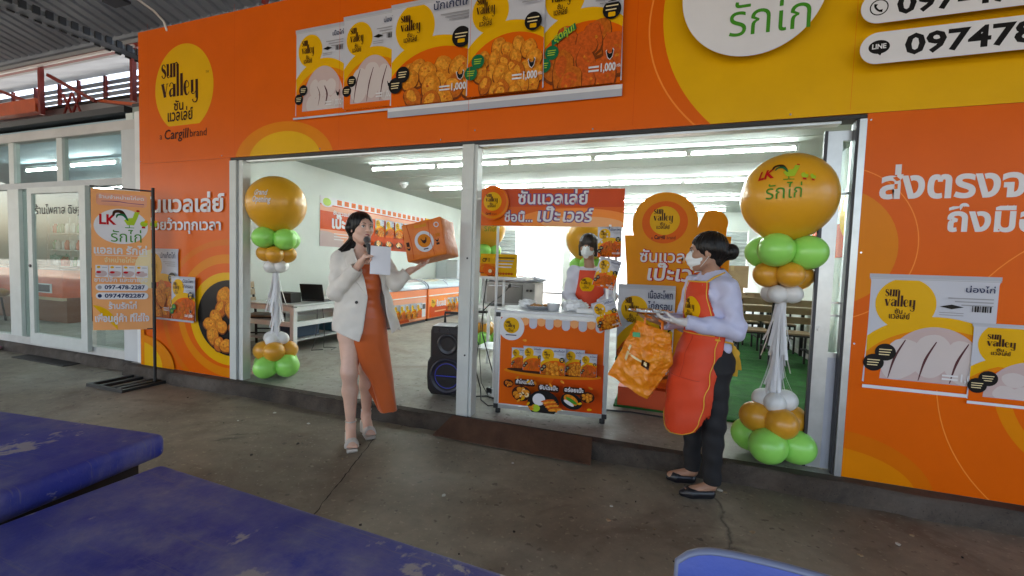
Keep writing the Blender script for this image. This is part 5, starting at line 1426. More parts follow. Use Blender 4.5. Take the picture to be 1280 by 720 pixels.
for lab, loc, rz in (('wooden slat chair behind the right balloon tassel, at the left of the near table', (1.18, 3.52, .145), R(184)),
                     ('wooden slat chair closest to the right wall, at the near table on the turf', (1.66, 3.46, .145), R(176)),
                     ('wooden slat chair on the far side of the near table, turned to the opening', (1.25, 4.62, .145), R(2)),
                     ('wooden slat chair on the far side of the near table, close to the right wall', (1.75, 4.60, .145), R(-4)),
                     ('wooden slat chair at the far table, half behind the apron woman', (1.0, 5.15, .145), R(180)),
                     ('wooden slat chair at the far table, right one of its near side', (1.5, 5.12, .145), R(183))):
    dup(ch0, loc, rz, lab, 'wooden slat chairs')
bx0 = None
for k, (x, y, z, w, d, h, rz, lab) in enumerate(((1.28, 6.75, .135, .62, .5, .46, .02, 'lowest cardboard box of the stack under the half lowered shutter'), (1.27, 6.74, .597, .56, .46, .45, -.05, 'middle cardboard box of the stack under the half lowered shutter'), (1.30, 6.75, 1.049, .60, .48, .44, .08, 'topmost cardboard box of the stack under the half lowered shutter'))):
    t = thing('cardboard_box', lab, 'box', (x, y, z), rz, 'stacked cardboard boxes')
    b = MB(); b.box(-w / 2, w / 2, -d / 2, d / 2, 0, h, M_card, bev=.006); b.build('body', t)
    b = MB(); b.box(-.03, .03, -d / 2 - .001, d / 2 + .001, h + .0002, h + .001, mat('parcel_tape', (.4, .28, .14), .3)); b.box(-.03, .03, -d / 2 - .0015, -d / 2 - .0005, h - .1, h, _MATS['parcel_tape']); b.build('tape', t)

# ================================================================== FOREGROUND TABLES, CHAIR, FLOOR LITTER
def blue_vinyl():
    m = bpy.data.materials.new('worn_blue_vinyl'); m.use_nodes = True
    nt = m.node_tree; b = nt.nodes['Principled BSDF']; L = nt.links.new
    tc = nt.nodes.new('ShaderNodeTexCoord')
    def noise(sc, det, dist=0, stretch=None):
        n = nt.nodes.new('ShaderNodeTexNoise'); n.inputs['Scale'].default_value = sc; n.inputs['Detail'].default_value = det; n.inputs['Roughness'].default_value = .65; n.inputs['Distortion'].default_value = dist
        if stretch:
            mp = nt.nodes.new('ShaderNodeMapping'); mp.inputs['Scale'].default_value = stretch; mp.inputs['Rotation'].default_value = (0, 0, .5); L(tc.outputs['Object'], mp.inputs[0]); L(mp.outputs[0], n.inputs['Vector'])
        else: L(tc.outputs['Object'], n.inputs['Vector'])
        return n.outputs['Fac']
    def ramp(src, p0, p1, c0, c1):
        r = nt.nodes.new('ShaderNodeValToRGB'); r.color_ramp.elements[0].position = p0; r.color_ramp.elements[1].position = p1
        r.color_ramp.elements[0].color = (*c0, 1); r.color_ramp.elements[1].color = (*c1, 1); L(src, r.inputs[0]); return r.outputs[0]
    def mix(f, a, c):
        x = nt.nodes.new('ShaderNodeMix'); x.data_type = 'RGBA'; L(f, x.inputs[0]); L(a, x.inputs[6])
        if isinstance(c, tuple): x.inputs[7].default_value = (*c, 1)
        else: L(c, x.inputs[7])
        return x.outputs[2]
    def mul(a, k):
        x = nt.nodes.new('ShaderNodeMath'); x.operation = 'MULTIPLY'; L(a, x.inputs[0])
        if isinstance(k, float): x.inputs[1].default_value = k
        else: L(k, x.inputs[1])
        return x.outputs[0]
    base = ramp(noise(2.5, 6), .3, .7, (.012, .022, .22), (.024, .042, .34))
    dust = mul(ramp(noise(1.25, 8, .4), .40, .55, (0, 0, 0), (1, 1, 1)), ramp(noise(9, 6), .35, .7, (0, 0, 0), (1, 1, 1)))
    col = mix(mul(dust, .75), base, (.27, .26, .29))
    scr = mul(ramp(noise(10, 4, 0, (.5, 14, 1)), .58, .66, (0, 0, 0), (1, 1, 1)), .55)
    col = mix(scr, col, (.12, .12, .22))
    flake = mul(ramp(noise(5, 6, .3), .60, .63, (0, 0, 0), (1, 1, 1)), .8)
    col = mix(flake, col, (.36, .34, .32))
    L(col, b.inputs['Base Color'])
    rr_ = nt.nodes.new('ShaderNodeMapRange'); rr_.inputs['To Min'].default_value = .38; rr_.inputs['To Max'].default_value = .75; L(noise(3, 6), rr_.inputs['Value']); L(rr_.outputs[0], b.inputs['Roughness'])
    bp = nt.nodes.new('ShaderNodeBump'); bp.inputs['Strength'].default_value = .25; bp.inputs['Distance'].default_value = .004; L(noise(90, 5), bp.inputs['Height']); L(bp.outputs[0], b.inputs['Normal'])
    return m
M_bluev = blue_vinyl()
def blue_table(label, corner, rz, w, d, z, th):
    """corner = far right top corner for w<0, far left for w>0."""
    t = thing('folding_table', label, 'table', (corner[0], corner[1], 0), rz, 'blue tables in the foreground')
    bm = bmesh.new(); bmesh.ops.create_cube(bm, size=1)
    for v in bm.verts: v.co = Vector((w / 2 + v.co.x * abs(w), -d / 2 + v.co.y * d, z - th / 2 + v.co.z * th))
    bmesh.ops.bevel(bm, geom=list(bm.edges), offset=.022, segments=4, profile=.5, affect='EDGES')
    b = MB(); b.bm(bm, M_bluev, smooth=True); o = b.build('table_top', t)
    b = MB(); b.box(min(0, w) + .05, max(0, w) - .05, -d + .05, -.05, z - th - .05, z - th - .001, M_black_matte); b.build('apron_rail', t)
    for x in (min(0, w) + .08, max(0, w) - .08):
        for y in (-.08, -d + .08):
            b = MB(); b.tube([(x, y, 0), (x, y, z - th - .05)], .016, M_dark_metal, n=12); b.build('leg', t)
    return t
blue_table('blue vinyl table nearest the camera, its worn top filling the bottom left', (-1.350, -2.305, 0), R(-2.4), 1.75, .80, .75, .05)
blue_table('scuffed blue table with a thick padded edge, at the left behind the nearest table', (-1.475, -2.215, 0), R(7), -1.9, .9, .785, .075)
t = thing('plastic_chair', 'blue plastic chair with a pale rim, cut off by the bottom of the photo', 'chair', (.255, -2.50, 0), R(-6))
M_bp = mat('blue_plastic', (.045, .085, .42), .35, var=.08, vs=6, bump=.05, bs=120); M_bpr = mat('pale_blue_rim', (.17, .20, .31), .4)
def back_pt(u, v):
    x = -.225 + .45 * u; k = abs(2 * u - 1)
    return (x, .20 + .045 * (1 - k * k) * .6 + .10 * v - .02, .44 + .342 * v * (1 - .10 * k ** 8))
b = MB(); b.grid(24, 10, back_pt, M_bp); b.grid(24, 10, lambda u, v: tuple(a + c for a, c in zip(back_pt(u, v), (0, .02, 0))), M_bp); b.build('backrest', t)
b = MB(); edge = [back_pt(0, v / 10) for v in range(11)] + [back_pt(u / 24, 1) for u in range(1, 25)] + [back_pt(1, 1 - v / 10) for v in range(1, 11)]
b.tube([(p[0], p[1] + .01, p[2]) for p in edge], .009, M_bpr, n=10); b.build('rim', t)
b = MB(); b.box(-.22, .22, -.22, .21, .42, .445, M_bp, bev=.01); b.build('seat', t)
for x in (-.2, .2):
    for y in (-.2, .18): b = MB(); b.tube([(x * 1.1, y * 1.15, 0), (x, y, .42)], .018, M_bp, n=12); b.build('leg', t)
# drain plate, litter and pink bag at the left
t = thing('drain_cover', 'dark flat drain cover strip on the ground before the glazed shop', 'drain cover', (-7.2, -.10, 0)); b = MB(); b.box(-7.62, -6.55, -.16, .0, .001, .012, mat('drain_iron', (.03, .028, .026), .7, .3, bump=.3)); world_parent(b.build('plate'), t)
o = crumpled('plastic_bag', 'pink plastic bag lying on the ground at the far left edge', (-8.55, -.05, .0), .26, .07, 21, mat('pink_plastic', (.6, .30, .34), .5))
rr = random.Random(5)
M_leaf = mat('dry_leaf', (.30, .22, .13), .8, var=.3, vs=20); M_chip = mat('paint_chip', (.5, .5, .46), .7); M_spot = mat('dark_crumb', (.02, .017, .015), .9)
V_ = []
lit = MB()
for k in range(70):
    x, y = rr.uniform(-4.2, 2.2), rr.uniform(-2.6, -.2)
    s = rr.uniform(.004, .016); a = rr.uniform(0, 6.28); m = rr.choice([M_leaf, M_chip, M_spot, M_spot])
    pts = [(x + s * math.cos(a + q) * rr.uniform(.5, 1.3), y + s * math.sin(a + q) * rr.uniform(.5, 1.3), .004 + rr.random() * .003) for q in (0, 1.2, 2.5, 3.6, 5.0)]
    lit.add(pts + [(p[0], p[1], .0008) for p in pts], [(0, 1, 2, 3, 4)] + [(q, 5 + q, 5 + (q + 1) % 5, (q + 1) % 5) for q in range(5)], m)
o = lit.build('floor_litter'); o['kind'] = 'stuff'; o['label'] = 'tiny leaf scraps and crumbs scattered on the hall floor'; o['category'] = 'litter'

# ================================================================== THE BRIGHT YARD BEHIND THE SHOP
t = thing('yard_house', 'pale washed out building across the yard seen through the back opening', 'building', (-6, 26, 0))
b = MB(); b.box(-24, 10, 26, 27, 0, 4.2, mat('pale_render', (.72, .70, .66), .8, var=.05, vs=.5)); world_parent(b.build('wall'), t)
b = MB(); b.box(-24.3, 10.3, 25.4, 27.4, 4.21, 4.45, mat('pale_roof', (.6, .5, .46), .7)); world_parent(b.build('roof'), t)
for x in (-15, -11, -7, -3): b = MB(); b.box(x, x + 1.6, 25.96, 25.99, 1.0, 2.4, mat('pale_shutter', (.5, .6, .66), .6)); world_parent(b.build('window'), t)
t = thing('parked_car', 'small pale blue and white car parked in the bright yard behind the shop', 'car', (-5.0, 18.0, 0))
car = [(-1.9, .25), (1.9, .25), (1.95, .7), (1.2, .85), (.7, 1.38), (-.9, 1.42), (-1.5, .95), (-1.95, .85)]
b = MB(); b.prism(car, 1.6, mat('pale_car_paint', (.55, .62, .70), .25, coat=.5), frame((0, .8, 0), (1, 0, 0), (0, 0, 1))); b.build('body', t, bevel=.06)
b = MB(); b.prism([(1.05, .88), (.62, 1.30), (-.05, 1.32), (-.05, .88)], .01, mat('car_glass', (.40, .46, .52), .1), frame((0, -.805, 0), (1, 0, 0), (0, 0, 1))); b.prism([(-.12, .88), (-.12, 1.33), (-.85, 1.34), (-1.3, .95)], .01, mat('car_glass', (.40, .46, .52), .1), frame((0, -.805, 0), (1, 0, 0), (0, 0, 1))); b.build('window', t)
for x in (-1.2, 1.2):
    for y in (-.72, .72):
        b = MB(); b.tube([(x, y - .1, .31), (x, y + .1, .31)], .31, M_rubber, n=20); w_ = b.build('wheel', t); b = MB(); b.tube([(x, y - .11, .31), (x, y + .11, .31)], .17, M_alu, n=16); b.build('rim', w_)
def stall(label, x, y, w, m):
    t = thing('market_stall', label, 'market stall', (x, y, 0), 0, 'stalls in the yard')
    b = MB(); b.box(-w, w, -.4, .4, .74, .78, M_white_plastic); b.build('table_top', t)
    b = MB(); b.box(-w, w, -.405, -.4, .25, .78, m); b.build('cloth', t)
    for sx in (-w + .05, w - .05):
        for sy in (-.38, .38): b = MB(); b.tube([(sx, sy, 0), (sx, sy, 2.3 if sy > 0 else .74)], .02, M_alu, n=8); b.build('leg', t)
    b = MB(); b.box(-w, w, .30, .42, 2.25, 2.32, m); b.build('valance', t)
    for k in range(4):
        b = MB(); b.box(-w + .15 + .4 * k * w, -w + .15 + .4 * k * w + .25, -.2, .1, .781, .95 + .1 * (k % 2), (M_card, m, M_white_plastic, M_alu_grey)[k]); b.build('crate', t)
stall('yard stall with a pale pink cloth seen left of the back mullion', -4.9, 12.6, .7, mat('pale_pink_cloth', (.65, .42, .38), .8))
stall('yard stall with a pale blue cloth seen right of the back mullion', -2.2, 13.4, .8, mat('pale_blue_cloth', (.42, .55, .66), .8))
# ================================================================== PEOPLE: bodies and clothes grown as smooth surfaces
A_ = lambda *v: np.array(v, np.float32)
def rc(a, b, ra, rb):
    a = A_(*a); b = A_(*b); ba = b - a; L2 = float(ba @ ba)
    def f(P):
        t = np.clip((P - a) @ ba / L2, 0, 1)
        return np.linalg.norm(P - a - t[:, None] * ba, axis=1) - (ra + (rb - ra) * t)
    return f
def el(c, r, M=None):
    c = A_(*c); r = A_(*r)
    def f(P):
        q = P - c
        if M is not None: q = q @ M
        k0 = np.linalg.norm(q / r, axis=1); k1 = np.linalg.norm(q / (r * r), axis=1) + 1e-9
        return k0 * (k0 - 1) / k1
    return f
def column(zs, cx, cy, a, b, U=(1, 0), k=.85):
    """Stack of elliptical sections: centre cx, cy, half widths a (along U) and b (across), given at heights zs."""
    u = A_(*U); w = A_(-U[1], U[0])
    def f(P):
        z = P[:, 2]
        X = P[:, 0] - np.interp(z, zs, cx); Y = P[:, 1] - np.interp(z, zs, cy)
        p = X * u[0] + Y * u[1]; q = X * w[0] + Y * w[1]
        aa = np.interp(z, zs, a); bb = np.interp(z, zs, b)
        d = (np.sqrt((p / aa) ** 2 + (q / bb) ** 2) - 1) * np.minimum(aa, bb) * k
        return np.maximum(d, np.maximum(zs[0] - z, z - zs[-1]))
    return f
def smin(a, b, k):
    h = np.clip(.5 + .5 * (b - a) / k, 0, 1)
    return b * (1 - h) + a * h - k * h * (1 - h)
def union(fs, k=.02):
    def f(P):
        d = None
        for q in fs:
            g, kk = q if isinstance(q, tuple) else (q, k)
            e = g(P); d = e if d is None else smin(d, e, kk)
        return d
    return f
def minus(f, g, k=.004): return lambda P: -smin(-f(P), g(P), k)
def both(f, g): return lambda P: np.maximum(f(P), g(P))
def shell(f, t): return lambda P: np.abs(f(P) + t / 2) - t / 2
def bend(f, disp): return lambda P: f(P) + disp(P)

def surfnet(fn, lo, hi, h):
    lo = np.array(lo, np.float32); hi = np.array(hi, np.float32)
    S = 4; nc = np.ceil((hi - lo) / (h * S)).astype(int) + 1; n = nc * S
    ci = [lo[i] + (np.arange(nc[i]) + .5) * h * S for i in range(3)]
    G = np.stack(np.meshgrid(*ci, indexing='ij'), -1).reshape(-1, 3).astype(np.float32)
    dc = fn(G).reshape(nc)
    near = np.abs(dc) < h * S * 1.9
    F = np.repeat(np.repeat(np.repeat(np.where(dc < 0, -1.0, 1.0).astype(np.float32), S, 0), S, 1), S, 2)
    mk = np.repeat(np.repeat(np.repeat(near, S, 0), S, 1), S, 2)
    idx = np.argwhere(mk)
    out = np.empty(len(idx), np.float32)
    for s in range(0, len(idx), 400000):
        out[s:s + 400000] = fn((lo + (idx[s:s + 400000] + .5) * h).astype(np.float32))
    F[idx[:, 0], idx[:, 1], idx[:, 2]] = out
    I = F < 0
    c = [I[a:n[0] - 1 + a, b:n[1] - 1 + b, d:n[2] - 1 + d] for a in (0, 1) for b in (0, 1) for d in (0, 1)]
    s_ = sum(q.astype(np.int8) for q in c)
    cells = np.argwhere((s_ > 0) & (s_ < 8))
    off = np.array([(a, b, d) for a in (0, 1) for b in (0, 1) for d in (0, 1)])
    vals = np.stack([F[cells[:, 0] + o[0], cells[:, 1] + o[1], cells[:, 2] + o[2]] for o in off], 1)
    acc = np.zeros((len(cells), 3)); cnt = np.zeros(len(cells))
    for a in range(8):
        for b in range(a + 1, 8):
            if np.abs(off[a] - off[b]).sum() != 1: continue
            va, vb = vals[:, a], vals[:, b]; m = (va < 0) != (vb < 0)
            t = np.where(m, va / np.where(m, va - vb, 1), 0)
            acc += np.where(m[:, None], off[a] + t[:, None] * (off[b] - off[a]), 0); cnt += m
    V = lo + (cells + acc / cnt[:, None] + .5) * h
    ids = -np.ones(tuple(n), np.int64); ids[cells[:, 0], cells[:, 1], cells[:, 2]] = np.arange(len(cells))
    Q = []
    for ax in range(3):
        sl0 = [slice(None)] * 3; sl1 = [slice(None)] * 3
        sl0[ax] = slice(0, n[ax] - 1); sl1[ax] = slice(1, n[ax])
        A, B = I[tuple(sl0)], I[tuple(sl1)]
        for inv, m in ((False, A & ~B), (True, ~A & B)):
            e = np.argwhere(m); b1, b2 = (ax + 1) % 3, (ax + 2) % 3
            e = e[(e[:, b1] > 0) & (e[:, b2] > 0)]
            def at(d1, d2):
                q = e.copy(); q[:, b1] -= d1; q[:, b2] -= d2
                return ids[q[:, 0], q[:, 1], q[:, 2]]
            f = np.stack([at(1, 1), at(0, 1), at(0, 0), at(1, 0)], 1)
            f = f[(f >= 0).all(1)]
            Q.append(f[:, ::-1] if inv else f)
    return V, np.concatenate(Q)

def grow(name, pieces, parent, mats_, smooth=0):
    """pieces: (field, lo, hi, cell, material index). One mesh object."""
    Vs = []; Fs = []; Ms = []; o = 0
    for fn, lo, hi, h, mi in pieces:
        V, Q = surfnet(fn, lo, hi, h)
        for _ in range(smooth):
            acc = np.zeros_like(V); cnt = np.zeros(len(V))
            for a in range(4):
                np.add.at(acc, Q[:, a], V[Q[:, (a + 1) % 4]]); np.add.at(cnt, Q[:, a], 1)
                np.add.at(acc, Q[:, a], V[Q[:, (a - 1) % 4]]); np.add.at(cnt, Q[:, a], 1)
            V = .5 * V + .5 * acc / np.maximum(cnt, 1)[:, None]
        Vs.append(V); Fs.append(Q + o); Ms.append(np.full(len(Q), mi)); o += len(V)
    V = np.concatenate(Vs); Q = np.concatenate(Fs); M_ = np.concatenate(Ms)
    me = bpy.data.meshes.new(name)
    me.from_pydata(V.tolist(), [], Q.tolist())
    for m in mats_: me.materials.append(m)
    me.polygons.foreach_set('material_index', M_.astype(np.int32)); me.polygons.foreach_set('use_smooth', np.ones(len(Q), bool))
    me.update()
    ob = bpy.data.objects.new(name, me); COL.objects.link(ob); ob.parent = parent
    return ob

def onto(fn, pts, dirv, start=.5, eps=.002):
    """March points along dirv until they reach the surface of fn."""
    P = np.array(pts, np.float32); d = np.array(dirv, np.float32); d /= np.linalg.norm(d)
    P = P - d * start
    for _ in range(60): P = P + d * np.maximum(-.02, (fn(P) - eps) * .8)[:, None]
    return P
def drape_gfx(g, name, fn, place, dirv, parent, cut=.02, eps=.003):
    """Print g on a cloth surface: place(x, y) gives a point in front of it, dirv the way towards it."""
    o = g.build(name, None, warp=lambda x, y, z: (x, y, z), cut=cut)
    me = o.data
    co = np.array([v.co for v in me.vertices]); P = onto(fn, [place(x, y) for x, y, z in co], dirv, start=0, eps=0)
    d = np.array(dirv, np.float32); d /= np.linalg.norm(d)
    P = P - d * (eps + co[:, 2:3])
    for v, p in zip(me.vertices, P): v.co = p
    o.parent = parent; return o

def basis(fwd, up=(0, 0, 1)):
    f = Vector(fwd).normalized(); u = Vector(up); r = f.cross(u).normalized(); u = r.cross(f)
    return r, f, u          # person's right, forward, up
class Head:
    """Head-local points (right, forward, up from the middle of the head) turned into the figure's space."""
    def __init__(s, c, fwd, up=(0, 0, 1), sc=1.0):
        s.c = Vector(c); s.r, s.f, s.u = basis(fwd, up); s.s = sc
        s.M = np.array([[s.r.x, s.f.x, s.u.x], [s.r.y, s.f.y, s.u.y], [s.r.z, s.f.z, s.u.z]], np.float32)
    def p(s, x, y, z): return tuple(s.c + (s.r * x + s.f * y + s.u * z) * s.s)
    def el(s, c, r): return el(s.p(*c), [q * s.s for q in r], s.M)
    def rc(s, a, b, ra, rb): return rc(s.p(*a), s.p(*b), ra * s.s, rb * s.s)
    def skull(s, neck_to=None, nr=.047):
        fs = [s.el((0, -.014, .036), (.073, .092, .080)), (s.el((0, .022, -.026), (.059, .068, .084)), .03), (s.rc((0, .058, -.082), (0, .066, -.086), .022, .018), .03),
              (s.el((.034, .054, -.018), (.027, .026, .026)), .02), (s.el((-.034, .054, -.018), (.027, .026, .026)), .02), (s.rc((-.03, .072, .032), (.03, .072, .032), .014, .014), .02),
              (s.rc((.05, .01, -.06), (.02, .055, -.088), .018, .016), .025), (s.rc((-.05, .01, -.06), (-.02, .055, -.088), .018, .016), .025)]
        f = union(fs)
        for q in (-1, 1): f = minus(f, s.el((q * .030, .100, .011), (.017, .019, .011)), .012)
        fs2 = [f, (s.rc((0, .082, .022), (0, .103, -.018), .0075, .0105), .010), (s.el((.0085, .092, -.022), (.008, .009, .007)), .006), (s.el((-.0085, .092, -.022), (.008, .009, .007)), .006),
               (s.el((0, .081, -.053), (.026, .013, .009)), .008)]
        for q in (-1, 1): fs2.append((s.el((q * .074, -.004, -.004), (.009, .019, .030)), .006))
        if neck_to is not None: fs2.append((rc(s.p(0, -.022, -.055), neck_to, nr, nr * 1.05), .02))
        return union(fs2)
    def box(s, m=.16): return [c - m * s.s for c in s.c], [c + m * s.s for c in s.c]
def face_parts(H, parent, skin, lip=(.35, .06, .07), mouth_open=False, mask=False):
    sc = H.s
    for q in (-1, 1):
        b = MB()
        T = frame(H.p(0, 0, 0), H.r, H.u)      # z of this frame points backward from the face
        def hp(x, y, z): return H.p(x, y, z)
        b.ball(hp(q * .030, .0745, .011), .0125 * sc, mat('eye_white', (.62, .60, .58), .2), nu=18, nv=12)
        o = b.build('eye', parent)
        b = MB(); b.ball(hp(q * .030 + .002, .0815, .0105), .0064 * sc, mat('dark_iris', (.015, .008, .006), .1), nu=14, nv=10); b.build('iris', o)
        b = MB(); b.tube([hp(q * .016, .086, .010), hp(q * .023, .0885, .0165), hp(q * .031, .0885, .0185), hp(q * .039, .0845, .0165), hp(q * .046, .078, .0125)], [.001 * sc, .0018 * sc, .0021 * sc, .0018 * sc, .001 * sc], mat('lash', (.015, .01, .01), .6), n=6); b.build('eyelid', parent)
        b = MB(); b.tube([hp(q * .013, .0895, .028), hp(q * .024, .0905, .0325), hp(q * .036, .085, .034), hp(q * .047, .076, .029)], [.0016 * sc, .0026 * sc, .0022 * sc, .0008 * sc], mat('brow_hair', (.03, .018, .014), .8), n=6); b.build('eyebrow', parent)
    if not mask:
        m = mat('lipstick', lip, .4)
        b = MB()
        T = frame(H.p(0, .0895, -.050), H.r, H.u)
        up_ = [(-.024, 0), (-.012, .0055), (-.004, .007), (0, .0055), (.004, .007), (.012, .0055), (.024, 0)]
        b.tube([H.p(x, .0925 - 4.5 * x * x * 4, -.0495 + z * .5) for x, z in up_], [.001 * sc, .0034 * sc, .0042 * sc, .0036 * sc, .0042 * sc, .0034 * sc, .001 * sc], m, n=8)
        b.tube([H.p(x, .0925 - 4.5 * x * x * 4, -.0585 - (.0035 if mouth_open else 0) - (.0015 - 4 * x * x)) for x in (-.022, -.012, 0, .012, .022)], [.001 * sc, .0038 * sc, .0046 * sc, .0038 * sc, .001 * sc], m, n=8)
        b.ball(H.p(0, .087, -.0545), (.017 * sc, .006 * sc, .004 * sc), mat('mouth_dark', (.05, .012, .012), .5))
        b.build('mouth', parent)
def hand(w, d, n, th, sc=1.0, curl=(.5, .5, .4), spread=.0, thumb=(.6, .5)):
    """Fields of one hand: wrist w, finger direction d, palm normal n, thumb side th; curl = bend at the three knuckles."""
    w = Vector(w); d = Vector(d).normalized(); n = Vector(n); n = (n - d * n.dot(d)).normalized(); t = Vector(th); t = (t - d * t.dot(d) - n * t.dot(n)).normalized()
    fs = [rc(w - d * .02 * sc, w + d * .02 * sc, .024 * sc, .025 * sc)]
    for k in range(4):
        o = (1.5 - k) * .0195 * sc
        fs.append((rc(w + d * .012 * sc + t * o * .55, w + d * (.078 - .004 * abs(k - 1.2)) * sc + t * o, .0165 * sc, .0125 * sc), .014))
    out = [union(fs, .012)]
    for k, (L, r) in enumerate(((.040, .0088), (.044, .0092), (.041, .0088), (.032, .0078))):
        o = (1.5 - k) * .0195 * sc
        p = w + d * (.078 - .004 * abs(k - 1.2)) * sc + t * o
        a = 0.0; dd = (d + t * (1.5 - k) * spread).normalized()
        ch = []
        for j, (f, c) in enumerate(zip((1.0, .66, .56), curl)):
            a += c * (1 + .08 * k)
            v = dd * math.cos(a) + n * math.sin(a)
            q = p + v * L * f * sc
            ch.append((rc(p, q, r * (1 - .08 * j) * sc, r * (.93 - .10 * j) * sc), .004)); p = q
        out.append((union(ch, .004), .005))
    p = w + d * .022 * sc + t * .022 * sc; a = thumb[0]
    v = (d * math.cos(a) + t * math.sin(a) + n * .25).normalized(); q = p + v * .044 * sc
    v2 = (v + n * thumb[1] + d * .4).normalized(); q2 = q + v2 * .032 * sc; q3 = q2 + (v2 + n * thumb[1] * .5).normalized() * .024 * sc
    out.append((union([rc(p, q, .0145 * sc, .0108 * sc), (rc(q, q2, .0105 * sc, .0095 * sc), .004), (rc(q2, q3, .0095 * sc, .0078 * sc), .004)], .006), .010))
    return union(out, .006)
def near(c, m): return [q - m for q in c], [q + m for q in c]

M_skin = mat('light_skin', (.66, .41, .31), .45, var=.06, vs=14, sub=.12)
M_skin2 = mat('tan_skin', (.36, .195, .125), .48, var=.06, vs=14, sub=.12)
M_hair = mat('black_hair', (.008, .0065, .006), .38, var=.3, vs=60, spec=.3)
M_blazer = mat('cream_suiting', (.70, .655, .59), .75, var=.04, vs=9, bump=.25, bs=420, sheen=.2)
M_satin = mat('burnt_orange_satin', (.56, .108, .018), .34, var=.10, vs=3, sheen=.3)
M_shirt = mat('pale_lilac_shirting', (.50, .52, .70), .75, var=.05, vs=8, bump=.15, bs=300)
M_apron = mat('red_orange_apron_cloth', (.62, .046, .006), .6, var=.06, vs=6)
M_trim = mat('yellow_trim', (.75, .42, .03), .6)
M_black_cloth = mat('black_trouser_cloth', (.010, .010, .012), .8, var=.2, vs=12)
M_mask = mat('white_mask_fabric', (.72, .76, .77), .8)
M_glove = mat('clear_glove_film', (.60, .58, .57), .35)
M_silver = mat('silver_glitter', (.62, .58, .55), .3, .7, bump=.6, bs=600)
def hair_noise(c, k=55, a=.0016):
    c = A_(*c)
    def f(P):
        q = P - c; an = np.arctan2(q[:, 1], q[:, 0])
        return a * np.sin(an * k + 3 * np.sin(q[:, 2] * 20)) + a * .7 * np.sin(an * k * .37 + 1)
    return f
def mask_part(H, parent):
    f = union([H.el((0, .026, -.040), (.063, .076, .068)), (H.rc((0, .080, .004), (0, .096, -.03), .016, .022), .03), (H.rc((0, .07, -.085), (0, .078, -.06), .018, .02), .03)])
    pl = H.f; o = Vector(H.p(0, .026, 0))
    def cut(P):
        q = (P - A_(*o)) @ A_(*H.f); z = (P - A_(*H.c)) @ A_(*H.u)
        return np.maximum(-q, np.maximum(z - .014, -.105 - z))
    pleat = lambda P: .0016 * np.sin(((P - A_(*H.c)) @ A_(*H.u)) * 210)
    mk = grow('face_mask', [(both(bend(f, pleat), cut), *H.box(.14), .003, 0)], parent, [M_mask])
    b = MB()
    for q in (-1, 1):
        for z0, z1 in ((.004, .012), (-.085, -.022)): b.tube([H.p(q * .055, .035, z0), H.p(q * .072, .012, (z0 + z1) / 2), H.p(q * .081, -.008, z1)], .0013, M_mask, n=6)
    b.build('ear_loop', mk)
    return mk

# ------------------------------------------------------------------ the host in blazer and orange dress
host = thing('person', 'woman in cream blazer and orange slit dress speaking into a microphone, orange box in hand', 'person', (-2.09, -.50, 0), math.atan2(.6216, .7834))
HH = Head((-.012, -.005, 1.585), (.52, -.85, .03), (.03, .02, 1), 1.0)
sR, eR, wR = (-.158, .01, 1.365), (-.176, -.05, 1.118), (-.012, -.185, 1.335)       # her right arm (holds the microphone)
sL, eL, wL = (.150, .03, 1.37), (.235, -.03, 1.190), (.345, -.04, 1.292)
kR, aR = (-.078, -.075, .545), (-.064, -.055, .150)
kL, aL = (.040, .050, .54), (.046, .145, .160)
body_f = union([
    column([.80, .92, 1.06, 1.20, 1.32, 1.40, 1.44], [.0, .0, .0, -.005, -.01, -.02, -.025], [.02] * 7, [.14, .155, .115, .130, .135, .09, .05], [.10, .105, .085, .095, .085, .06, .045]),
    (rc((-.13, .015, 1.365), (.12, .03, 1.37), .045, .045), .04), (rc((-.022, .012, 1.38), HH.p(0, -.022, -.05), .050, .046), .03),
    (rc(sR, eR, .043, .036), .02), (rc(eR, wR, .036, .024), .02), (rc(sL, eL, .043, .036), .02), (rc(eL, wL, .036, .024), .02),
    (rc((-.085, .0, .88), kR, .083, .050), .05), (rc(kR, (-.072, -.040, .40), .050, .053), .05), (rc((-.072, -.040, .40), aR, .053, .031), .03),
    (rc((.085, .02, .88), kL, .083, .050), .05), (rc(kL, (.046, .090, .40), .050, .053), .05), (rc((.046, .090, .40), aL, .053, .031), .03)], .02)
def foot(a, d, s=1.0):
    a = Vector(a); d = Vector(d).normalized(); sd = Vector((-d.y, d.x, 0))
    heel = Vector((a.x, a.y, 0)) - d * .025 + Vector((0, 0, a.z - .035)); ball = Vector((a.x, a.y, 0)) + d * .105 + Vector((0, 0, .045))
    fs = [rc(a, heel, .031, .028), (rc(a + Vector((0, 0, -.01)), ball, .030, .024), .03), (rc(heel, ball + sd * .012, .022, .020), .03), (rc(heel, ball - sd * .014, .022, .019), .03)]
    for k in range(5): fs.append((rc(ball + sd * (.026 - .013 * k), ball + sd * (.030 - .015 * k) + d * (.042 - .005 * k) + Vector((0, 0, -.008)), .0115 - .0008 * k, .0095 - .0007 * k), .004))
    return union(fs, .02), heel, ball, d, sd
fR = foot(aR, (.10, -1, 0)); fL = foot(aL, (.22, -1, 0))
body_f2 = union([body_f, (fR[0], .015), (fL[0], .015)])
hR = hand(wR, (.30, -.12, .55), (.75, -.10, -.30), (.10, -.95, .2), .92, curl=(1.15, 1.25, .8), thumb=(.3, .9))
hL = hand(wL, (.80, -.05, .30), (-.25, .0, .95), (.2, -.95, .1), .92, curl=(.15, .25, .2), spread=.12, thumb=(.9, .2))
skull = HH.skull(neck_to=(-.022, .012, 1.39))
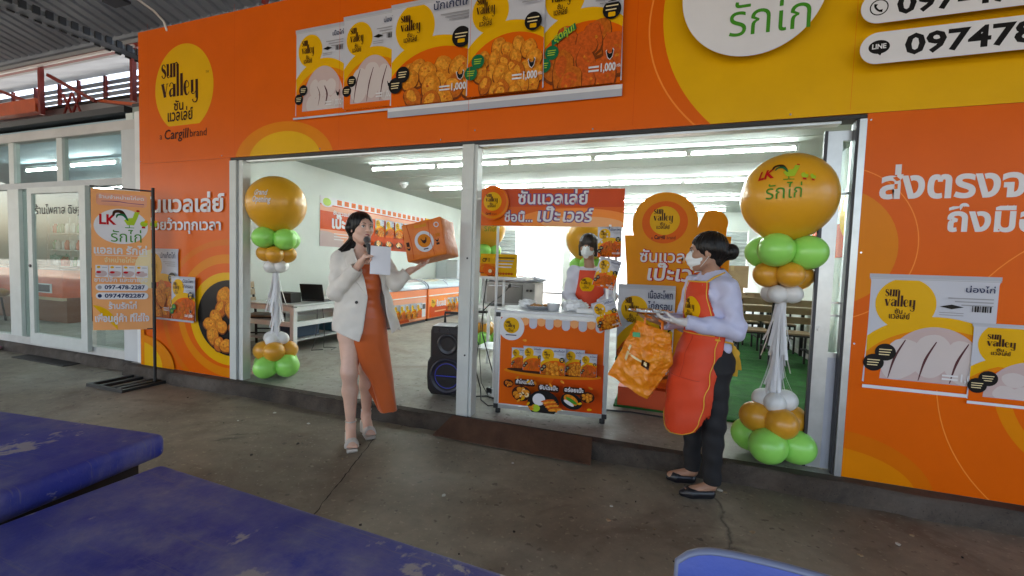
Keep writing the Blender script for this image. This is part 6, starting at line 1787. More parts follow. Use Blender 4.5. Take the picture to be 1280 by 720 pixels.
grow('body', [(body_f2, (-.30, -.30, -.01), (.48, .26, 1.50), .007, 0), (skull, *HH.box(.165), .0034, 0), (union([hR, (rc(eR, wR, .036, .0245), .01)]), (-.09, -.36, 1.27), (.16, -.06, 1.50), .0030, 0),
              (union([hL, (rc(eL, wL, .036, .0245), .01)]), (.24, -.20, 1.18), (.56, .12, 1.46), .0030, 0)], host, [M_skin])
face_parts(HH, host, M_skin, mouth_open=True)
b = MB(); b.ball(HH.p(-.078, .004, -.042), .0045, M_chrome); b.build('earring', host)
# long straight hair, parted
hc = HH.p(0, -.02, .03)
cap = minus(HH.el((0, -.014, .036), (.086, .104, .093)), union([HH.el((.004, .108, -.018), (.066, .080, .100)), (HH.el((.0, .11, -.10), (.082, .09, .11)), .02)]), .006)
locks = [cap]
for (x0, y0, x1, y1, r0, r1) in ((-.058, -.02, -.132, .005, .036, .036), (-.05, -.05, -.10, .05, .04, .04), (.060, -.005, .062, .0, .024, .020), (-.070, .006, -.118, -.035, .020, .024), (-.066, -.005, -.158, .010, .026, .022), (-.060, -.04, -.148, .055, .036, .03), (-.03, -.075, -.09, .075, .045, .035), (.03, -.07, .02, .085, .045, .035), (.066, -.03, .07, .07, .036, .024)):
    a = HH.p(x0, y0, .0); m_ = HH.p(x0 * 1.12, y0 - .012, -.09)
    locks.append((rc(a, (x1, y1, 1.405), r0, r1), .02))
hair = bend(union(locks, .015), hair_noise(hc, 60, .0018))
hair = both(hair, lambda P: 1.405 + .25 * (P[:, 0] + .16) - P[:, 2])
grow('hair', [(hair, (-.24, -.16, 1.36), (.16, .22, 1.72), .0042, 0)], host, [M_hair])
# dress
zs = [.20, .32, .45, .60, .72, .82, .94, 1.07, 1.16, 1.24, 1.33]
dress_v = column(zs, [.200, .165, .130, .070, .030, .012, .005, .0, .0, -.005, -.008], [.05, .05, .045, .035, .025, .02, .015, .015, .012, .012, .012],
                 [.068, .090, .115, .150, .170, .176, .168, .130, .140, .146, .135], [.095, .10, .105, .112, .122, .128, .122, .100, .112, .116, .098])
def slit(P):
    z = P[:, 2]; e = np.interp(z, [.19, .30, .415, .48, .547, .66, .784, .82], [.143, .115, .085, .055, .012, -.030, -.066, -.14])
    return np.maximum(P[:, 0] - e, np.maximum(P[:, 1] - .035, z - .82))
folds = lambda P: .0075 * (np.abs(np.sin((P[:, 0] - .30 * (.85 - P[:, 2])) * 30 + .8)) - .6) * np.clip((.86 - P[:, 2]) * 1.8, 0, 1) + .0034 * (np.abs(np.sin(P[:, 2] * 46 + P[:, 0] * 9)) - .5) * np.clip((P[:, 2] - .92) * 8, 0, 1)
hem_d = lambda P: np.maximum(.205 + .006 * np.sin(P[:, 0] * 40) - P[:, 2], P[:, 2] - 1.325 - .02 * np.cos((P[:, 0] + .01) * 22))
dress_f = both(minus(bend(dress_v, folds), slit, .006), hem_d)
grow('dress', [(dress_f, (-.22, -.20, .17), (.32, .22, 1.37), .0055, 0)], host, [M_satin], 1)
# blazer, worn open
bz = [.76, .90, 1.05, 1.18, 1.30, 1.385, 1.425, 1.45]
bl_v = union([column(bz, [.045, .035, .018, .0, -.005, -.012, -.022, -.022], [.02] * 8, [.262, .235, .203, .188, .182, .135, .085, .068], [.165, .158, .145, .140, .124, .092, .072, .066]),
              (rc((-.150, .012, 1.368), (.142, .03, 1.372), .055, .055), .04)], .03)
def front_gap(P):
    z = P[:, 2]
    Lx = np.interp(z, [.70, .77, .85, 1.09, 1.20, 1.32, 1.44], [-.03, -.012, .012, .042, .022, -.025, -.07]); Rx = np.interp(z, [.75, .82, .97, 1.2, 1.3, 1.44], [.235, .213, .172, .142, .10, .030])
    return np.maximum(np.maximum(Lx - P[:, 0], P[:, 0] - Rx), P[:, 1] - .0)
wr = lambda P: .0026 * np.sin(P[:, 2] * 46 + P[:, 0] * 30 + 2 * np.sin(P[:, 1] * 20)) + .0022 * np.sin(P[:, 0] * 55 - P[:, 2] * 30) + .0022 * np.sin(P[:, 1] * 70 + P[:, 2] * 62)
hem = lambda P: np.where(P[:, 1] < .03, np.interp(P[:, 0], [-.3, -.196, -.014, .1, .215, .31], [.88, .848, .772, .80, .822, .886]), .83) - P[:, 2]
torso = both(minus(shell(bend(bl_v, lambda P: .6 * wr(P)), .013), front_gap, .004), lambda P: np.maximum(hem(P), P[:, 2] - 1.438))
def sleeve(s, e, w, cut, r=(.058, .055, .046)):
    s, e, w = Vector(s), Vector(e), Vector(w); d = (w - e).normalized(); end = e + (w - e) * cut
    f = bend(union([rc(s, e, r[0], r[1]), (rc(e, end + d * .03, r[1], r[2]), .025)], .02), wr)
    lim = lambda P: (P - A_(*end)) @ A_(*d)
    side = lambda P: np.where((P - A_(*e)) @ A_(*d) > -.02, lim(P), -1)
    inner = rc(e + (w - e) * .72, end + d * .06, r[2] - .014, r[2] - .008)
    return minus(both(f, side), inner, .003)
bl_f = union([torso, (sleeve(sR, eR, wR, .86), .012), (sleeve(sL, eL, wL, .80), .012)], .012)
blz = grow('blazer', [(bl_f, (-.30, -.28, .74), (.46, .22, 1.47), .0056, 0)], host, [M_blazer], 1)
def flap(name, pts, fn, parent, m, th=.006, n=10, dirv=(0, 1, 0)):
    """A flat flap (lapel) between two edge lines, laid on a cloth surface."""
    b = MB(); G = []
    for i in range(n + 1):
        u = i / n
        pa = [Vector(p) for p in pts[0]]; pb = [Vector(p) for p in pts[1]]
        def on(l):
            t = u * (len(l) - 1); k = min(int(t), len(l) - 2); return l[k].lerp(l[k + 1], t - k)
        a, c = on(pa), on(pb)
        for j in range(7): G.append(a.lerp(c, j / 6))
    P = onto(fn, [(p.x, -.45, p.y) for p in G], dirv, start=0, eps=.001)
    V = [(p[0], p[1] - .002, p[2]) for p in P] + [(p[0], p[1] - .002 - th, p[2]) for p in P]
    N = len(P); F = []
    for i in range(n):
        for j in range(6):
            q = (i * 7 + j, i * 7 + j + 1, (i + 1) * 7 + j + 1, (i + 1) * 7 + j); F.append(tuple(k + N for k in q)); F.append(q[::-1])
    for i in range(n):
        for j in (0, 6): F.append((i * 7 + j, (i + 1) * 7 + j, (i + 1) * 7 + j + N, i * 7 + j + N))
    b.add(V, F, m, True); o = b.build(name, parent); return o
bl_solid = bend(bl_v, lambda P: .6 * wr(P))
flap('lapel', ([(-.060, 1.428), (-.03, 1.34), (.014, 1.235), (.036, 1.12)], [(-.088, 1.425), (-.118, 1.355), (-.085, 1.26), (.030, 1.11)]), bl_solid, blz, M_blazer)
flap('lapel', ([(.024, 1.432), (.078, 1.335), (.126, 1.235), (.146, 1.12)], [(.055, 1.432), (.135, 1.37), (.170, 1.27), (.152, 1.11)]), bl_solid, blz, M_blazer)
flap('collar', ([(-.050, 1.440), (-.062, 1.43), (-.075, 1.40)], [(-.085, 1.437), (-.115, 1.415), (-.128, 1.372)]), bl_solid, blz, M_blazer, .009)
bp_ = onto(bl_solid, [(-.035, -.4, 1.057)], (0, 1, 0), 0, .002)[0]
b = MB(); b.tube([bp_, bp_ + np.array((0, -.006, 0))], .011, M_black, n=14); b.build('button', blz)
# sandals
for (f_, heel, ball, d, sd) in (fR, fL):
    T = Matrix(((d.x, sd.x, 0, heel.x), (d.y, sd.y, 0, heel.y), (0, 0, 1, 0), (0, 0, 0, 1)))
    hz = heel.z - .030
    prof_ = [(.185, .012), (.178, .0), (.075, .0), (.060, .022), (.020, hz - .028), (.012, hz - .02), (.004, .0), (-.030, .0), (-.034, hz - .004), (-.02, hz), (.03, hz - .012), (.10, .030), (.178, .026)]
    b = MB(); b.prism(prof_, .072, M_silver, T @ frame((0, .036, 0), (1, 0, 0), (0, 0, 1))); so = b.build('sandal', host, bevel=.006)
    b = MB()
    def arch(c, r, w, h0):
        pts = [c + sd * r * math.cos(PI * k / 10) + Vector((0, 0, h0 * math.sin(PI * k / 10))) for k in range(11)]
        b.tube(pts, w, M_silver, n=8)
    arch(ball + d * .012 + Vector((0, 0, -.020)), .040, .010, .050); arch(ball - d * .012 + Vector((0, 0, -.018)), .042, .009, .056); arch(ball + d * .0 + Vector((0, 0, -.018)), .041, .010, .055)
    an = heel + Vector((0, 0, .062)) + d * .022
    b.tube([an + (d * math.cos(2 * PI * k / 16) * .038 + sd * math.sin(2 * PI * k / 16) * .036) for k in range(17)], .0045, M_silver, n=8)
    b.tube([heel + sd * .03 - d * .02 + Vector((0, 0, -.01)), an + sd * .033 - d * .01], .004, M_silver, n=6); b.tube([heel - sd * .03 - d * .02 + Vector((0, 0, -.01)), an - sd * .033 - d * .01], .004, M_silver, n=6)
    b.build('strap', so)
def local_to(t):
    return Matrix.Translation(t.location) @ Matrix.Rotation(t.rotation_euler.z, 4, 'Z')
HW = local_to(host)
def held(name, label, cat, loc):
    w = HW @ Vector(loc); t = thing(name, label, cat, w, host.rotation_euler.z); return t
# microphone, gripped in her right hand
mh, me_ = Vector((.030, -.190, 1.500)), Vector((.062, -.215, 1.335))
t = held('microphone', 'black microphone with a grey mesh head held at the host mouth', 'microphone', mh); dv = me_ - mh
b = MB(); b.tube([dv * .16, dv * .4, dv * 1.0], [.0165, .0135, .0115], M_black, n=16); b.build('handle', t)
b = MB(); b.ball((0, 0, 0), .0245, mat('mic_mesh', (.16, .16, .17), .45, .8, bump=1.0, bs=900), nu=22, nv=16); b.build('mesh_head', t)
b = MB(); b.tube([dv * .135, dv * .185], [.0225, .018], M_chrome, n=18); b.build('ring', t)
t = held('sheet_of_paper', 'white sheet of paper held together with the microphone', 'paper', (.07, -.232, 1.36))
b = MB(); b.grid(8, 10, lambda u, v: (-.020 + .135 * u + .004 * v, -.010 * math.sin(u * 2.2) + .012 * v * u + .006 * math.sin(v * 3), -.095 + .195 * v - .006 * u), M_paper)
b.grid(8, 10, lambda u, v: (-.020 + .135 * u + .004 * v, -.010 * math.sin(u * 2.2) + .012 * v * u + .006 * math.sin(v * 3) + .0008, -.095 + .195 * v - .006 * u), M_paper); b.build('sheet', t)
# orange tote box on her left hand
t = held('tote_box', 'big orange box with a round white badge held up on the host hand', 'box', (.47, -.02, 1.36))
q = [Vector(p) for p in ((.313, -.11, 1.351), (.608, -.08, 1.428), (.553, -.08, 1.708), (.263, -.11, 1.618))]      # front: BL, BR, TR, TL
offv = Vector((.145, .22, -.018))
o_ = Vector((.47, -.02, 1.36))
fr = [p - o_ for p in q]; bk = [p - o_ + offv for p in q]
M_tote = mat('orange_foil_bag', (.70, .15, .006), .38, rgb2=(.78, .20, .010), vs=9, bump=.55, bs=26)
bm = bmesh.new(); vsx = [bm.verts.new(p) for p in fr + bk]
for f in ((0, 1, 2, 3), (7, 6, 5, 4), (1, 5, 6, 2), (0, 3, 7, 4), (3, 2, 6, 7), (0, 4, 5, 1)): bm.faces.new([vsx[i] for i in f])
bmesh.ops.bevel(bm, geom=list(bm.edges), offset=.010, segments=3, profile=.5, affect='EDGES')
bmesh.ops.subdivide_edges(bm, edges=list(bm.edges), cuts=3, use_grid_fill=True)
for v in bm.verts: v.co += Vector((math.sin(v.co.z * 60 + v.co.y * 40), math.sin(v.co.x * 50 + v.co.z * 33), math.sin(v.co.x * 45 + v.co.y * 30))) * .0022
b = MB(); b.bm(bm, M_tote, smooth=True); bxo = b.build('body', t)
X = (fr[1] - fr[0]); Y = (fr[3] - fr[0]); Wb, Hb = X.length, Y.length
TF = frame(fr[0], X, Y)
g = Gfx('foil'); g.ell(Wb * .52, Hb * .46, .072, .078, 'white', n=40); g.ell(Wb * .52, Hb * .48, .050, .050, 'amber', n=32); hen(g, Wb * .52, Hb * .48, .05, 'dark_brown'); g.rect(Wb * .46, Hb * .24, Wb * .58, Hb * .27, 'dark_brown')
g.text('ซันแวลเล่ย์', Wb * .36, Hb * .86, .018, 'yellow', bold=.02, w=.09); g.rect(Wb * .08, Hb * .40, Wb * .15, Hb * .52, 'dark_brown'); hen(g, Wb * .115, Hb * .34, .03); g.text('1,000', Wb * .78, Hb * .52, .022, 'amber', bold=.03, w=.05); g.rect(Wb * .80, Hb * .30, Wb * .88, Hb * .36, 'dark_brown'); hen(g, Wb * .84, Hb * .42, .028)
g.ring(Wb * .9, Hb * .85, .020, .020, .007, 'white', n=24); g.ribbon([(Wb * .17, 0.01), (Wb * .2, Hb * .5), (Wb * .18, Hb * .98)], .004, 'deep_orange'); g.ribbon([(Wb * .70, 0.01), (Wb * .68, Hb * .5), (Wb * .72, Hb * .98)], .004, 'deep_orange')
pr2 = g.build('printed_sheet', TF @ Matrix.Translation((0, 0, .0032)), bxo)

# ------------------------------------------------------------------ the apron woman with the tray
ap = thing('person', 'woman in profile with a bun, face mask and red orange apron holding a tray', 'person', (.23, -.20, 0), math.atan2(-.0782, .9969))
f2 = Vector((-.80, -.60, 0)).normalized(); l2 = Vector((.60, -.80, 0)).normalized()     # facing and her left
cA = Vector((.055, -.06, 0))
HA = Head((.018, -.085, 1.468), (-1, -.10, -.04), (-.04, 0, 1), .97)
def tp(u, w, z, cx=None):
    c = cA if cx is None else Vector(cx); return tuple(c + l2 * u + f2 * w + Vector((0, 0, z)))
SL, EL, WL = tp(.155, -.0, 1.275), (.190, -.205, 1.030), (-.085, -.255, 1.058)
SR, ER, WR = tp(-.155, .0, 1.275), (-.075, .05, 1.03), (-.215, -.10, 1.035)
U2 = (l2.x, l2.y)
zt = [.80, .90, 1.0, 1.12, 1.22, 1.30, 1.345]
tors = lambda g_: column(zt, [cA.x + .0, cA.x, cA.x, cA.x, cA.x, cA.x, cA.x - .01], [cA.y] * 7, [.150 + g_, .150 + g_, .138 + g_, .148 + g_, .150 + g_, .115 + g_, .058 + g_], [.105 + g_, .105 + g_, .098 + g_, .108 + g_, .100 + g_, .080 + g_, .055 + g_], U=U2)
bodyA = union([tors(-.012), (rc(tp(-.12, 0, 1.275), tp(.12, 0, 1.275), .035, .035), .03), (rc(tp(0, -.01, 1.30), HA.p(0, -.022, -.05), .050, .044), .03), (rc(SL, EL, .036, .03), .02), (rc(EL, WL, .032, .024), .02), (rc(SR, ER, .036, .03), .02), (rc(ER, WR, .032, .024), .02),
               (rc((.0, .02, .84), (.0, .0, .46), .07, .05), .02), (rc((.0, .0, .46), (.012, .0, .09), .05, .030), .02), (rc((.10, -.12, .84), (.115, -.14, .46), .07, .05), .02), (rc((.115, -.14, .46), (.118, -.145, .09), .05, .030), .02),
               (rc((.010, .0, .075), (-.115, -.02, .034), .030, .026), .02), (rc((.116, -.145, .075), (-.01, -.19, .034), .030, .026), .02)], .02)
hAL = hand(WL, (-.95, -.05, .03), (.05, .25, .95), (-.2, -.9, .1), .9, curl=(.15, .3, .25), thumb=(.5, .5))
hAR = hand(WR, (-.75, -.35, .08), (.05, .1, .98), (-.2, -.6, .1), .9, curl=(.15, .25, .2), thumb=(.6, .4))
grow('body', [(bodyA, (-.22, -.34, .0), (.30, .18, 1.42), .007, 0), (HA.skull(neck_to=tp(0, -.01, 1.31)), *HA.box(.165), .0034, 0), (union([hAL, (rc(EL, WL, .03, .024), .01)]), *near((-.15, -.255, 1.06), .115), .0030, 1), (union([hAR, (rc(ER, WR, .03, .024), .01)]), *near((-.27, -.12, 1.04), .115), .0030, 0)], ap, [M_skin2, M_glove])
face_parts(HA, ap, M_skin2, mask=True)
mask_part(HA, ap)
capA = minus(HA.el((0, -.022, .040), (.088, .106, .096)), union([HA.el((0, .112, -.03), (.085, .088, .098)), (HA.el((0, .05, -.10), (.10, .062, .085)), .02)]), .006)
bun = HA.el((0, -.142, .004), (.046, .044, .050))
hairA = bend(union([capA, (bun, .008), (HA.rc((0, -.06, -.05), (0, -.11, -.01), .04, .03), .02), (HA.rc((.055, -.03, .02), (.03, -.1, .0), .03, .025), .02), (HA.rc((-.055, -.03, .02), (-.03, -.1, .0), .03, .025), .02)], .01), hair_noise(HA.p(0, -.06, .03), 46, .0018))
hA = grow('hair', [(hairA, (-.14, -.26, 1.34), (.26, .10, 1.62), .004, 0)], ap, [M_hair])
b = MB(); c_ = Vector(HA.p(0, -.102, .0)); b.tube([c_ + (HA.r * math.cos(2 * PI * k / 14) + HA.u * math.sin(2 * PI * k / 14)) * .026 for k in range(15)], .006, mat('hair_tie', (.02, .02, .03), .7), n=8); b.build('hair_tie', hA)
wr2 = lambda P: .0048 * np.sin(P[:, 2] * 52 + P[:, 0] * 38 + 2 * np.sin(P[:, 1] * 22)) + .0032 * np.sin(P[:, 0] * 60 - P[:, 2] * 34) + .002 * np.sin(P[:, 1] * 74 + P[:, 2] * 60)
def slv(s, e, w, cut, r):
    s, e, w = Vector(s), Vector(e), Vector(w); d = (w - e).normalized(); end = e + (w - e) * cut
    f = bend(union([rc(s, e, r[0], r[1]), (rc(e, end + d * .03, r[1], r[2]), .03)], .02), wr2)
    return both(f, lambda P: np.where((P - A_(*e)) @ A_(*d) > -.02, (P - A_(*end)) @ A_(*d), -1))
shirt = union([both(bend(tors(.004), wr2), lambda P: np.maximum(.83 - P[:, 2], P[:, 2] - 1.335)), (rc(tp(-.13, 0, 1.275), tp(.13, 0, 1.275), .05, .05), .03), (slv(SL, EL, WL, .93, (.054, .054, .042)), .02), (slv(SR, ER, WR, .9, (.064, .06, .046)), .02)], .02)
sh = grow('shirt', [(shirt, (-.25, -.36, .80), (.32, .18, 1.38), .0056, 0)], ap, [M_shirt], 1)
# collar: two pointed leaves
neckc = Vector(tp(0, -.012, 1.335))
b = MB()
for q in (-1, 1):
    pts = []
    for k in range(9):
        a = PI * (1 - k / 8)            # from nape round to the throat
        di = f2 * -math.cos(a) * -1 if False else (f2 * math.cos(a) * -1 * -1)
        r_in = .058; 
        d_ = (f2 * math.cos(PI - a) * -1 + l2 * q * math.sin(a))
        up_ = neckc + d_ * .061 + Vector((0, 0, .040 - .022 * k / 8)); dn = neckc + d_ * (.100 + .018 * (k / 8)) + Vector((0, 0, -.006 - .034 * (k / 8) ** 2))
        if k == 8: dn = neckc + f2 * .118 + l2 * q * .062 + Vector((0, 0, -.066)); up_ = neckc + f2 * .066 + l2 * q * .008 + Vector((0, 0, .006))
        pts.append((up_, dn))
    V = []
    for u_, d_ in pts: V += [u_, d_]
    V2 = [v + Vector((0, 0, .004)) for v in V]; N = len(V)
    F = [(2 * k, 2 * k + 1, 2 * k + 3, 2 * k + 2) for k in range(8)]
    b.add(V + V2, F + [tuple(i + N for i in f[::-1]) for f in F] + [(2 * k + 1, 2 * k + 1 + N, 2 * k + 3 + N, 2 * k + 3) for k in range(8)], M_shirt, False)
b.build('collar', sh)
# trousers and shoes
trs = union([column([.78, .86, .92], [cA.x + .02, cA.x + .01, cA.x], [cA.y] * 3, [.165, .160, .152], [.122, .118, .112], U=U2), (rc((-.002, .03, .80), (-.002, .0, .46), .090, .066), .03), (rc((-.002, .0, .46), (.008, .0, .10), .064, .048), .03), (rc((.10, -.135, .80), (.110, -.14, .46), .094, .068), .03), (rc((.110, -.14, .46), (.118, -.145, .10), .066, .050), .03)], .025)
trs = both(bend(trs, lambda P: .003 * np.sin(P[:, 2] * 60 + P[:, 0] * 20) + .002 * np.sin(P[:, 0] * 50 - P[:, 2] * 30)), lambda P: .092 - P[:, 2])
grow('trousers', [(trs, (-.22, -.32, .06), (.30, .18, .96), .0065, 0)], ap, [M_black_cloth], 1)
for (hx, hy, tx, ty) in ((.030, .005, -.150, -.025), (.138, -.138, -.062, -.205)):
    hv, tv = Vector((hx, hy, 0)), Vector((tx, ty, 0)); d = (tv - hv).normalized(); sd = Vector((-d.y, d.x, 0)); L = (tv - hv).length
    sole = union([rc(hv + Vector((0, 0, .032)) + d * .03, hv + Vector((0, 0, .026)) + d * L * .66, .036, .038), (rc(hv + Vector((0, 0, .026)) + d * L * .66, tv + Vector((0, 0, .020)) - d * .025, .038, .021), .02)], .02)
    top_ = union([rc(hv + d * .040 + Vector((0, 0, .078)), hv + d * L * .60 + Vector((0, 0, .076)), .027, .029)])
    sf = both(minus(sole, top_, .004), lambda P: .004 - P[:, 2])
    so = grow('shoe', [(sf, *(([min(hx, tx) - .06, min(hy, ty) - .07, -.01], [max(hx, tx) + .06, max(hy, ty) + .07, .12])), .0036, 0)], ap, [mat('black_leather', (.012, .012, .016), .3)])
    b = MB(); c_ = hv + d * L * .72 + Vector((0, 0, .056)); b.box(-.018, .018, -.008, .008, -.004, .004, M_black, Matrix.Translation(c_) @ Matrix.Rotation(math.atan2(sd.y, sd.x), 4, 'Z'), bev=.003); b.build('bow', so)
# apron
za = [.34, .50, .70, .86, .97, 1.10, 1.22, 1.32]
av = column(za, [-.020, -.018, -.005, .020, cA.x - .005, cA.x, cA.x, cA.x], [-.10, -.095, -.085, -.07, cA.y, cA.y, cA.y, cA.y], [.19, .188, .186, .180, .164, .170, .165, .14], [.128, .130, .132, .130, .120, .130, .124, .105], U=U2)
av = bend(av, lambda P: .0035 * np.sin(P[:, 0] * 34 + P[:, 2] * 6) * np.clip((1.0 - P[:, 2]) * 3, 0, 1) + .002 * np.sin(P[:, 2] * 40 + P[:, 1] * 30))
zb = [.372, .385, .42, .47, .60, .90, .97, 1.05, 1.15, 1.25, 1.295]
hw = [.0, .085, .145, .172, .182, .180, .172, .150, .118, .094, .085]
def apron_lim(P):
    X = P[:, 0] - np.interp(P[:, 2], za, [-.020, -.018, -.005, .020, .05, .055, .055, .055]); Y = P[:, 1] - np.interp(P[:, 2], za, [-.10, -.095, -.085, -.07, -.06, -.06, -.06, -.06])
    u = X * l2.x + Y * l2.y; w = X * f2.x + Y * f2.y
    return np.maximum(np.maximum((np.abs(u) - np.interp(P[:, 2], zb, hw)) * .8, -w + .0), np.maximum(.372 - P[:, 2], P[:, 2] - 1.295))
apf = both(shell(av, .009), apron_lim)
apo = grow('apron', [(apf, (-.26, -.34, .34), (.26, .14, 1.34), .0045, 0)], ap, [M_apron], 1)
def on_apron(u, z, e=.004):
    cx = float(np.interp(z, za, [-.020, -.018, -.005, .020, .05, .055, .055, .055])); cy = float(np.interp(z, za, [-.10, -.095, -.085, -.07, -.06, -.06, -.06, -.06]))
    p = onto(av, [(cx + l2.x * u + f2.x * .5, cy + l2.y * u + f2.y * .5, z)], (-f2.x, -f2.y, 0), 0, e)[0]
    return Vector(p.tolist())
b = MB()
for s_ in (-1, 1):
    zz = [.372 + (1.295 - .372) * (k / 40) ** 1.35 for k in range(41)]
    b.tube([p for p in (on_apron(s_ * min(float(np.interp(z, zb, hw)), float(np.interp(z, za, [.19, .188, .186, .180, .164, .170, .165, .14])) - .006), z) for z in zz) if abs(p.x) < .3 and abs(p.y) < .4], .0027, M_trim, n=8)
b.tube([on_apron(u, 1.295) for u in np.linspace(-.085, .085, 12)], .0048, M_trim, n=8)
b.tube([on_apron(u, .985) for u in np.linspace(-.145, .145, 20)], .003, M_trim, n=8)
b.tube([on_apron(.085, 1.295), Vector(tp(.10, .055, 1.325)), Vector(tp(.075, -.03, 1.352)), Vector(tp(.0, -.085, 1.352))], .006, M_trim, n=8)
b.build('trim', apo)
b = MB(); b.tube([on_apron(u, .72, .002) for u in np.linspace(-.12, .15, 16)], .0016, mat('apron_seam', (.42, .035, .012), .7), n=6); b.tube([on_apron(.03, z, .002) for z in np.linspace(.72, .98, 12)], .0014, _MATS['apron_seam'], n=6); b.build('pocket_seam', apo)
g = Gfx('cloth'); egg(g, 0, 0, .076, .080, 'yellow'); swash_logo(g, -.058, .006, .026)
def put(x, y):
    z = 1.125 + y; u = x - .005
    return (cA.x + l2.x * u + f2.x * .4, cA.y + l2.y * u + f2.y * .4, z)
drape_gfx(g, 'emblem', av, put, (-f2.x, -f2.y, 0), apo, cut=.015, eps=.002)
b = MB()      # the waist ties knotted at her back
kn = Vector((.192, -.085, .905))
b.ball(kn, (.020, .018, .018), M_trim)
for (a, c, e) in (((.0, -.01, 0), (.020, -.025, -.07), (.012, -.03, -.16)), ((.0, .01, 0), (.030, .0, -.06), (.034, -.005, -.125)), ((0, -.02, .0), (.035, -.035, -.02), (.005, -.03, -.05))):
    pts = [kn + Vector(a), kn + Vector(c), kn + Vector(e)]; V = []
    for k in range(9):
        u = k / 8; p = pts[0] * (1 - u) ** 2 + pts[1] * 2 * u * (1 - u) + pts[2] * u * u
        V += [p + Vector((-.018, .004, 0)), p + Vector((.018, -.010, .004)), p + Vector((-.018, .008, 0)), p + Vector((.018, -.006, .004))]
    b.add(V, [(4 * k, 4 * k + 1, 4 * k + 5, 4 * k + 4) for k in range(8)] + [(4 * k + 2, 4 * k + 6, 4 * k + 7, 4 * k + 3) for k in range(8)], M_trim, True)
ws = [on_apron(.150, .965), Vector((.185, -.16, .945)), kn]
b.tube(ws, .006, M_trim, n=8)
b.build('waist_tie', apo)
AW = local_to(ap)
t = thing('serving_tray', 'oval steel tray with small food cups carried by the apron woman', 'tray', AW @ Vector((-.275, -.185, 1.088)), ap.rotation_euler.z + R(12))
b = MB(); b.lathe([(0, .0), (.075, 0), (.10, .012), (.122, .016), (.120, .019), (.098, .016), (.073, .004), (0, .004)], M_chrome, n=36, T=Matrix.Scale(1.12, 4, (1, 0, 0)) @ Matrix.Rotation(0, 4, 'X')); b.build('tray', t)
rr = random.Random(9)
for k, (x, y) in enumerate(((-.06, .02), (-.01, -.03), (.04, .02), (.0, .04), (-.05, -.035), (.07, -.02))):
    b = MB(); b.lathe([(0, 0), (.018, 0), (.024, .018), (.022, .018), (.017, .003), (0, .003)], M_foil if k % 2 else M_white_plastic, n=16, T=Matrix.Translation((x, y, .005))); cup = b.build('cup', t)
    b = MB(); b.ball((x, y, .018), (.015, .014, .010), mat('fried_crumb', (.42, .19, .05), .6, var=.3, vs=40), nu=10, nv=8, f=lambda p, d: p * (1 + .2 * math.sin(7 * d.x + k) * math.sin(6 * d.y))); b.build('food', cup)
M_bag = mat('amber_foil_bag', (.72, .20, .006), .35, rgb2=(.76, .27, .012), vs=7, bump=.6, bs=22)
from mathutils import noise as nz
# orange carrier bag hanging under the tray
t = thing('carrier_bag', 'crumpled orange carrier bag hanging under the apron woman tray', 'bag', AW @ Vector((-.27, -.16, .80)))
t.rotation_euler.z = ap.rotation_euler.z
def bagp(u, v, s):
    top_a, top_b = Vector((-.085, 0, .235)), Vector((.115, -.02, .175)); bot_a, bot_m, bot_b = Vector((-.255, .02, -.130)), Vector((.0, -.0, -.250)), Vector((.135, .0, -.015))
    bot = bot_a.lerp(bot_m, u * 2) if u < .5 else bot_m.lerp(bot_b, u * 2 - 1)
    p = top_a.lerp(top_b, u).lerp(bot, v)
    k = math.sin(PI * u) ** .7 * (.25 + .75 * math.sin(PI * min(1, v * .9 + .05)))
    cr = .006 * math.sin(7 * u + 5 * v + s) + .012 * abs(math.sin(5.5 * (u + v * .6) + .7)) - .009 * abs(math.sin(6 * (u - v * .8) + .3))
    q_ = Vector((p.x * 9 + 3 * s, p.z * 9, s * 2.0))
    t1 = abs(nz.noise(q_)) + .5 * abs(nz.noise(q_ * 2.3)) + .25 * abs(nz.noise(q_ * 5.1))
    return p + Vector((.010 * nz.noise(q_ * .8), s * (.050 * k) + cr * .4 + .045 * (t1 - .35), .012 * nz.noise(q_ + Vector((7, 0, 0)))))
b = MB(); b.grid(64, 70, lambda u, v: bagp(u, v, -1), M_bag); b.grid(64, 70, lambda u, v: bagp(u, v, 1), M_bag)
b.add([bagp(k / 20, 1, -1) for k in range(21)] + [bagp(k / 20, 1, 1) for k in range(21)], [(k, k + 1, 22 + k, 21 + k) for k in range(20)], M_bag, True)
bd = b.build('body', t)
b = MB()
for s in (-1, 1): b.tube([bagp(.25, .0, s), bagp(.25, .0, s) + Vector((.0, 0, .05)), Vector((.035, .03, .245)), bagp(.75, .0, s) + Vector((0, 0, .05)), bagp(.75, .0, s)], .007, M_tote, n=8)
b.build('handle', t)
g = Gfx('foil'); g.rect(.10, .35, .14, .62, 'cream'); g.rect(.14, .47, .36, .50, 'cream'); g.rect(.36, .42, .50, .52, 'dark_brown'); g.rect(.40, .44, .46, .50, 'cream'); 
g.build('printed_sheet', None, bd, warp=lambda x, y, z: bagp(x, 1 - y, -1) + Vector((0, -.003 - z, 0)), cut=.05)
b = MB(); b.grid(4, 4, lambda u, v: (-.10 + .045 * u, -.062 - .004 * v, .14 + .03 * v), mat('green_tag', (.08, .35, .16), .5)); b.build('tag', t)

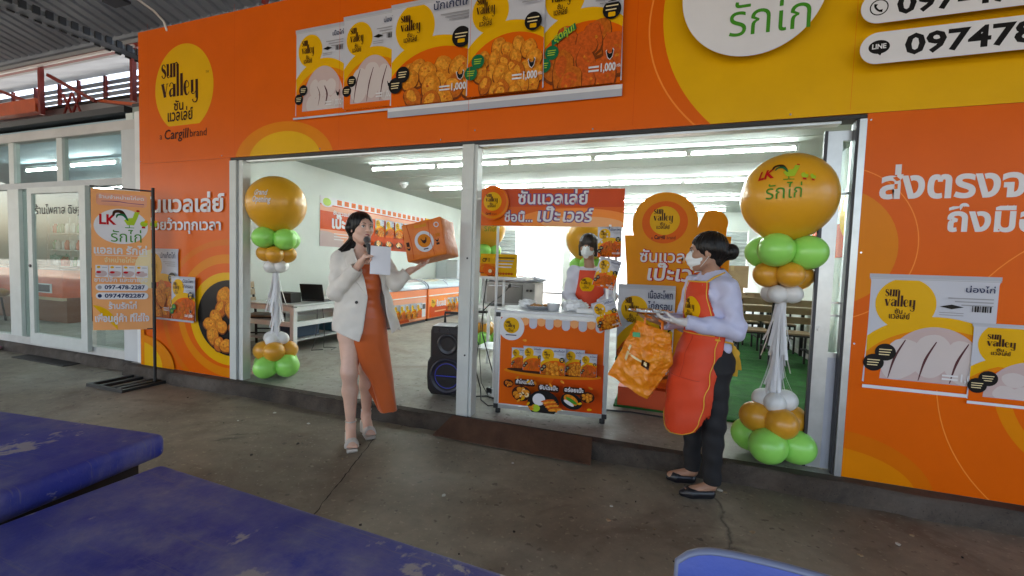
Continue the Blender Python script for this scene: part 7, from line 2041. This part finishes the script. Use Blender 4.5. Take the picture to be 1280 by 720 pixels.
# ------------------------------------------------------------------ the helper behind the kiosk
hp_ = thing('person', 'masked helper with short dark hair and red apron standing behind the kiosk counter', 'person', (-.70, 1.0, .12), math.atan2(.1669, .986))
HP = Head((.020, -.03, 1.435), (-.28, -.95, -.14), (0, -.1, 1), .98)
U3 = (1, 0)
sr, er, wr_ = (-.11, .01, 1.195), (-.150, -.03, .965), (-.075, -.20, .905)
sl, el_, wl = (.205, .02, 1.20), (.245, -.05, .965), (.130, -.22, .905)
tz = [.70, .85, .98, 1.10, 1.20, 1.25]
tv_ = lambda g_: column(tz, [.05] * 6, [.01] * 6, [.15 + g_, .14 + g_, .14 + g_, .15 + g_, .12 + g_, .06 + g_], [.10 + g_, .095 + g_, .10 + g_, .10 + g_, .08 + g_, .05 + g_], U=U3)
bodyH = union([tv_(-.01), (rc((.04, .0, 1.18), HP.p(0, -.022, -.05), .048, .043), .03), (rc(sr, er, .036, .03), .02), (rc(er, wr_, .03, .023), .02), (rc(sl, el_, .036, .03), .02), (rc(el_, wl, .03, .023), .02), (rc((-.03, .02, .72), (-.03, .02, .05), .08, .04), .02), (rc((.13, .02, .72), (.13, .02, .05), .08, .04), .02), (rc((-.03, .0, .035), (-.04, -.14, .03), .03, .026), .02), (rc((.13, .0, .035), (.14, -.14, .03), .03, .026), .02)], .02)
gl1 = hand(wr_, (.35, -.75, -.25), (.2, -.2, -.9), (.9, .3, 0), .9, curl=(.4, .5, .4)); gl2 = hand(wl, (-.55, -.65, -.25), (0, -.2, -.9), (-.7, .5, 0), .9, curl=(.4, .5, .4))
grow('body', [(bodyH, (-.26, -.28, .0), (.36, .16, 1.36), .0085, 0), (HP.skull(neck_to=(.035, .0, 1.19)), *HP.box(.165), .0038, 0), (union([gl1, (rc(er, wr_, .03, .024), .01)]), *near((-.05, -.25, .89), .115), .0036, 1), (union([gl2, (rc(el_, wl, .03, .024), .01)]), *near((.09, -.27, .89), .115), .0036, 1)], hp_, [M_skin2, M_glove])
face_parts(HP, hp_, M_skin2, mask=True)
mask_part(HP, hp_)
bob = union([minus(HP.el((0, -.012, .036), (.092, .108, .095)), union([HP.el((0, .115, -.045), (.058, .075, .075)), (HP.el((0, .09, -.13), (.08, .09, .09)), .02)]), .006), (HP.rc((-.072, .0, .0), (-.074, .0, -.075), .028, .02), .02), (HP.rc((.072, .0, .0), (.074, .0, -.075), .028, .02), .02), (HP.rc((0, -.07, -.02), (0, -.075, -.085), .045, .035), .02), (HP.rc((-.05, .068, .05), (.045, .075, .048), .018, .016), .015)], .015)
grow('hair', [(bend(bob, hair_noise(HP.p(0, -.02, .03), 50, .0022)), *HP.box(.18), .005, 0)], hp_, [mat('dark_brown_hair', (.022, .014, .011), .4, var=.3, vs=50)])
shirtH = union([both(bend(tv_(.006), wr2), lambda P: np.maximum(.72 - P[:, 2], P[:, 2] - 1.235)), (rc((-.09, .01, 1.19), (.185, .02, 1.195), .05, .05), .03), (slv(sr, er, wr_, .85, (.060, .056, .042)), .02), (slv(sl, el_, wl, .85, (.060, .056, .042)), .02)], .02)
grow('shirt', [(shirtH, (-.26, -.28, .68), (.36, .16, 1.28), .007, 0)], hp_, [mat('white_lilac_shirting', (.62, .62, .72), .75, var=.05, vs=8)], 1)
avH = column([.35, .70, .85, 1.0, 1.12, 1.22], [.05] * 6, [.01] * 6, [.18, .175, .165, .168, .168, .13], [.13, .125, .118, .122, .122, .10], U=U3)
apH = both(shell(avH, .010), lambda P: np.maximum(np.maximum((np.abs(P[:, 0] - .05) - np.interp(P[:, 2], [.35, .8, .95, 1.1, 1.21], [.16, .165, .14, .115, .105])) * .8, P[:, 1]), np.maximum(.40 - P[:, 2], P[:, 2] - 1.212)))
ah = grow('apron', [(apH, (-.18, -.18, .36), (.28, .06, 1.26), .006, 0)], hp_, [M_apron], 1)
g = Gfx('cloth'); egg(g, 0, 0, .068, .070, 'yellow'); swash_logo(g, -.053, .004, .023)
drape_gfx(g, 'emblem', avH, lambda x, y: (.02 + x, -.4, 1.075 + y), (0, 1, 0), ah, cut=.02, eps=.002)
grow('trousers', [(union([column([.62, .70, .80], [.05] * 3, [.01] * 3, [.155, .155, .15], [.11, .11, .105]), (rc((-.03, .02, .72), (-.03, .02, .08), .09, .055), .02), (rc((.13, .02, .72), (.13, .02, .08), .09, .055), .02)], .02), (-.16, -.14, .04), (.26, .16, .84), .009, 0)], hp_, [M_black_cloth])
